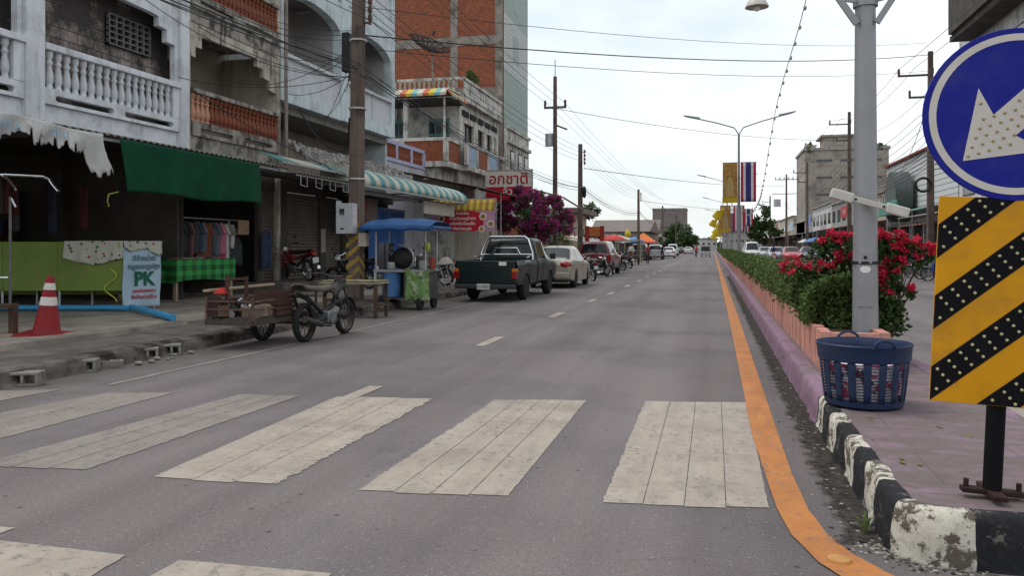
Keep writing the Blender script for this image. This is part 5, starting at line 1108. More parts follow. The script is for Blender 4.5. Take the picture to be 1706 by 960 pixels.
# oncoming and parked on the right-hand carriageway
def pick2(lab, x, y, rot, c):
    o = sedan(lab, c); place(o, x, y, rot)
place(suv('white van leading the oncoming cars in the right carriageway', WP, h=2.0), 4.3, 96, 180)
pick2('pale grey sedan oncoming just behind the white van on the right', 6.0, 101, 180, paintm('silver_paint', (.36, .36, .38)))
pick2('silver blue sedan oncoming beside a motorcycle rider on the right', 6.2, 86, 180, paintm('silver_blue_paint', (.30, .34, .42)))
pick2('red hatchback oncoming in the right carriageway near the shops', 7.3, 82, 180, paintm('bright_red_paint', (.38, .03, .04)))
pick2('dark grey sedan parked by the right kerb behind the red hatchback', 9.1, 84, 180, paintm('charcoal_paint', (.05, .05, .055)))
pick2('white sedan parked at the right kerb half hidden by red flowers', 8.9, 64, 180, WP)
pick2('navy sedan parked at the right kerb beyond the white sedan', 9.0, 71, 180, paintm('navy_paint', (.03, .04, .10)))
pick2('green sedan far away in the oncoming lane', 5.0, 125, 180, paintm('dull_green_paint', (.06, .12, .08)))
pick2('beige sedan far away beside the green oncoming car', 7.6, 118, 180, paintm('champagne_paint', (.42, .385, .32)))
pick2('black sedan far away parked along the right shops', 9.2, 112, 180, paintm('charcoal_paint', (.05, .05, .055)))

# ---- motorcycles
def spoked(par, y, r, x=0, w_=.045, m_=None):
    m_ = m_ or M_CHR
    w0 = MB().lathe([(r * .80, -w_), (r * .92, -w_ * 1.1), (r, -w_ * .5), (r, w_ * .5), (r * .92, w_ * 1.1), (r * .80, w_)], (x, y, r), 28, 'x', cap=False).build('wheel', M_RUB, par)
    mb = MB(); mb.lathe([(r * .80, -w_), (r * .76, -w_ * .6), (r * .76, w_ * .6), (r * .80, w_)], (x, y, r), 28, 'x', cap=False); mb.build('rim', m_, w0)
    mb = MB(); mb.cyl((x - .05, y, r), (x + .05, y, r), r * .16, n=12)
    for k in range(18):
        a = 2 * math.pi * k / 18; mb.beam((x + (.03 if k % 2 else -.03), y + math.cos(a + .3) * r * .14, r + math.sin(a + .3) * r * .14), (x, y + math.cos(a) * r * .78, r + math.sin(a) * r * .78), .006)
    mb.build('hub', m_ if m_ is not M_CHR else M_ALLOY, w0)
    return w0
def motorbike(lab, body, seat=M_BLK, group=None, metal=None):
    M_CHR = metal or MATS['dull_chrome']
    t = thing('motorcycle', lab, 'motorcycle', group=group)
    spoked(t, -.62, .285, m_=M_CHR); spoked(t, .62, .285, m_=M_CHR)
    mb = MB()
    for s in (-1, 1): mb.tube([(s * .09, .62, .285), (s * .09, .50, .62), (s * .07, .42, .84)], .022, 6)
    mb.build('fork', M_CHR, t)
    mb = MB(); mb.tube([(0, .40, .80), (0, .22, .50), (0, -.12, .40), (0, -.50, .62), (0, -.88, .74)], .035, 6); mb.tube([(.09, -.62, .285), (.10, -.15, .33)], .022, 6); mb.tube([(-.09, -.62, .285), (-.10, -.15, .33)], .022, 6); mb.tube([(.1, -.55, .36), (.11, -.75, .70)], .025, 6); mb.tube([(-.1, -.55, .36), (-.11, -.75, .70)], .025, 6); mb.build('frame', M_BLK, t)
    mb = MB(); mb.box(-.12, .12, -.12, .16, .24, .42); mb.cyl((0, .1, .36), (0, .32, .40), .075, n=10); mb.cyl((-.14, 0, .3), (.14, 0, .3), .09, n=12); mb.build('engine', pm('engine_alloy', (.22, .22, .22), .5, .3, 8, metal=.6), t, bev=.02)
    mb = MB(); mb.grid(lambda u, v: ((u - .5) * lerp(.34, .40, v) , .36 + .12 * math.sin(math.pi * u) - .06 * v, lerp(.34, .82, v)), 10, 8); mb.grid(lambda u, v: (math.copysign(.07 + .05 * math.sin(v * math.pi), 1) * math.cos(math.pi * u) , lerp(-.95, .30, v), lerp(.78, .52, v ** .6) + .07 * math.sin(math.pi * u)), 10, 14); mb.build('fairing', body, t, solid=.012)
    mb = MB(); mb.grid(lambda u, v: (.13 * math.cos(math.pi * u) * (1 - .25 * v), lerp(-.80, .10, v), .74 + .07 * math.sin(math.pi * u) ** .6 + .05 * (1 - v) ** 2 - .02 * math.sin(math.pi * v)), 10, 14); mb.build('seat', seat, t, solid=.03)
    mb = MB(); mb.grid(lambda u, v: (.06 * math.cos(math.pi * u), .62 + .31 * math.cos(R(lerp(10, 140, v))), .285 + (.31 + .015 * math.sin(math.pi * u)) * math.sin(R(lerp(10, 140, v)))), 6, 12); mb.build('front_fender', body, t, solid=.008)
    mb = MB(); mb.tube([(-.34, .22, .98), (-.25, .32, .99), (-.1, .38, .93), (.1, .38, .93), (.25, .32, .99), (.34, .22, .98)], .016, 6); mb.build('handlebar', M_CHR, t)
    mb = MB(); 
    for s in (-1, 1): mb.cyl((s * .34, .22, .98), (s * .24, .325, .99), .024, n=8)
    mb.build('grips', M_BLK, t)
    for s in (-1, 1):
        mb = MB(); mb.tube([(s * .24, .31, 1.0), (s * .30, .32, 1.14)], .007, 4); mb.sphere((s * .31, .32, 1.18), .06, 8, 6, (1, .3, .75)); mb.build('mirror', M_BLK, t)
    mb = MB(); mb.sphere((0, .46, .86), .10, 12, 8, (1.1, .7, .9)); mb.build('headlight', M_LW_, t)
    MB().box(-.07, .07, -.98, -.92, .70, .78).build('tail_light', M_LR, t, bev=.015); MB().box(-.09, .09, -1.0, -.985, .50, .64).build('number_plate', M_PLATE, t)
    mb = MB(); mb.tube([(.12, .15, .28), (.13, -.1, .20), (.14, -.4, .24)], .022, 6); mb.cyl((.14, -.36, .24), (.15, -.88, .36), .042, .05, n=10); mb.build('exhaust', M_CHR, t)
    mb = MB(); mb.tube([(-.05, -.05, .22), (-.20, -.12, .012)], .012, 5); mb.build('kickstand', M_BLK, t)
    return t
def putbike(t, x, y, rot, z=0, lean=8): t.location = (x, y, z); t.rotation_euler = (0, R(-lean), R(rot))
RB = paintm('scooter_red', (.30, .012, .018), .3); BB = paintm('bike_black', (.02, .02, .022), .3); CB = paintm('bike_cream', (.30, .28, .23), .4); BLB = paintm('bike_blue', (.04, .07, .22), .3); SV = paintm('bike_silver', (.4, .4, .42), .3)
putbike(motorbike('red and black motorcycle parked before the dim roller shutters', RB), -10.95, 19.75, 62, .50)
putbike(motorbike('cream old motorcycle parked behind the beige sedan', CB), -5.15, 33.6, 35)
putbike(motorbike('black motorcycle parked against the dark red SUV', BB), -5.15, 37.4, -35)
putbike(motorbike('black motorcycle parked behind the food cart near the folding table', BB), -8.9, 24.6, 80, .17)
putbike(motorbike('dark motorcycle half hidden behind the food cart roasting drum', BB), -9.9, 21.0, 75, .24)
gk = 'motorcycles parked at the right kerb'
putbike(motorbike('blue and silver motorcycle at the right kerb nearest the striped sign', BLB, group=gk), 9.2, 36.3, 65)
putbike(motorbike('black motorcycle at the right kerb behind the blue one', BB, group=gk), 9.3, 38.0, 60)
putbike(motorbike('silver motorcycle at the right kerb farthest from the striped sign', SV, group=gk), 9.35, 40.0, 62)
putbike(motorbike('red motorcycle between the far parked cars on the right', RB, group=gk), 9.2, 57, 62)
putbike(motorbike('dark motorcycle under a small striped awning on the right', BB, group=gk), 9.3, 51, 62)
for k, (x, y, r_, c_, lab) in enumerate(((-5.6, 49, 40, BB, 'black motorcycle parked just beyond the dark red SUV'), (-5.9, 51, 35, RB, 'red motorcycle in the row beyond the dark red SUV'), (-5.7, 53.2, 45, SV, 'silver motorcycle in the row beyond the dark red SUV'), (-5.8, 55.5, 38, BLB, 'blue motorcycle at the far end of the row beyond the SUV'))): putbike(motorbike(lab, c_, group='motorcycles beyond the dark red SUV'), x, y, r_)
for k, (y, c_, lab) in enumerate(((60, SV, 'silver motorcycle parked by the ribbed shophouse on the right'), (67, BB, 'black motorcycle parked near the round awning on the right'), (74, BLB, 'blue motorcycle parked by the buff shophouse on the right'), (77, RB, 'red motorcycle parked at the buff shophouse on the right'), (46, SV, 'silver motorcycle beside the base of the tall right-hand pole'), (43, RB, 'red motorcycle near the base of the tall right-hand pole'))): putbike(motorbike(lab, c_, group=gk), 9.3, y, 62)
# ---- rusty sidecar tricycle
t = thing('cargo_tricycle', 'rusty motorcycle with a wooden cargo sidecar full of scrap', 'tricycle')
b = motorbike('x', pm('bike_dull_black', (.03, .028, .027), .6, .3), pm('torn_seat', (.10, .085, .07), .8, .4, 6), metal=pm('tarnished_metal', (.06, .052, .048), .6, .5, 9, metal=.3))
for ch in list(b.children):
    if ch.name.split('.')[0] in ('fairing', 'kickstand', 'grips', 'tail_light', 'number_plate', 'mirror'): bpy.data.objects.remove(ch); continue
    if ch.name.startswith('headlight'): ch.data.materials[0] = MATS['tarnished_metal']
    ch.parent = t
bpy.data.objects.remove(b)
MB().grid(lambda u, v: (.10 * math.cos(math.pi * u), lerp(.10, .44, v), .62 + .16 * v + .09 * math.sin(math.pi * u)), 10, 8).build('fuel_tank', pm('tank_faded', (.035, .03, .03), .5, .3), t, solid=.02)
sx0, sx1, sy0, sy1 = -.86, -.14, -1.72, -.55
mb = MB()
for k in range(6): x = lerp(sx0, sx1 - .10, k / 5); mb.box(x, x + .10, sy0, sy1 + .5, .40, .43)
mb.beam((sx0, sy0, .37), (sx1, sy0, .37), .07); mb.beam((sx1, sy0, .37), (sx1, sy1 + .5, .37), .07); mb.beam((sx0, sy0, .37), (sx0, sy1 + .5, .37), .07); mb.build('cargo_floor', pm('dark_weathered_wood', (.07, .055, .045), .85, .4, 5), t)
mb = MB()
for p in ((sx0, sy0), (sx1, sy0), (sx0, sy1 + .5), (sx1, sy1 + .5)): mb.beam((*p, .4), (*p, .72), .03)
for z in (.55, .66): mb.beam((sx0, sy0, z), (sx1, sy0, z), .022); mb.beam((sx1, sy0, z), (sx1, sy1 + .5, z), .022); mb.beam((sx0, sy0, z), (sx0, sy1 + .5, z), .022)
mb.build('cargo_rail', M_RUST, t)
mb = MB(); mb.beam((sx0 - .03, sy0, .80), (sx0 - .03, sy1 + .5, .82), .07, .03); mb.build('side_plank', pm('pale_board', (.33, .25, .17), .8), t)
mb = MB(); mb.box(sx0, sx0 + .02, sy0, sy1 + .4, .44, .66); mb.box(sx0 + .02, sx0 + .22, sy0, sy0 + .02, .44, .72); mb.build('side_board', pm('dark_red_board', (.045, .022, .02), .8, .4), t)
mb = MB(); mb.beam((sx0 + .20, -1.55, .42), (sx0 + .20, -1.55, 1.02), .038); mb.beam((sx0 + .20, -1.1, .42), (sx0 + .20, -1.1, .98), .038); mb.beam((sx0 + .20, -1.58, .95), (sx0 + .20, -1.07, .95), .032); mb.build('wood_upright', pm('red_brown_wood', (.07, .035, .028), .8), t)
w0 = spoked(t, -.62, .285, sx0 + .16, m_=MATS['tarnished_metal'])
mb = MB(); mb.cyl((sx0 + .1, -.62, .285), (0, -.62, .285), .025, n=8); mb.tube([(sx0 + .3, .1, .36), (0, .25, .45)], .022, 6); mb.build('axle', M_RUST, t)
place(t, -5.82, 11.38, -2)
random.seed(21)
Mt = Matrix.Translation((-5.82, 11.38, 0)) @ Matrix.Rotation(R(-2), 4, 'Z')
def W(p): return Mt @ Vector(p)
c = W((-.30, -.95, .44)); mb = MB()
for k in range(5): z = k * .07; mb.box(-.20, .20, -.24, -.22, z, z + .055); mb.box(-.20, .20, .22, .24, z, z + .055); mb.box(-.20, -.18, -.219, .219, z, z + .055); mb.box(.18, .20, -.219, .219, z, z + .055)
mb.box(-.2, .2, -.24, .24, -.012, 0); mb.box(-.17, .17, -.21, .21, 0, .20)
o = mb.build('crate', pm('brown_crate', (.06, .03, .024), .7, .3, 6)); o.location = c; o.rotation_euler = (0, 0, R(-2)); tag(o, 'brown slatted crate on the scrap tricycle beside its seat', 'crate')
mats = [M_RUST, M_BLK, M_WDG, M_STEEL]
for k in range(22):
    p = W((random.uniform(sx0 + .1, sx1 - .1), lerp(-1.62, -.95, k / 21), .435)); mb = MB(); r = random.uniform(.04, .09)
    if k % 3 == 0: mb.obox((0, 0, r), (r, 0, 0), (0, r * 1.5, .02), (0, -.02, r))
    elif k % 3 == 1: mb.tube([(-.13, -.1, .03), (0, .05, .12), (.1, .15, .20), (.16, .10, .24)], .018, 6)
    else: mb.lathe([(r, 0), (r * 1.1, .03), (r * .9, .14), (r * .5, .16)], (0, 0, 0), 12)
    o = mb.build(['scrap_block', 'scrap_pipe', 'scrap_can'][k % 3], mats[(k * 5) % 4]); o.location = p; o.rotation_euler = (0, 0, random.uniform(0, 6))
    tag(o, ['lump', 'bent pipe', 'dented can'][k % 3] + ' of dark scrap metal in the cargo bed of the tricycle', 'scrap', 'scrap in the tricycle bed')
p = W((-.72, -1.58, .79)); o = sag(MB(), 0, 0, .16, .2, -.03, .08).build('red_rag', pm('bright_red_cloth', (.34, .02, .015), .8, .3)); o.location = p; tag(o, 'bright red rag draped on the rear corner of the tricycle', 'rag')
# ---- three-wheeled taxi driving away in the distance and a framed cart by the kerb
def tuktuk(lab, x, y):
    t = thing('three_wheeler', lab, 'three-wheeler')
    MB().box(-.62, .62, -1.1, .55, .30, .78).build('body', paintm('bike_silver', (.4, .4, .42)), t, bev=.06); MB().box(-.66, .66, -1.15, .7, 1.62, 1.72).build('roof', paintm('champagne_paint', (.42, .385, .32)), t, bev=.04)
    mb = MB()
    for s in (-.6, .6): mb.beam((s, -1.08, .78), (s, -1.08, 1.64), .05); mb.beam((s, .5, .78), (s, .5, 1.64), .05)
    mb.build('roof_post', M_TRIM, t); MB().box(-.55, .55, -1.13, -1.105, .85, 1.5).build('rear_window', M_CG, t)
    for x_ in (-.55, .55): wheel(t, x_, -.75, .26, .14, 16)
    spoked(t, 1.1, .26); mb = MB(); mb.tube([(0, 1.1, .26), (0, .9, .95)], .04, 6); mb.tube([(-.3, .8, .98), (.3, .8, .98)], .02, 6); mb.build('fork', M_BLK, t)
    for s in (-1, 1): MB().box(s * .5, s * .6, -1.12, -1.101, .5, .62).build('tail_light', M_LR, t)
    place(t, x, y)
tuktuk('pale three-wheeled taxi driving away near the vanishing point', -1.0, 118)
t = thing('kerbside_cart', 'pale tube-framed vending cart by the orange tent', 'cart', (-6.4, 64, 0))
mb = MB()
for x in (-7.4, -5.5):
    for y in (63.2, 64.6): mb.cyl((x, y, .1), (x, y, 1.95), .035, n=6)
for z in (1.95, ): mb.beam((-7.4, 63.2, z), (-5.5, 63.2, z), .06); mb.beam((-7.4, 64.6, z), (-5.5, 64.6, z), .06); mb.beam((-7.4, 63.2, z), (-7.4, 64.6, z), .06); mb.beam((-5.5, 63.2, z), (-5.5, 64.6, z), .06)
mb.build('frame', pm('cream_tube', (.42, .40, .30), .6), t); MB().box(-7.4, -5.5, 63.2, 64.6, .55, .8).build('body', pm('dim_olive', (.10, .10, .07), .7), t, bev=.02); MB().box(-7.2, -6.6, 63.1, 63.19, .3, 1.0).build('front_board', pm('dark_blue_board', (.05, .07, .12), .6), t)
for x in (-7.2, -5.7): wheel(t, x, 64, .25, .1, 14, False)
# ================================================================ MEDIAN: PLANTER, HEDGE, LAMPS, SIGN, BASKET
def leafmat(name, c1, c2, rough=.55, tr=.25):
    if name in MATS: return MATS[name]
    b = NB(name); g = b.n('ShaderNodeNewGeometry')
    c = b.mix(b.ramp(g.outputs['Random Per Island'], .0, 1.0), c1, c2); m = b.fin(c, rough)
    t = b.n('ShaderNodeBsdfTranslucent'); b.l(c, t.inputs['Color']); mx_ = b.n('ShaderNodeMixShader'); mx_.inputs[0].default_value = tr
    o = b.t.nodes['Material Output']; b.l(b.b.outputs[0], mx_.inputs[1]); b.l(t.outputs[0], mx_.inputs[2]); b.l(mx_.outputs[0], o.inputs['Surface']); MATS[name] = m; return m
M_LEAF = leafmat('hedge_leaf', (.038, .075, .018), (.13, .18, .05)); M_LEAFD = leafmat('dark_leaf', (.020, .044, .015), (.07, .115, .03)); M_LEAFL = leafmat('light_leaf', (.05, .09, .02), (.14, .19, .05)); M_YLEAF = leafmat('yellowing_leaf', (.10, .11, .02), (.22, .20, .05))
M_REDF = leafmat('red_bract', (.50, .012, .045), (.74, .05, .11), .5, .35); M_MAGF = leafmat('magenta_bract', (.28, .014, .13), (.52, .05, .27), .5, .35)
M_BARK = pm('brown_bark', (.11, .08, .06), .95, .4, 8, bump=.6)
class Leaves:
    def __init__(s): s.v = []; s.f = []
    def leaf(s, p, size, up=None):
        a = Vector((random.gauss(0, 1), random.gauss(0, 1), random.gauss(0, 1))).normalized()
        b = a.cross(Vector((random.gauss(0, 1), random.gauss(0, 1), random.gauss(0, 1)))).normalized(); c = a.cross(b)
        L_ = size * random.uniform(.7, 1.3); W_ = L_ * .33; p = Vector(p); k = len(s.v)
        s.v += [p, p + a * L_ * .45 + b * W_ + c * W_ * .35, p + a * L_, p + a * L_ * .45 - b * W_ + c * W_ * .35]
        s.f += [(k, k + 1, k + 2), (k, k + 2, k + 3)]
    def blob(s, c, r, n, size, sq=(1, 1, 1), shell=.5):
        for _ in range(n):
            d = Vector((random.gauss(0, 1), random.gauss(0, 1), random.gauss(0, 1))).normalized() * r * (random.random() ** shell)
            s.leaf((c[0] + d.x * sq[0], c[1] + d.y * sq[1], c[2] + d.z * sq[2]), size)
    def build(s, name, m, parent=None):
        off = wpos(parent) if parent is not None else Vector((0, 0, 0)); me = bpy.data.meshes.new(name); me.from_pydata([tuple(p - off) for p in s.v], [], s.f); me.materials.append(m)
        o = bpy.data.objects.new(name, me); COL.objects.link(o); o.parent = parent; return o
# pink planter
PX0, PX1, PY0, PY1 = .98, 1.58, 8.0, 190
t = thing('median_planter', 'long pink ribbed planter wall holding the hedge on the median', 'planter', (1.34, PY0, .24))
M_PINK = pm('pink_planter_paint', (.58, .285, .225), .85, .2, 4, dirt=(.30, .15, .13), dirt_amt=.6, dirt_scale=1.5, streak=(.22, .13, .12), streak_amt=.7)
mb = MB(); y = PY0; k = 0
while y < 60:
    w_ = .155; mb.box(PX0 + .004 * math.sin(k * 4.1), PX0 + .09, y, y + w_ - .0015, .22, .61 + .009 * math.sin(k * 2.3)); mb.box(PX1 - .09, PX1 - .003 * (k % 2), y, y + w_ - .004, .22, .61); y += w_; k += 1
mb.box(PX0, PX0 + .09, y, PY1, .22, .61); mb.box(PX1 - .09, PX1, y, PY1, .22, .61); mb.box(PX0 + .092, PX1 - .092, PY0, PY0 + .09, .22, .60); mb.build('wall', M_PINK, t)
MB().box(PX0 + .10, PX1 - .10, PY0 + .1, PY1, .3, .57).build('soil', pm('dark_soil', (.05, .035, .025), .95, .3, 6), t)
# hedge
random.seed(31)
def hw(y): return .35 + .07 * mnoise.noise((y * .7, 1, 1)) + .04 * mnoise.noise((y * 2.3, 5, 1))
def hh(y): return .50 + .10 * mnoise.noise((y * .5, 3, 4)) + .06 * mnoise.noise((y * 1.9, 7, 4))
t = thing('hedge', 'clipped green hedge running along the pink median planter', 'hedge', (1.48, 9, .5))
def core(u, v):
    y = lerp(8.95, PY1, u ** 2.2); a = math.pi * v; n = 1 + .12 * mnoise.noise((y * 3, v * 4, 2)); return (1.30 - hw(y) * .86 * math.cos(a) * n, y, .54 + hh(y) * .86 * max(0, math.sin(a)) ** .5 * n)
MB().grid(core, 500, 12).build('shade_core', pm('hedge_shadow', (.018, .026, .010), .95, .4, 10), t)  # dark inner shell; shade between the leaves put into its colour
lv = Leaves(); n_near = 26000
for k in range(n_near):
    y = 8.75 + (random.random() ** 2.3) * 60; a = math.pi * random.random(); r = random.uniform(.84, 1.10) + (.15 if random.random() < .04 else 0)
    lv.leaf((1.30 - hw(y) * math.cos(a) * r, y, .56 + hh(y) * max(0, math.sin(a)) ** .5 * r), .045 + .0014 * (y - 8))
for k in range(7000):
    y = 60 + random.random() * 128; a = math.pi * random.random(); lv.leaf((1.30 - hw(y) * math.cos(a), y, .56 + hh(y) * max(0, math.sin(a)) ** .5), .20)
for k in range(2600):
    a = math.pi * random.random(); r = random.random() ** .5; lv.leaf((1.30 - hw(8.8) * math.cos(a) * r, 8.72 + .14 * random.random() + .2 * r * r, .56 + hh(8.8) * max(0, math.sin(a)) ** .5 * r), .05)
lv.build('foliage', M_LEAF, t)
# red bougainvillea shrubs at the near end of the hedge
def shrub(lab, base, clusters, greens, seed):
    random.seed(seed); t = thing('bougainvillea_shrub', lab, 'shrub', base, 'red bougainvillea at the end of the hedge')
    wd = MB()
    g = Leaves(); f = Leaves(); yl_ = Leaves()
    for c, r in greens:
        g.blob(c, r, int(900 * (r / .3) ** 2), .06); yl_.blob(c, r * 1.05, int(40 * (r / .3) ** 2), .055)
        wd.tube([base, lerp(Vector(base), Vector(c), .5) + Vector((.05, 0, .08)), c], .012, 5, .005)
    for c, r in clusters:
        c = Vector(c); wd.tube([Vector(base) + Vector((0, 0, .15)), lerp(Vector(base), c, .55) + Vector((0, 0, .12)), c], .008, 4, .003)
        for q in range(5):
            d = Vector((random.gauss(0, 1), random.gauss(0, 1), random.gauss(0, .7))) * r * .55; f.blob(c + d * 1.0, r * .40, 19, .040)
        g.blob(c + Vector((0, .03, -.06)), r * 1.4, 75, .05)
    wd.build('branch', M_BARK, t); g.build('foliage', M_LEAFD, t); yl_.build('yellow_leaves', M_YLEAF, t); f.build('blossom', M_REDF, t)
def cl(Y, pts): return [(tuple(YP(x, y, Y)), r) for x, y, r in pts]
shrub('red flowering shrub sprawling on the hedge left of the grey lamp pole', (1.4, 9.6, .55), cl(9.4, [(1312, 444, .10), (1330, 438, .07), (1352, 447, .05), (1368, 443, .07), (1390, 441, .08), (1402, 432, .06), (1371, 402, .05), (1382, 393, .07), (1398, 399, .08), (1408, 391, .07), (1404, 421, .06), (1417, 425, .05)]), cl(9.6, [(1430, 545, .26), (1400, 530, .26), (1400, 480, .32), (1350, 480, .25), (1420, 430, .20), (1370, 420, .14), (1440, 500, .30)]), 41)
shrub('red flowering shrub leaning over the far lane right of the lamp pole', (1.75, 8.9, .5), cl(8.6, [(1464, 394, .06), (1475, 392, .05), (1499, 391, .06), (1520, 404, .07), (1506, 411, .06), (1530, 409, .04), (1492, 413, .06), (1553, 410, .05), (1552, 418, .03), (1484, 434, .06), (1500, 431, .05), (1490, 446, .06), (1530, 428, .04), (1466, 452, .05), (1470, 468, .05), (1478, 483, .05), (1519, 480, .025)]), cl(8.8, [(1465, 470, .20), (1460, 530, .24), (1485, 535, .16), (1475, 415, .15), (1505, 420, .10), (1480, 510, .16), (1500, 478, .06)]), 43)

# lamp posts down the median
M_GALV = pm('galvanised_pole', (.30, .30, .31), .5, .14, 3, metal=.3, dirt=(.26, .26, .28), dirt_amt=.5, dirt_scale=3)
def lamppost(y, lab):
    t = thing('street_lamp', lab, 'street lamp', (1.45, y, .5 if y < 190 else .16), 'double-armed lamps along the median')
    MB().cyl((1.45, y, .15), (1.45, y, 8.0), .125 if y < 10 else .10, .06, n=12).build('pole', M_GALV, t)
    mb = MB()
    for s in (-1, 1): mb.tube([(1.45, y, 7.95), (1.45 + s * .25, y, 8.35), (1.45 + s * 1.2, y, 8.66), (1.45 + s * 2.3, y, 8.95)], .04, 6)
    mb.build('arm', M_GALV, t)
    for s in (-1, 1): MB().prism([(1.45 + s * 2.2, 8.90), (1.45 + s * 2.9, 9.06), (1.45 + s * 3.15, 9.16), (1.45 + s * 3.1, 9.19), (1.45 + s * 2.2, 9.03)], y - .12, y + .12, 'y').build('lamp_head', M_GALV, t)
    return t
L1 = lamppost(8.5, 'nearest grey lamp pole rising from the hedge beside the red flowers')
mb = MB()
for s in (-1, 1):
    mb.beam((1.45 + s * .09, 8.42, 3.58), (1.45 + s * .62, 8.42, 4.42), .035, .06); mb.beam((1.45 + s * .1, 8.42, 3.80), (1.45 + s * .235, 8.42, 3.83), .03)
mb.build('bracket', M_GALV, L1); MB().lathe([(.116, 3.76), (.116, 3.82)], (1.45, 8.5, 0), 14, cap=False).build('clamp', M_GALV, L1)
MB().lathe([(.130, 1.235), (.130, 1.262)], (1.45, 8.5, 0), 16, cap=False).build('black_band', M_BLK, L1)
fr_ = Vector((-SY, -CY, 0)); fx = Vector((CY, -SY, 0)) * 0 + Vector((CY, SY, 0))
ctr = Vector((1.45, 8.5, 0)); nrm = -ctr.normalized(); rgt = Vector((-nrm.y, nrm.x, 0)) * 1
def onpole(z, r=.127): return ctr + nrm * r + Vector((0, 0, z))
MB().obox(onpole(1.02, .112), rgt * .07, nrm * .012, (0, 0, .20)).build('access_door', M_GALV, L1, bev=.004)
MB().obox(onpole(1.30, .112), rgt * .06, nrm * .011, (0, 0, .06)).build('access_plate', M_GALV, L1, bev=.004)
MB().cyl(onpole(1.30, .1), onpole(1.30, .126), .018, n=10).build('bolt_hole', M_BLK, L1)
mb = MB(); el = [onpole(1.185, .1275) + rgt * .048 * math.cos(2 * math.pi * k / 20) + Vector((0, 0, .034 * math.sin(2 * math.pi * k / 20))) for k in range(20)]; mb.add(el + [p - nrm * .02 for p in el], [list(range(20))] + [(k, (k + 1) % 20, 20 + (k + 1) % 20, 20 + k) for k in range(20)]); mb.build('oval_plate', M_LW, L1)
# white twin tube fitting across the pole
t = thing('tube_light_fitting', 'white double-ended tube light fitting slung across the grey lamp pole', 'light fitting', onpole(1.83, .15))
a_, b_ = YP(1384, 321, 8.30), YP(1514, 356, 8.30); d = (b_ - a_).normalized(); M_FIT = pm('off_white_fitting', (.55, .53, .49), .55, .12, 5, dirt=(.35, .3, .26), dirt_amt=.5)
mb = MB(); mb.beam(a_ + d * .04, b_ - d * .04, .05, .055); mb.build('bar', M_FIT, t, bev=.006)
MB().beam(a_, a_ + d * .21, .085, .095).build('end_housing', M_FIT, t, bev=.012); MB().beam(b_ - d * .21, b_, .085, .095).build('end_housing', M_FIT, t, bev=.012)
for k in (.32, .68):
    c = lerp(a_, b_, k); MB().cyl(c + Vector((0, -.035, 0)), c + Vector((0, -.02, 0)), .012, n=8).build('bolt', M_BLK, t)
MB().beam(lerp(a_, b_, .46), Vector((1.45, 8.42, 1.83)), .04).build('bracket', M_GALV, t)
# hanging bowl lamp
t = thing('hanging_lamp', 'small enamel bowl lamp hanging at the top of the view', 'lamp', (.42, 8.1, 3.7))
c = YP(1261, 10, 8.1); M_EN = pm('cream_enamel', (.50, .47, .42), .4, .1)
MB().lathe([(.0, .10), (.03, .10), (.05, .085), (.085, .05), (.108, .005), (.112, -.01), (.104, -.01), (.08, .035), (.03, .06)], c, 20, cap=False).build('shade', M_EN, t); MB().sphere(c + Vector((0, 0, -.015)), .035, 10, 8).build('bulb', M_LW_, t); MB().tube([c + Vector((0, 0, .1)), c + Vector((0, 0, .75)), (1.38, 8.5, 4.65)], .012, 5).build('arm', M_GALV, t)
MS_P = None
for k, y in enumerate((48.5, 88.5, 128.5, 168.5)):
    lamppost(y, ['double-armed lamp carrying the large portrait banner and striped flag', 'second far lamp with banners, beyond the large flag', 'third far lamp along the hedge, only its arms showing', 'farthest lamp at the end of the hedge'][k])
# banners: golden portrait banner as a generic figure, and the striped flag
def gold():
    b = NB('gold_banner'); n = b.noise(3.0, 7, .7); c = b.mix(b.ramp(n, .38, .62), (.33, .14, .025), (.40, .27, .08)); c = b.mix(b.ramp(b.noise(9, 3), .56, .62), c, (.25, .05, .02)); return b.fin(c, .7)
M_GOLD = gold(); M_FR = pm('flag_red', (.40, .02, .05), .7, .1); M_FW = pm('flag_white', (.60, .58, .58), .7, .06); M_FBL = pm('flag_blue', (.035, .03, .16), .7, .1); M_YF = pm('yellow_flag', (.58, .42, .02), .7, .12)
def hflag(par, x0, x1, z0, z1, y, seed=0):
    w_ = x1 - x0; cuts = [0, 1 / 6, 2 / 6, 4 / 6, 5 / 6, 1]
    mb = MB()
    for k in range(5): mb.mat((0, 1, 2, 1, 0)[k]); mb.grid(lambda u, v: (x0 + w_ * lerp(cuts[k], cuts[k + 1], u), y + .05 * math.sin(v * 4 + u + k * .7 + seed) * v, lerp(z1, z0, v)), 3, 10)
    return mb.build('striped_flag', [M_FR, M_FW, M_FBL], par, solid=.006)
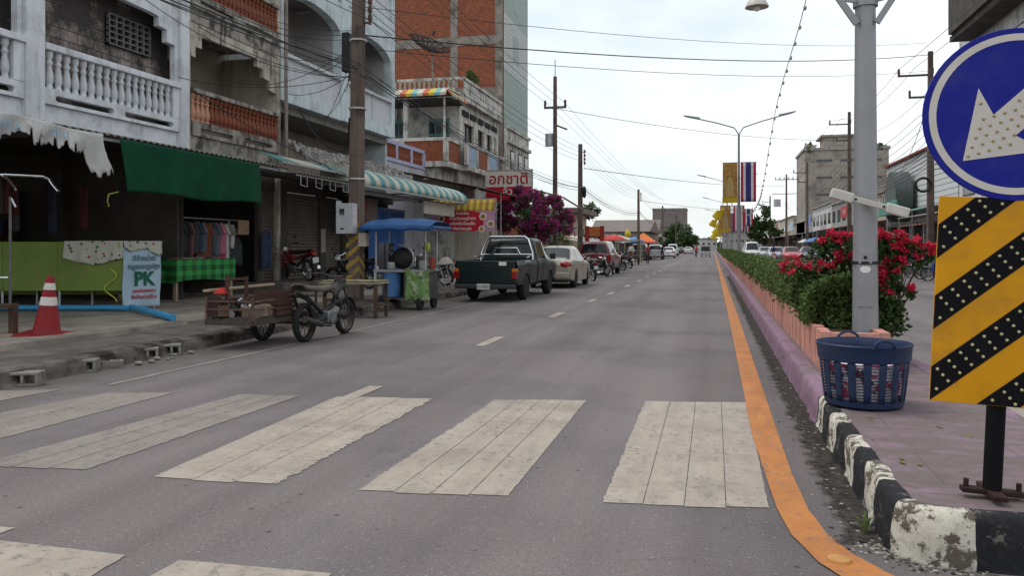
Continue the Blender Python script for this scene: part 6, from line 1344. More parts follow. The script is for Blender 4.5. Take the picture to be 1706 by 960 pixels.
def banner(y, z0, z1, labs, sc_=1.0):
    t = thing('portrait_banner', labs[0], 'banner', (1.0, y, z0), 'banners on the median lamps')
    MB().grid(lambda u, v: (lerp(1.40 - .86 * sc_, 1.36, u), y - .13 + .02 * math.sin(v * 5), lerp(z1, z0, v)), 6, 12).build('cloth', M_GOLD, t, solid=.006)
    cx_ = 1.38 - .43 * sc_; h = z1 - z0
    fg = MB(); fg.sphere((cx_, y - .165, z1 - h * .30), .085, 10, 8, (1, .15, 1.2)); fg.prism([(cx_ - .24, z0 + h * .14), (cx_ + .24, z0 + h * .14), (cx_ + .21, z0 + h * .5), (cx_ + .08, z1 - h * .36), (cx_ - .08, z1 - h * .36), (cx_ - .21, z0 + h * .5)], y - .17, y - .165, 'y'); fg.build('printed_figure', pm('printed_tan', (.45, .30, .12), .7, .4, 12), t)
    MB().box(cx_ - .43 * sc_, cx_ + .41 * sc_, y - .172, y - .160, z0, z0 + h * .13).build('caption_band', pm('band_gold', (.50, .33, .02), .7, .3, 9), t)
    for z in (z0, z1): MB().beam((1.45, y - .13, z), (1.40 - .88 * sc_, y - .13, z), .025).build('rod', M_GALV, t)
    t = thing('striped_flag', labs[1], 'flag', (1.9, y, z0), 'flags on the median lamps'); hflag(t, 1.54, 1.54 + .86 * sc_, z0 + .03, z1, y - .13, y); MB().beam((1.45, y - .13, z1), (1.54 + .88 * sc_, y - .13, z1), .025).build('rod', M_GALV, t)
banner(48.3, 3.98, 6.3, ('golden portrait banner with a standing figure, the largest one', 'large red white and blue flag hung beside the golden banner'))
banner(66, 2.6, 4.7, ('golden banner hung lower behind the large flag', 'second red white and blue flag hung below the large one'))
banner(88.3, 2.9, 5.0, ('small golden banner on the second far lamp', 'small striped flag on the second far lamp'))
banner(128.3, 3.0, 5.0, ('tiny golden banner on the third far lamp', 'tiny striped flag on the third far lamp'))
for y in (66,): tag(MB().cyl((1.45, y, .5), (1.45, y, 4.9), .04, n=8).build('flag_pole', M_GALV), 'plain pole holding the second flag behind the large one', 'pole')
for k, (x, y_, Y, s) in enumerate(((1197, 358, 62, .95), (1189, 372, 75, .9), (1199, 376, 90, 1.1), (1193, 386, 112, 1.2), (1190, 394, 140, 1.5))):
    c = YP(x, y_, Y); t = thing('yellow_flag', ['large bright yellow flag fluttering left of the golden banner', 'second yellow flag just below the large one', 'third yellow flag lower down the row', 'fourth yellow flag near the end of the row', 'farthest small yellow flag of the row'][k], 'flag', (1.3, Y, .5), 'yellow flags along the median')
    MB().tube([(1.3, Y, .5), (1.2, Y, 1.8), c + Vector((.45 * s, 0, .55 * s))], .02, 5).build('staff', M_GALV, t)
    p = c + Vector((.45 * s, 0, .5 * s)); q = [p, c + Vector((-.1 * s, 0, .35 * s)), c + Vector((-.5 * s, 0, -.1 * s)), c + Vector((.1 * s, 0, -.55 * s))]
    MB().grid(lambda u, v: lerp(lerp(p, q[1], u), lerp(q[3], q[2], u), v) + Vector((0, .08 * math.sin(u * 5 + v * 3), .05 * math.sin(u * 7))), 8, 8).build('cloth', M_YF, t, solid=.006)
for k, (x, y_, Y) in enumerate(((1247, 362, 58), (1243, 378, 80), (1226, 372, 84))):
    c = YP(x, y_, Y); t = thing('striped_flag', ['drooping striped flag on a slanted staff right of the lamp', 'small drooping striped flag lower right of the lamp', 'striped flag straight below the large flag, close to the hedge'][k], 'flag', (1.6, Y, .5), 'drooping flags along the median')
    MB().tube([(1.6, Y, .5), c + Vector((.3, 0, .7))], .02, 5).build('staff', M_GALV, t); o = hflag(t, c.x - .3, c.x + .3, c.z - .6, c.z + .6, Y, k)

# ---- blue arrow sign over the yellow and black chevron board
t = thing('keep_left_sign', 'blue round arrow sign above a yellow and black striped board on a post', 'road sign', (1.25, 4.145, .24))
S0 = Vector((1.25, 4.145, .258)); ln = math.radians(2.6); UPv = Vector((math.sin(ln), 0, math.cos(ln))); RT = Vector((math.cos(ln), 0, -math.sin(ln))); NR = Vector((0, -1, 0))
M_SBK = pm('sign_black', (.010, .010, .012), .7, .15, 8, spec=.05); M_SYE = pm('sign_yellow', (.64, .29, .008), .45, .14, 3, bump=.05, dirt=(.40, .19, .03), dirt_amt=.55, dirt_scale=2.6, spec=.15); M_SBL = pm('sign_blue', (.010, .014, .24), .45, .14, 3, bump=.05, spec=.15, dirt=(.03, .035, .20), dirt_amt=.6, dirt_scale=3); M_SWH = pm('sign_white', (.55, .53, .53), .45, .06, 3, bump=.03); M_STUD = pm('reflector_stud', (.45, .40, .22), .15, .15, 6, spec=.8)
def SP(r, u, n=0): return S0 + RT * r + UPv * u + NR * n
def sprism(poly, n0, n1):
    m = len(poly); mb_ = MB(); mb_.add([SP(a, b, n0) for a, b in poly] + [SP(a, b, n1) for a, b in poly], [list(range(m))[::-1], list(range(m, 2 * m))] + [(i, (i + 1) % m, m + (i + 1) % m, m + i) for i in range(m)]); return mb_
MB().cyl(SP(0, 0), SP(0, 2.1), .040, n=14).build('post', M_SBK, t)
mb = MB(); mb.obox(SP(0, .012), RT * .13, UPv * .012, (0, .03, 0)); mb.obox(SP(0, .012), RT * .03, UPv * .011, (0, .13, 0)); 
for p in ((-.11, 0), (.11, 0)): mb.cyl(SP(p[0], .02), SP(p[0], .06), .013, n=6)
mb.build('base_plate', pm('rusty_base', (.035, .016, .014), .8, .4, 8), t, bev=.004)
BW_, B0, B1 = .30, .42, 1.366
sprism([(-BW_, B0), (BW_, B0), (BW_, B1), (-BW_, B1)], .06, .075).build('chevron_board', M_SYE, t, bev=.003)
def clip(poly, ax, v, keep):
    out_ = []
    for i in range(len(poly)):
        a, b = poly[i - 1], poly[i]; ia, ib = (a[ax] - v) * keep >= 0, (b[ax] - v) * keep >= 0
        if ia != ib: t_ = (v - a[ax]) / (b[ax] - a[ax]); out_.append((lerp(a[0], b[0], t_), lerp(a[1], b[1], t_)))
        if ib: out_.append(b)
    return out_
slope = .88; studs = []
for k in range(-2, 6):
    c0_ = B0 + .003 + k * .328   # height of the lower edge of a black band at the board's left edge
    poly = [(-BW_, c0_), (BW_, c0_ + slope * 2 * BW_), (BW_, c0_ + slope * 2 * BW_ + .155), (-BW_, c0_ + .155)]
    poly = clip(clip(poly, 1, B0 + .002, 1), 1, B1 - .002, -1)
    if len(poly) < 3: continue
    sprism(poly, .0755, .077).build('black_stripe', M_SBK, t)
    for row in range(3):
        for j in range(14):
            a = -BW_ + .026 + j * .0465 - (.023 if row == 1 else 0); b = c0_ + .031 + row * .046 + slope * (a + BW_)
            if abs(a) < BW_ - .012 and B0 + .015 < b < B1 - .015: studs.append((a, b))
mb = MB()
for a, b in studs: mb.sphere(SP(a, b, .078), .0078, 8, 4)
tag(mb.build('reflector_studs', M_STUD, t), kind='stuff')
CR, CC = .39, B1 + .378
circ = lambda r, n=56: [(r * math.cos(2 * math.pi * i / n), CC + r * math.sin(2 * math.pi * i / n)) for i in range(n)]
sprism(circ(CR), .062, .080).build('disc', M_SBL, t, bev=.003)
mb = MB(); ro, ri = CR - .026, CR - .057; n = 72
mb.add([SP(r * math.cos(2 * math.pi * i / n), CC + r * math.sin(2 * math.pi * i / n), .0812) for i in range(n) for r in (ro, ri)], [(2 * i, 2 * ((i + 1) % n), 2 * ((i + 1) % n) + 1, 2 * i + 1) for i in range(n)]); mb.build('white_ring', M_SWH, t, solid=.001)
# arrow pointing down to the left
def fromphoto(px, py): p = YP(px, py, S0.y - .08) - S0; return (p.dot(RT), p.dot(UPv))
tip = fromphoto(1604, 268); e1 = fromphoto(1632, 154); e2 = fromphoto(1656, 181); 
dirv = Vector((e1[0] - tip[0], e1[1] - tip[1]))
tail = .30; ax2 = Vector((0 - tip[0], CC - tip[1])).normalized(); px_ = Vector((-ax2.y, ax2.x))
T0 = Vector(tip); hd = .276; hwid = .198; sh = .066
pts2 = [T0, T0 + ax2 * hd * .98 + px_ * hwid, T0 + ax2 * hd * .84 + px_ * sh, T0 + ax2 * .64 + px_ * sh, T0 + ax2 * .64 - px_ * sh, T0 + ax2 * hd * .84 - px_ * sh, T0 + ax2 * hd * .98 - px_ * hwid]
sprism([tuple(p) for p in pts2], .0805, .0822).build('white_arrow', M_SWH, t)
def inpoly(p, P):
    c = False
    for i in range(len(P)):
        a, b = P[i - 1], P[i]
        if (a[1] > p[1]) != (b[1] > p[1]) and p[0] < (b[0] - a[0]) * (p[1] - a[1]) / (b[1] - a[1]) + a[0]: c = not c
    return c
mb = MB()
for i in range(-8, 24):
    for j in range(-10, 11):
        p = T0 + ax2 * (i * .04 + .03) + px_ * (j * .04 + (.02 if i % 2 else 0)); q = [p + ax2 * .022, p - ax2 * .022, p + px_ * .02, p - px_ * .02]
        if all(inpoly(x, pts2) for x in q): mb.sphere(SP(p.x, p.y, .0825), .0075, 8, 4)
tag(mb.build('arrow_studs', pm('worn_stud', (.42, .30, .16), .3, .2), t), kind='stuff')

# ---- blue laundry basket full of rubbish
t = thing('plastic_basket', 'big navy blue slotted plastic basket on the purple island', 'basket', (1.07, 6.36, .24))
bc = Vector((1.075, 6.37, .24)); M_NAVY = pm('navy_plastic', (.015, .030, .078), .5, .15, 6, dirt=(.035, .042, .07), dirt_amt=.5, dirt_scale=6); Rb, Rt, Hb = .262, .315, .46
def rad(z): return lerp(Rb, Rt, (z / Hb) ** .8)
mb = MB(); mb.lathe([(0.01, .004), (Rb - .02, .004), (rad(.02), .02), (rad(.06), .06), (rad(.06) - .012, .06), (Rb - .03, .02), (.01, .015)], bc, 48, cap=False)
mb.lathe([(rad(.34) - .012, .34), (rad(.34) + .004, .34), (rad(.345) + .010, .345), (rad(.44) + .010, .44), (rad(.46) + .016, .455), (rad(.46) + .010, .463), (rad(.44) - .004, .44), (rad(.34) - .012, .34)], bc, 48, cap=False)
nc = 18
for k in range(nc):
    a0 = 2 * math.pi * k / nc; a1 = a0 + 2 * math.pi / nc * .52; a2 = a0 + 2 * math.pi / nc
    mb.grid(lambda u, v: bc + Vector((math.cos(lerp(a0, a1, u)) * rad(lerp(.055, .345, v)), math.sin(lerp(a0, a1, u)) * rad(lerp(.055, .345, v)), lerp(.055, .345, v))), 3, 5)
    for j in range(13):
        z = .064 + j * .0215; mb.grid(lambda u, v: bc + Vector((math.cos(lerp(a1, a2, u)) * (rad(z) - .004), math.sin(lerp(a1, a2, u)) * (rad(z) - .004), z + v * .006)), 2, 1)
mb.build('body', M_NAVY, t, solid=.005)
for a in (100, 285):
    c0_ = bc + Vector((math.cos(R(a)) * (Rt + .012), math.sin(R(a)) * (Rt + .012), .445)); tn = Vector((-math.sin(R(a)), math.cos(R(a)), 0))
    MB().tube([c0_ + tn * .08 * math.cos(math.pi * k / 10) + Vector((0, 0, .06 * math.sin(math.pi * k / 10))) for k in range(11)], .011, 6).build('handle', M_NAVY, t)
def rub():
    b = NB('rubbish_bags'); n = b.noise(5, 5, .6, b.vec((1, 1, 1.6))); c = b.mix(b.ramp(n, .46, .5), (.55, .05, .10), (.75, .70, .72)); c = b.mix(b.ramp(b.noise(7, 3), .56, .6), c, (.12, .02, .05)); return b.fin(c, .5)
o = MB().lathe([(.02, .02), (Rb - .04, .03), (rad(.27) - .03, .27), (rad(.32) - .05, .32), (.15, .29), (.02, .31)], bc, 40).build('rubbish_bags', rub()); tag(o, 'crumpled red and white rubbish bags inside the navy basket', 'rubbish')
# ---- grit, litter, weed and road stud by the island
random.seed(77); mb = MB()
for k in range(2600):
    y = 3.95 + 6 * random.random() ** 1.6; x = .80 - abs(random.gauss(0, .085))
    r = .0015 + .008 * random.random() ** 3; mb.obox((x, y, r * .5), (r, 0, 0), (0, r * random.uniform(.6, 1.4), 0), (0, 0, r * .6))
for k in range(160):
    a = random.uniform(180, 300); r0 = .24 + abs(random.gauss(.03, .05)); r = random.uniform(.002, .008); mb.obox((1.02 + r0 * math.cos(R(a)), 4.08 + r0 * math.sin(R(a)), r * .5), (r, 0, 0), (0, r, 0), (0, 0, r * .6))
tag(mb.build('grit', leafmat('grey_grit', (.04, .035, .03), (.36, .33, .29), .95, 0)), 'grit and crumbled paint lying along the island kerb', 'grit', kind='stuff')
def dirtm():
    b = NB('gutter_dirt'); n = b.noise(5, 8, .7); tr = b.n('ShaderNodeBsdfTransparent'); mx_ = b.n('ShaderNodeMixShader'); b.fin(b.mix(b.ramp(b.noise(20, 6), .4, .7), (.022, .018, .015), (.075, .063, .055)), .95, n, .6, .02)
    sp = b.n('ShaderNodeSeparateXYZ'); b.l(b.tc.outputs['Object'], sp.inputs[0]); f = b.math('SUBTRACT', b.math('MULTIPLY', n, 1.5), b.math('MULTIPLY', b.math('ABSOLUTE', b.math('SUBTRACT', sp.outputs[0], .76)), 3.0)); b.l(b.math('MULTIPLY', b.ramp(f, .28, .5), b.math('GREATER_THAN', b.math('ADD', sp.outputs[1], b.math('MULTIPLY', n, .8)), 4.5)), mx_.inputs[0]); b.l(tr.outputs[0], mx_.inputs[1]); b.l(b.b.outputs[0], mx_.inputs[2]); b.l(mx_.outputs[0], b.t.nodes['Material Output'].inputs['Surface']); return b.m
struct('gutter_dirt', MB().quad((.50, 3.9, .0095), (1.2, 3.9, .0095), (1.2, 40, .0095), (.50, 40, .0095)), dirtm())
t = thing('weed', 'small green weed growing at the foot of the striped kerb', 'weed', (.76, 4.62, 0)); p = GP(1441, 890, 0); lv = MB()
for k in range(9):
    a = k * .7; q = p + Vector((math.cos(a) * .05, math.sin(a) * .05, .06 + .02 * (k % 3))); s_ = Vector((-math.sin(a), math.cos(a), 0)) * .007; lv.add([p, lerp(p, q, .6) + s_ + Vector((0, 0, .02)), q, lerp(p, q, .6) - s_ + Vector((0, 0, .02))], [(0, 1, 2, 3)])
lv.build('leaves', M_LEAFL, t)
tag(MB().lathe([(.055, .008), (.05, .02), (.02, .028), (.0, .029)], GP(1398, 938, 0), 14).build('road_stud', pm('stud_amber', (.45, .22, .06), .4, .2)), 'round amber road stud set on the bend of the orange line', 'road stud')
random.seed(12)
for k in range(16):
    x, y = random.uniform(.98, 1.9), random.uniform(4.05, 6.6); lf = Leaves(); lf.leaf((0, 0, .006), .06); o = lf.build('fallen_leaf', M_YLEAF); o.location = (x, y, .243); o.scale = (1, 1, .15)
    tag(o, 'dry fallen leaf lying on the purple island paving', 'leaf', 'fallen leaves on the island')
# ================================================================ RIGHT SIDE OF THE STREET
RX = 14.5
random.seed(3)
M_RW = pm('right_white_paint', (.58, .57, .55), .85, .15, 2, dirt=(.2, .19, .18), dirt_amt=.6, streak=(.12, .11, .1), streak_amt=.7); M_RG = pm('right_grey_render', (.34, .32, .30), .9, .25, 2, dirt=(.12, .11, .10), dirt_amt=.7)
M_RB = pm('right_buff_render', (.44, .38, .30), .9, .2, 2, dirt=(.15, .13, .11), dirt_amt=.6); M_RT = pm('right_teal_paint', (.09, .28, .24), .7, .2, 2); M_TINR = pm('right_tin', (.30, .29, .28), .6, .25, 2, dirt=(.16, .10, .07), dirt_amt=.7)
def rshop(lab, y0, y1, h, m, awn, depth=3.2, winrows=1, sign=None, ridge=None, xf=RX, cat='shophouse', awz=3.4):
    t = thing('shophouse', lab, cat, (xf, (y0 + y1) / 2, .16), 'shophouses on the right side')
    mb = MB(); mb.box(xf, xf + 9, y0 + .02, y1 - .02, 3.1, h); mb.build('wall', m, t, bev=.02)
    mb = MB(); mb.box(xf + 1.2, xf + 9, y0 + .02, y1 - .02, .16, 3.09); mb.build('shop_interior', M_DARK, t)
    n = max(1, round((y1 - y0) / 4.2))
    for k in range(n + 1): MB().box(xf + .01, xf + .3, lerp(y0 + .03, y1 - .33, k / n), lerp(y0 + .33, y1 - .03, k / n), .16, 3.09).build('pillar', m, t)
    for r in range(winrows):
        for k in range(n):
            yc = lerp(y0, y1, (k + .5) / n); z = 4.5 + r * 3.2
            if z + 1.4 > h: continue
            f = MB().box(xf - .04, xf + .02, yc - 1.1, yc + 1.1, z - .05, z + 1.35).build('window', M_WOODD, t); MB().box(xf - .05, xf - .041, yc - 1.0, yc + 1.0, z, z + 1.28).build('pane', M_GLASS, f)
    MB().box(xf - .25, xf + 9, y0, y1, h, h + .15).build('roof', ridge or M_RG, t)
    if awn:
        mb = MB(); corr(mb, y0 + .1, y1 - .1, xf - .01, awz + .35, xf - depth, awz - .25, .03, .5); mb.build('awning', awn, t, solid=.012)
        mb = MB()
        for y in (y0 + .3, y1 - .3): mb.cyl((xf - depth + .1, y, .16), (xf - depth + .1, y, awz - .25), .03, n=6)
        mb.build('awning_post', M_STEEL, t)
    if sign:
        yy, z, w_, hh_, sm, tx, tm = sign
        s = MB().box(xf - depth * .55, xf - depth * .55 + .08, yy - w_ / 2, yy + w_ / 2, z, z + hh_).build('sign_board', sm, t)
        if tx: text(tx, hh_ * .6, (0, -1, 0), (0, 0, 1), (xf - depth * .55 - .01, yy, z + hh_ / 2), tm, s)
    return t
rshop('tall pale shophouse mostly hidden behind the blue arrow sign', 26, 54, 16, M_RW, M_TINR, 3.5, 4)
t = thing('roof_terrace', 'dark roof terrace and tank on the tall pale shophouse behind the arrow sign', 'terrace', (13.6, 46, 14)); MB().box(13.2, 14.4, 40, 51, 13.2, 13.5).build('slab', M_DARK, t); MB().box(13.0, 14.4, 42, 50.5, 13.5, 17).build('tank_house', M_DARK, t)
# white clad shophouse with red ridge
t = rshop('white ribbed shophouse with a red roof edge beyond the striped board', 54.2, 75, 8.2, tiles('white_rib_cladding', (.62, .62, .62), (.57, .57, .57), (.33, .33, .34), 40, .38, 'yz0', .05, var=.1), pm('green_tin', (.12, .25, .20), .6, .2, 2), 2.6, 0, ridge=pm('red_roof_edge', (.20, .045, .03), .7), awz=3.9)
mb = MB(); mb.lathe([(1.9, -.6), (1.9, .6)], (RX - .9, 66, 5.2), 24, 'x'); mb.build('round_awning', pm('grey_green_tarp', (.10, .115, .11), .7), t)
mb = MB(); mb.box(RX - 2.7, RX - 2.62, 58, 64, 3.7, 4.6); mb.build('teal_board', M_RT, t)
tag(MB().grid(lambda u, v: (lerp(13.8, 10.6, u), lerp(46, 52, v), 3.05 - .45 * u + .03 * math.sin(v * 50)), 6, 60).build('tin_awning', pm('brown_tin', (.15, .075, .05), .7, .3, 3), solid=.02), 'rust brown tin awning on posts beside the striped board', 'awning')
# concrete tower
t = thing('concrete_tower', 'weathered concrete block tower with thin dark window slots', 'building', (20.8, 145, .16))
M_TOW = tiles('weathered_tower', (.42, .365, .31), (.36, .315, .27), (.24, .21, .18), 1.6, 1.2, 'xz0', .03, dirt=(.14, .12, .11), dirt_amt=.7, dirt_scale=.35)
MB().box(14.5, 27.2, 139, 152, .1, 17.2).build('wall', M_TOW, t); mb = MB(); mb.box(17.8, 24.5, 141, 147, 17.2, 19.6); mb.box(17.2, 25.2, 140.6, 147.5, 19.6, 19.9); mb.build('roof_house', M_TOW, t)
mb = MB(); mb.box(14.3, 27.4, 138.8, 152.2, 17.2, 17.6); mb.box(14.6, 16.2, 139.2, 141, 17.6, 18.1); mb.build('roof_edge', M_RG, t)
for r in range(5):
    for k in range(3): MB().box(16.3 + k * 3.7, 18.7 + k * 3.7, 138.94, 138.998, 15.3 - r * 2.75, 15.65 - r * 2.75).build('window_slot', M_GLASS, t)
rshop('buff shophouse with a brown curved awning below the concrete tower', 75.2, 92, 6.2, M_RB, pm('brown_awning', (.16, .10, .075), .7, .3, 2), 3.8, 1, (84, 4.3, 4.5, 1.1, pm('red_board', (.42, .03, .04), .6), 'ร้านค้า', M_LW))
rshop('grey shophouse with a green awning past the red sign board', 92.2, 108, 6.6, M_RG, pm('green_tin', (.12, .25, .20), .6, .2, 2), 3.6, 1)
rshop('pale shophouse with a blue sign board along the right row', 108.2, 128, 7.0, M_RW, M_TINR, 3.6, 1, (116, 4.2, 5.5, 1.6, pm('blue_board', (.20, .28, .52), .6), None, None))
rshop('low grey shophouse at the foot of the concrete tower', 128.2, 158, 5.6, M_RG, M_TINR, 3.6, 1, (140, 4.2, 5, 1.4, pm('pale_blue_board', (.42, .50, .60), .6), None, None))
rshop('buff terrace beyond the concrete tower with an orange sign', 158.2, 190, 7.2, M_RB, M_TINR, 3.8, 1, (170, 4.2, 6, 2.0, pm('orange_board', (.36, .16, .08), .6), None, None))
rshop('white shophouses closing the right-hand row in the distance', 190.2, 260, 7.4, M_RW, pm('brown_awning', (.16, .10, .075), .7), 3.8, 1)
# small awnings and umbrellas on the right pavement
for k, (y, c, lab) in enumerate(((80, (.55, .40, .02), 'yellow vending booth under the awnings on the right'), (97, (.5, .5, .48), 'white vending booth farther along the right pavement'), (110, (.10, .10, .12), 'dark vending booth near the far right shops'))):
    t = thing('vending_booth', lab, 'booth', (10.9, y, .16), 'booths on the right pavement'); MB().box(10.4, 11.4, y - .7, y + .7, .16, 1.1).build('counter', pm('booth_%d' % k, c, .6), t, bev=.03); MB().box(10.2, 11.6, y - .9, y + .9, 2.1, 2.2).build('roof', pm('booth_%d' % k, c, .6), t, bev=.03)
    for x in (10.45, 11.35): MB().cyl((x, y, 1.1), (x, y, 2.1), .03, n=6).build('post', M_STEEL, t)
# ================================================================ FAR LEFT BUILDINGS
def house(name, lab, x0, x1, y0, y1, h, m, roofm, over=.6, gable=0, wins=True, cat='house'):
    t = thing(name, lab, cat, ((x0 + x1) / 2, (y0 + y1) / 2, .16)); MB().box(x0, x1, y0, y1, .16, h).build('wall', m, t)
    if gable:
        MB().prism([(y0 - over, h - .1), (y1 + over, h - .1), ((y0 + y1) / 2, h + gable)], x0 - over, x1 + over).build('roof', roofm, t)
    else: MB().box(x0 - over, x1 + over, y0 - over, y1 + over, h, h + .45).build('roof', roofm, t)
    if wins:
        n = max(1, int((x1 - x0) / 2.5))
        for k in range(n): xx = lerp(x0, x1, (k + .5) / n); f = MB().box(xx - .6, xx + .6, y0 - .05, y0 - .002, h * .45, h * .45 + 1.2).build('window', M_WOODD, t); MB().box(xx - .5, xx + .5, y0 - .07, y0 - .051, h * .45 + .1, h * .45 + 1.1).build('pane', M_GLASS, f)
        for yy in [lerp(y0, y1, (i + .5) / 3) for i in range(3)]: f = MB().box(x1 + .002, x1 + .05, yy - .6, yy + .6, h * .45, h * .45 + 1.2).build('window', M_WOODD, t); MB().box(x1 + .051, x1 + .06, yy - .5, yy + .5, h * .45 + .1, h * .45 + 1.1).build('pane', M_GLASS, f)
    return t
M_BR = pm('grey_brown_roof', (.17, .14, .125), .85, .25, 1.5)
house('house', 'beige house with a flat overhanging roof behind the third pole', -19, -12.0, 70, 78, 4.4, pm('beige_house_wall', (.50, .39, .27), .85, .12, 2), M_BR, .9)
house('warehouse', 'long low warehouse with a grey brown sloping roof', -24, -11.8, 168, 182, 4.6, pm('tan_wall', (.40, .31, .22), .9, .15, 2), M_BR, 1.0, 2.7, True, 'warehouse')
house('apartment_block', 'dark grey flat-topped block at the far end of the left side', -21.5, -9.5, 298, 315, 15.2, pm('dark_block_wall', (.19, .165, .155), .9, .2, .6), M_RG, .2, cat='building')
house('house', 'small white house between the brick tower and the beige house', -18, -12.2, 52, 60, 3.6, M_RW, M_BR, .8)
house('house', 'dim low house set back behind the bougainvillea', -19, -13, 61, 68.5, 3.4, M_RG, M_BR, .8)
house('house', 'low shed with a dark sloping roof under the green roadside tree', -20, -11.5, 140, 165, 4.2, M_RG, M_BR, 1.0, 2.2)
house('house', 'far pale house at the end of the left pavement', -26, -12, 215, 245, 6.5, M_RW, M_BR, .6)
house('house', 'far pale low building straight across the end of the street', -14, 2, 420, 440, 5.5, M_RW, M_BR, .6)
house('house', 'far grey building across the end of the street on the right', 5, 30, 400, 430, 8.5, M_RG, M_BR, .6)
for k, (y0, y1, c, lab) in enumerate(((80, 91, (.30, .10, .05), 'low far-left shop with a rust red awning beyond the beige house'), (91.2, 103, (.10, .22, .17), 'low far-left shop with a green awning near the orange tent'), (103.2, 117, (.42, .38, .30), 'low far-left shop with a cream awning past the orange tent'), (117.2, 134, (.10, .15, .30), 'low far-left shop with a blue awning before the dark roofed shed'))):
    t = thing('shop', lab, 'shop', (-12, (y0 + y1) / 2, .16), 'low shops on the far left'); m = (M_RW, M_RG, M_RB)[k % 3]
    MB().box(-19, -12.9, y0, y1, .16, 3.0).build('wall', m, t); MB().box(-19.2, -12.7, y0, y1, 3.0, 3.2).build('roof', M_BR, t); mb = MB(); corr(mb, y0 + .1, y1 - .1, -12.9, 2.95, -9.6, 2.35, .03, .5); mb.build('awning', pm('far_awning_%d' % k, c, .7, .2, 2), t, solid=.012)
    for y in (y0 + .4, y1 - .4): MB().cyl((-9.7, y, .16), (-9.7, y, 2.35), .04, n=6).build('post', M_STEEL, t)
    MB().box(-12.9, -12.86, y0 + 1, y1 - 1, .16, 2.5).build('shutter', M_SHUT, t)
for k, (x, y, c, lab) in enumerate(((-8.4, 70, (.50, .06, .05), 'red market umbrella over the far left pavement'), (-8.6, 76, (.55, .52, .48), 'white market umbrella past the red one'), (-8.3, 88, (.10, .20, .42), 'blue market umbrella near the orange tent'), (-8.4, 110, (.50, .36, .05), 'yellow market umbrella beyond the orange tent'), (11.2, 88, (.50, .06, .05), 'red market umbrella on the right pavement by the buff shop'), (11.0, 94, (.10, .20, .42), 'blue market umbrella on the right pavement'), (11.3, 104, (.55, .52, .48), 'white market umbrella on the far right pavement'), (11.0, 58, (.30, .12, .07), 'brown market umbrella before the ribbed shophouse'))):
    t = thing('market_umbrella', lab, 'umbrella', (x, y, .16), 'market umbrellas on the pavements'); MB().cyl((x, y, .16), (x, y, 2.5), .03, n=6).build('pole', M_STEEL, t)
    MB().lathe([(1.25, 1.95), (1.2, 2.05), (.6, 2.35), (.03, 2.52)], (x, y, 0), 8, cap=False).build('canopy', pm('umbrella_%d%d' % (int(c[0] * 99), int(c[2] * 99)), c, .7, .2, 2), t, solid=.02)
# fence of yellow posts, tents and bunting left of the far kerb
t = thing('market_tent', 'orange peaked tent at the far left kerb', 'tent', (-9, 96, .16))
c = YP(1072, 388, 96); mb = MB(); b4 = [YP(1053, 402, 94.6), YP(1090, 403, 94.6), YP(1092, 402, 98), YP(1056, 401, 98)]
mb.add([c] + b4, [(0, 1, 2), (0, 2, 3), (0, 3, 4), (0, 4, 1)]); mb.build('canopy', pm('orange_tent', (.62, .16, .04), .7, .1), t, solid=.03)
for p in b4: MB().cyl((p.x, p.y, .16), p, .04, n=6).build('post', M_STEEL, t)
random.seed(6)
for k in range(13):
    p = YP(945 + k * 8.2, 397 + k * .75, 60 + k * 2.4); mb = MB(); mb.lathe([(.34, 0), (.30, .1), (.18, .2), (.02, .26)], p, 12); o = mb.build('paper_lantern', pm('lantern_white', (.62, .58, .54), .7) if k % 3 else pm('lantern_pink', (.55, .30, .26), .7))
    tag(o, 'small pale cloth parasol in the string above the far left stalls', 'parasol', 'string of parasols on the far left')
t = thing('cable', 'sagging line carrying the string of small pale parasols', 'line', (-8, 60, 2)); MB().tube([YP(940 + k * 8.2, 396 + k * .75, 58 + k * 2.4) for k in range(16)], .02, 4).build('line', M_BLK, t)
t = thing('white_stall_roof', 'long white stall roof beside the dark red SUV', 'stall', (-9, 72, 2)); a_, b_ = YP(960, 402, 62), YP(1052, 404, 84)
mb = MB(); mb.grid(lambda u, v: (lerp(a_.x, b_.x, u) - v * 1.6, lerp(62, 84, u), lerp(a_.z, b_.z, u) + v * .25), 10, 2); mb.build('roof', M_RW, t, solid=.03)
for k in range(8):
    u = k / 7; x = lerp(a_.x, b_.x, u); y = lerp(62, 84, u); MB().box(x - .07, x, y - .07, y + .07, .16, lerp(a_.z, b_.z, u)).build('post', pm('pale_yellow_post', (.50, .46, .22), .7), t)
MB().box(-10.6, -9.6, 62, 84, .16, 1.0).build('counter', pm('dim_counter', (.14, .11, .10), .8, .4, 3), t)
t = thing('red_gateway', 'red and orange painted gateway behind the dark red SUV', 'gateway', (-9.5, 58, 0)); q0, q1 = YP(978, 402, 57), YP(1003, 402, 57)
for q in (q0, q1): MB().box(q.x - .14, q.x + .14, 56.9, 57.2, .16, YP(0, 383, 57).z).build('post', pm('gate_red', (.32, .04, .03), .7), t)
MB().box(q0.x, q1.x, 56.95, 57.1, YP(0, 397, 57).z, YP(0, 384, 57).z).build('beam', pm('gate_orange', (.52, .16, .05), .7), t)
tag(MB().lathe([(.2, 0), (.3, .2), (.3, .4), (.15, .6), (.06, .8)], YP(1046, 395, 80), 14).build('yellow_tank', pm('yellow_paint', (.60, .48, .03), .6)), 'yellow rounded tank above the white stall roof', 'tank')

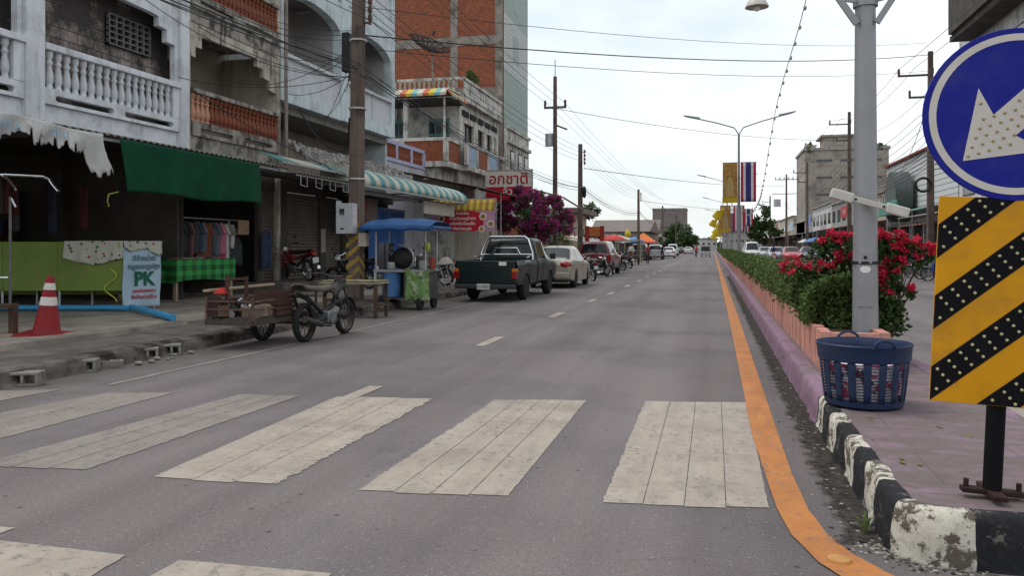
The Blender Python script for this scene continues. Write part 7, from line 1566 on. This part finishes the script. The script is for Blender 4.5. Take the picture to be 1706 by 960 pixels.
# ================================================================ TREES
def tree(name, lab, cat, base, blobs, m, leaf=.12, dens=1000, trunk_r=.12, flow=None, seed=1, group=None):
    random.seed(seed); t = thing(name, lab, cat, base, group); wd = MB(); g = Leaves(); f = Leaves(); base = Vector(base)
    top = sum((Vector(c) for c, r in blobs), Vector()) / len(blobs)
    fork = lerp(base, Vector((top.x, top.y, top.z)), .42)
    wd.tube([base, lerp(base, fork, .5) + Vector((.04, .02, 0)), fork], trunk_r, 8, trunk_r * .7)
    for c, r in blobs:
        c = Vector(c); wd.tube([fork, lerp(fork, c, .5) + Vector((random.uniform(-.1, .1), random.uniform(-.1, .1), .1)), c], trunk_r * .55, 5, trunk_r * .15)
        for q in range(7):
            d = Vector((random.gauss(0, 1), random.gauss(0, 1), random.gauss(0, .8))).normalized() * r * random.uniform(.45, .95); g.blob(c + d, r * .42, int(dens * r * r / 7), leaf)
            if flow:
                fm, frac = flow
                if random.random() < frac: f.blob(c + d * 1.1, r * .46, int(dens * r * r / 5), leaf * .8)
    wd.build('trunk', M_BARK, t); g.build('crown', m, t)
    if flow: f.build('blossom', flow[0], t)
    return t
def B_(Y, pts): return [(tuple(YP(x, y, Y + dy)), r) for x, y, r, dy in pts]
tree('bougainvillea_tree', 'magenta bougainvillea tree spilling over the pavement behind the pickup', 'tree', (-8.3, 37.2, .17), B_(36.6, [(850, 345, .62, 0), (880, 338, .68, -.3), (915, 345, .6, .2), (938, 360, .5, .4), (845, 372, .55, .3), (880, 370, .7, -.6), (912, 376, .62, 0), (860, 322, .42, .4), (930, 340, .36, .2), (940, 380, .36, 0), (895, 325, .4, .3)]), M_LEAFD, .11, 3000, .11, (M_MAGF, .78), 5)
tree('green_bush', 'leafy green bush under the magenta bougainvillea', 'bush', (-7.9, 38.5, .17), B_(38, [(915, 408, .5, 0), (938, 406, .42, .2), (895, 415, .5, -.2), (945, 420, .35, 0), (870, 420, .5, 0)]), M_LEAFL, .10, 1300, .06, None, 7)
tree('roof_plant', 'small green plant growing on the corner house roof', 'plant', tuple(YP(788, 140, 38)), B_(38, [(786, 130, .22, 0), (792, 134, .2, 0), (782, 122, .14, 0)]), M_LEAFL, .16, 2400, .03, None, 8)
tree('tree', 'dark tree top rising behind the beige house', 'tree', (-16, 84, 0), B_(84, [(975, 352, 1.0, 0), (985, 355, .8, 0), (966, 358, .8, 0)]), M_LEAFD, .28, 500, .2, None, 9)
tree('tree', 'rounded green street tree near the far end of the left kerb', 'tree', (-8.6, 205, 0), B_(205, [(1130, 390, 2.6, 0), (1118, 396, 2.2, 1), (1145, 394, 2.4, 0), (1155, 402, 1.6, 0), (1135, 402, 2.4, -1), (1108, 404, 1.6, 0)]), M_LEAFD, .6, 120, .3, None, 10)
tree('tree', 'dark bushy tree behind the striped flags on the right', 'tree', (12.0, 150, 0), B_(150, [(1268, 370, 1.8, 0), (1258, 385, 1.8, 0), (1280, 380, 1.6, 0), (1272, 355, 1.3, 0), (1262, 395, 1.6, 0), (1252, 372, 1.1, 0)]), M_LEAFD, .5, 160, .25, None, 11)
tree('tree', 'thin dark tree beside the bushy one on the right', 'tree', (12.5, 165, 0), B_(165, [(1286, 385, 1.6, 0), (1281, 372, 1.1, 0), (1300, 392, 1.3, 0)]), M_LEAFD, .5, 160, .2, None, 12)
tree('roof_plant', 'bush growing on the left roof corner of the concrete tower', 'plant', tuple(YP(1348, 262, 140)), B_(139.5, [(1350, 248, .8, 0), (1346, 254, .6, 0)]), M_LEAFL, .4, 400, .05, None, 13)
tree('roof_plant', 'bush growing on the right roof corner of the concrete tower', 'plant', tuple(YP(1468, 262, 140)), B_(139.5, [(1468, 246, .8, 0)]), M_LEAFD, .4, 400, .05, None, 14)
random.seed(15); lv = Leaves()
for k in range(60): lv.blob((random.uniform(-90, 90), random.uniform(440, 480), random.uniform(1, 4.5)), random.uniform(2, 4), 40, 1.6)
tag(lv.build('far_woodland', M_LEAFD), 'distant band of trees closing the end of the street', 'trees', kind='stuff')

# ================================================================ UTILITY POLES AND CABLES
def crossarm(t, x, y, z, w_, n, side=0):
    mb = MB(); mb.beam((x - w_ * (1 if side <= 0 else 0), y, z), (x + w_ * (1 if side >= 0 else 0), y, z), .1); mb.build('crossarm', M_POLE, t)
    for k in range(n):
        xx = lerp(x - w_ * (1 if side <= 0 else .1) + .05, x + w_ * (1 if side >= 0 else .1) - .05, k / max(1, n - 1)); MB().lathe([(.05, 0), (.07, .05), (.05, .1), (.07, .15), (.05, .2), (.07, .25), (.03, .32)], (xx, y, z + .05), 8).build('insulator', pm('brown_insulator', (.10, .045, .035), .35), t)
t = rpole('tall thin pole with a hanging transformer behind the magenta tree', -7.5, 38.7, 9.6, .24, .16, group='utility poles on the left kerb'); crossarm(t, -7.5, 38.7, 8.25, .55, 3)
mb = MB(); mb.beam((-7.5, 38.7, 7.4), (-6.9, 38.7, 7.15), .08); mb.build('brace', M_POLE, t); MB().cyl((-7.78, 38.6, 6.35), (-7.78, 38.6, 6.95), .19, n=14).build('transformer', M_STEEL, t); mb = MB(); mb.beam((-7.5, 38.7, 9.6), (-7.5, 38.7, 10.6), .04); mb.build('spike', M_STEEL, t)
LP = [(-7.9, -6), UP, (-7.5, 46.4), (-7.45, 83.5), (-7.5, 125), (-7.5, 170)]
for (x, y), lab, h in zip(LP[2:], ('dark pole with a coiled cable just past the magenta tree', 'leaning grey pole rising above the orange tent', 'small dark pole before the green street tree', 'tiny pole at the far end of the left kerb'), (7.25, 7.2, 7.6, 8)):
    t = rpole(lab, x, y, h, .30, .22); mb = MB(); mb.beam((x + .25, y, h - 1.1), (x + .25, y, h - .15), .04); mb.beam((x, y, h - .3), (x + .25, y, h - .3), .04)
    for k in range(4): mb.cyl((x + .25, y, h - .35 - k * .22), (x + .25, y, h - .22 - k * .22), .06, n=8)
    mb.build('insulator_rack', pm('brown_insulator', (.10, .045, .035), .35), t)
    if y < 50: MB().lathe([(.30, -.07), (.36, 0), (.30, .07), (.24, 0), (.30, -.07)], (x + .25, y - .1, 4.6), 18, 'x', cap=False).build('coiled_cable', M_BLK, t)
RP = [(10.5, 12), (10.5, 43.9), (10.5, 68.5), (10.5, 98), (10.5, 125), (10.5, 160)]
for k, (x, y) in enumerate(RP[1:]):
    t = rpole(['tall right-hand pole half hidden by the blue arrow sign', 'right-hand pole with stepped crossarms in front of the concrete tower', 'third right-hand pole just beside the tower', 'right-hand pole with a wide crossarm left of the tower', 'farthest right-hand pole near the dark trees'][k], x, y, [11, 12, 11, 12, 11][k], .34, .22, mat=M_POLE, group='utility poles on the right kerb')
    if k == 3: crossarm(t, x, y, 11.4, 1.6, 6); MB().cyl((x - 1.3, y, 7.4), (x - 1.3, y, 8.5), .5, n=12).build('transformer', M_STEEL, t); mb = MB(); mb.beam((x - 2, y, 9.3), (x + 1.5, y, 9.3), .12); mb.build('platform', M_STEEL, t)
    else: crossarm(t, x, y, [10.0, 11.2, 10, 0, 10][k], 1.5, 2, -1); crossarm(t, x, y, [8.9, 9.9, 8.9, 0, 9][k], 1.0, 2, -1)
def cable(pts, lab, sagm=.4, r=.011, group='overhead cables', n=14):
    P_ = []
    for a, b in zip(pts, pts[1:]):
        a, b = Vector(a), Vector(b)
        for k in range(n): u = k / n; P_.append(lerp(a, b, u) - Vector((0, 0, sagm * 4 * u * (1 - u))))
    P_.append(Vector(pts[-1])); return tag(MB().tube(P_, r, 5).build('overhead_cable', M_BLK), lab, 'cable', group)
GL = 'overhead cables along the left poles'; labL = 'thin black overhead cable strung along the left utility poles'
for k in range(4): cable([(LP[0][0] + .3, LP[0][1], 7.25 - k * .2)] + [(LP[1][0] + .38, LP[1][1], 7.1 - k * .19)] + [(LP[i][0] + .25, LP[i][1], [7.25, 7.2, 7.6, 8][i - 2] - .2 - k * .22) for i in range(2, 6)], labL, .35 + .06 * k, .008, GL)
for k, (z, s) in enumerate(((5.62, .5), (5.5, .62), (5.42, .45), (5.55, .8), (5.3, .55))): cable([(LP[0][0] + .1 * k, LP[0][1], z + .3), (LP[1][0] + .05 * k, LP[1][1] - .18, z), (LP[2][0] + .1, LP[2][1], z - .6), (LP[3][0] + .1, LP[3][1], z - .5), (LP[4][0], LP[4][1], z - .4)], labL, s, .008 + .003 * (k % 3), GL)
for k in range(3): cable([(-7.0, -6, 9.4), (-7.95 + .45 * k, 38.7, 8.5), (-7.5 + .2 * k, 125, 8.6)], labL, .7, .008, GL)
# service drops to the left fronts
rnd = random.Random(4); dl = 'thin black service wire drooping from the dark pole to the left shophouse fronts'
for k, (y, z) in enumerate(((15.2, 5.1), (15.9, 6.4), (17.0, 5.4), (18.4, 6.5), (19.9, 5.6), (20.8, 6.7), (22.0, 5.3), (23.3, 6.4), (24.6, 5.5), (26.2, 6.7), (13.6, 6.6), (21.4, 4.6))): cable([(UP[0] - .12, UP[1] + rnd.uniform(-.1, .1), rnd.uniform(5.2, 6.2)), (FX_ + .12, y, z)], dl, rnd.uniform(.08, .5), .008, 'service wires to the left shophouses')
cable([(FX_ + .15, 15.7, 4.9), (-9.9, 19.4, 3.55), (-9.4, 20.2, 3.3)], 'pale guy wire slanting down across the terracotta balcony', .1, .014)
cable([(UP[0] - .15, UP[1], 4.35), (-9.6, 20.0, 4.0), (FX_ + .1, 20.5, 5.3)], 'thick looped cable hanging below the blue balcony', .35, .022)
for k in range(3): cable([(LP[0][0] - 2.5, -4, 7.6 + .25 * k), (FX_ + .25, 15.6, 6.9 + .16 * k), (UP[0] - .1, UP[1] + .2, 6.2 + .1 * k)], 'black cable crossing the upper left fronts towards the dark pole', .3, .007, 'cables across the upper left fronts')
# cross-street spans
for k, (a, b, r, l_) in enumerate((((UP[0], UP[1], 6.25), (10.4, 43.9, 11.0), .017, 'thickest cable crossing the whole street near the top'), ((UP[0], UP[1], 5.95), (10.4, 43.9, 10.2), .009, 'thin cable crossing the street just below the thick one'), ((UP[0], UP[1], 6.9), (10.4, 43.9, 11.6), .008, 'faint uppermost cable crossing the street'), ((-7.5, 38.7, 8.2), (10.4, 68.5, 9.9), .014, 'cable crossing from the transformer pole to the stepped crossarm pole'), ((-7.3, 46.4, 6.0), (10.4, 125, 10.5), .02, 'cable crossing at the height of the large flag'), ((-7.3, 83.5, 6.2), (10.4, 160, 8.5), .02, 'far thin cable crossing near the distant block'), ((10.4, 43.9, 8.6), (14.5, 70, 7.4), .02, 'short cable from the right pole to the white ribbed shophouse'))): cable([a, b], l_, .45, r)
for k in range(3): cable([(9.1 + .7 * k, -4, 11.6), (9.1 + .7 * k, 43.9, [10.4, 10.4, 9.3][k]), (9.1 + .7 * k, 68.5, [11.6, 11.6, 10.3][k]), (9.1 + .7 * k, 98, 10.4), (9.1 + .7 * k, 125, 11.8), (9.1 + .7 * k, 160, 10.4)], 'black power line strung along the right-hand poles', .8, .013, 'power lines along the right poles')
for k in range(6): cable([(9.6 + .3 * k, -4, 8.6 - .15 * k), (9.9 + .2 * k, 43.9, 7.9 - .2 * k), (9.9 + .2 * k, 68.5, 8.2 - .2 * k), (9.9 + .2 * k, 98, 8 - .2 * k), (9.9 + .2 * k, 125, 8 - .2 * k)], 'black telephone cable strung midway up the right-hand poles', .6 + .1 * k, .014, 'telephone cables midway up the right poles')
for k in range(5): cable([(10.3, 30, 6.4 - .2 * k), (10.3, 43.9, 6.2 - .22 * k), (10.3, 68.5, 6.4 - .2 * k), (10.3, 98, 6.2 - .2 * k)], 'low black telephone cable along the right-hand poles', .5, .02, 'telephone cables along the right poles')
t = thing('coiled_cable', 'coil of black cable hung on the right pole beside the round awning', 'cable coil', (10.2, 43.7, 4.4)); MB().lathe([(.34, -.06), (.40, 0), (.34, .06), (.28, 0), (.34, -.06)], (10.1, 43.6, 4.5), 20, 'y', cap=False).build('coil', M_BLK, t)
# string of bulbs above the hedge
t = thing('bulb_string', 'string of small bulbs swooping down over the hedge', 'string of lights', (1.5, 9, 4))
ctl = [(1.5, 8.6, 6.7), (1.48, 14, 5.46), (1.46, 20, 4.75), (1.6, 27.5, 3.55), (1.6, 31, 3.05), (1.55, 38, 2.9), (1.5, 48.4, 3.9)]
def cr_(t_):
    x = t_ * (len(ctl) - 1); i = min(int(x), len(ctl) - 2); f = x - i; p = [Vector(ctl[max(0, min(len(ctl) - 1, i + j))]) for j in (-1, 0, 1, 2)]
    return .5 * (2 * p[1] + (p[2] - p[0]) * f + (2 * p[0] - 5 * p[1] + 4 * p[2] - p[3]) * f * f + (3 * p[1] - p[0] - 3 * p[2] + p[3]) * f ** 3)
MB().tube([cr_(k / 80) for k in range(81)], .007, 4).build('wire', M_BLK, t)
for k in range(44):
    p = cr_((k + .5) / 44); MB().sphere(p + Vector((0, 0, -.06)), .03, 7, 5, (1, 1, 1.5)).build('bulb', pm('dull_bulb', (.35, .34, .32), .3), t)

# ================================================================ SMALL FAR FIGURES
def person(lab, p, rot, pose, shirt, legs, hair=(.02, .018, .018), skin=(.30, .17, .11)):
    t = thing('person', lab, 'person', (0, 0, 0))
    J = pose; E_ = [('hip', 'chest'), ('chest', 'neck'), ('neck', 'head')]
    for s in 'lr': E_ += [('hip', s + 'hip'), (s + 'hip', s + 'knee'), (s + 'knee', s + 'foot'), (s + 'foot', s + 'toe'), ('chest', s + 'sh'), (s + 'sh', s + 'el'), (s + 'el', s + 'hand')]
    rad_ = dict(hip=.13, chest=.14, neck=.055, head=.095, hip_=.085, knee=.06, foot=.04, toe=.035, sh=.06, el=.042, hand=.035)
    nm_ = list(J); me = bpy.data.meshes.new('body'); me.from_pydata([J[k] for k in nm_], [(nm_.index(a), nm_.index(b)) for a, b in E_], [])
    o = bpy.data.objects.new('body', me); COL.objects.link(o); o.parent = t
    m1 = o.modifiers.new('skin', 'SKIN'); m2 = o.modifiers.new('sub', 'SUBSURF'); m2.levels = m2.render_levels = 1
    for i, k in enumerate(nm_):
        kk = k if k in rad_ else k[1:]; kk = 'hip_' if k in ('lhip', 'rhip') else kk; r = rad_[kk]; me.skin_vertices[0].data[i].radius = (r, r)
    me.skin_vertices[0].data[nm_.index('hip')].use_root = True
    bpy.context.view_layer.update(); e2 = bpy.data.meshes.new_from_object(o.evaluated_get(bpy.context.evaluated_depsgraph_get())); o.modifiers.clear(); o.data = e2
    ms_ = [pm('shirt_%d%d%d' % tuple(int(c * 99) for c in shirt), shirt, .9), pm('trouser_%d%d%d' % tuple(int(c * 99) for c in legs), legs, .9), pm('skin_%d' % int(skin[0] * 99), skin, .6)]
    e2.materials.clear()
    for m in ms_: e2.materials.append(m)
    hz, nz, ch = J['hip'][2] + .04, J['neck'][2] + .02, Vector(J['chest'])
    for f in e2.polygons:
        c = f.center; arm = min((c - Vector(J[s + k])).length for s in 'lr' for k in ('hand',)) < .20
        f.material_index = 2 if c.z > nz or arm or min((c - Vector(J[s + 'toe'])).length for s in 'lr') < .09 else (1 if min((c - Vector(J[k])).length for k in ('hip', 'lknee', 'rknee', 'lfoot', 'rfoot', 'lhip', 'rhip')) < (c - ch).length * .75 else 0); f.use_smooth = True
    h = Vector(J['head']); MB().sphere(h + Vector((0, -.02, .045)), .115, 12, 8, (1, 1.05, .95)).build('hair', pm('hair_%d' % int(hair[0] * 999), hair, .8), t)
    t.location = p; t.rotation_euler = (0, 0, R(rot)); return t
def stand(lean=0):
    d = dict(hip=(0, 0, .90), chest=(0, lean, 1.28), neck=(0, lean * 1.3, 1.47), head=(0, lean * 1.5 + .02, 1.60))
    for s, x in (('l', -1), ('r', 1)): d.update({s + 'hip': (x * .10, 0, .85), s + 'knee': (x * .11, .03, .47), s + 'foot': (x * .12, 0, .06), s + 'toe': (x * .13, .14, .04), s + 'sh': (x * .19, lean, 1.38), s + 'el': (x * .25, lean + .03, 1.10), s + 'hand': (x * .24, lean + .14, .86)})
    return d
def sit():
    d = dict(hip=(0, 0, .70), chest=(0, .04, 1.08), neck=(0, .06, 1.27), head=(0, .09, 1.40))
    for s, x in (('l', -1), ('r', 1)): d.update({s + 'hip': (x * .10, .03, .68), s + 'knee': (x * .15, .42, .62), s + 'foot': (x * .15, .34, .20), s + 'toe': (x * .15, .46, .17), s + 'sh': (x * .19, .04, 1.18), s + 'el': (x * .27, .22, .96), s + 'hand': (x * .26, .46, .98)})
    return d
person('person in dark clothes standing by the silver grey SUV', (-5.35, 88.5, 0), 200, stand(.1), (.04, .04, .05), (.03, .03, .045))
person('person in a white shirt standing by the pale tube-framed cart', (-6.1, 62.2, .0), 150, stand(), (.60, .58, .55), (.05, .05, .08))
person('person in a red shirt on foot by the cart and blue board', (-5.2, 66.5, 0), 240, stand(.05), (.28, .06, .05), (.04, .04, .05))
putbike(motorbike('red motorcycle ridden towards the viewer in the right carriageway', RB), 5.3, 76, 180, 0, 0)
person('rider in a dark purple shirt on the oncoming red motorcycle', (5.3, 76.2, .1), 180, sit(), (.10, .04, .12), (.05, .05, .08))
putbike(motorbike('dark motorcycle driving away beside the three-wheeled taxi', BB), -2.3, 116, 0, 0, 0)
person('rider in a bright red shirt on the motorcycle driving away', (-2.3, 115.8, .1), 0, sit(), (.42, .03, .03), (.05, .05, .07))
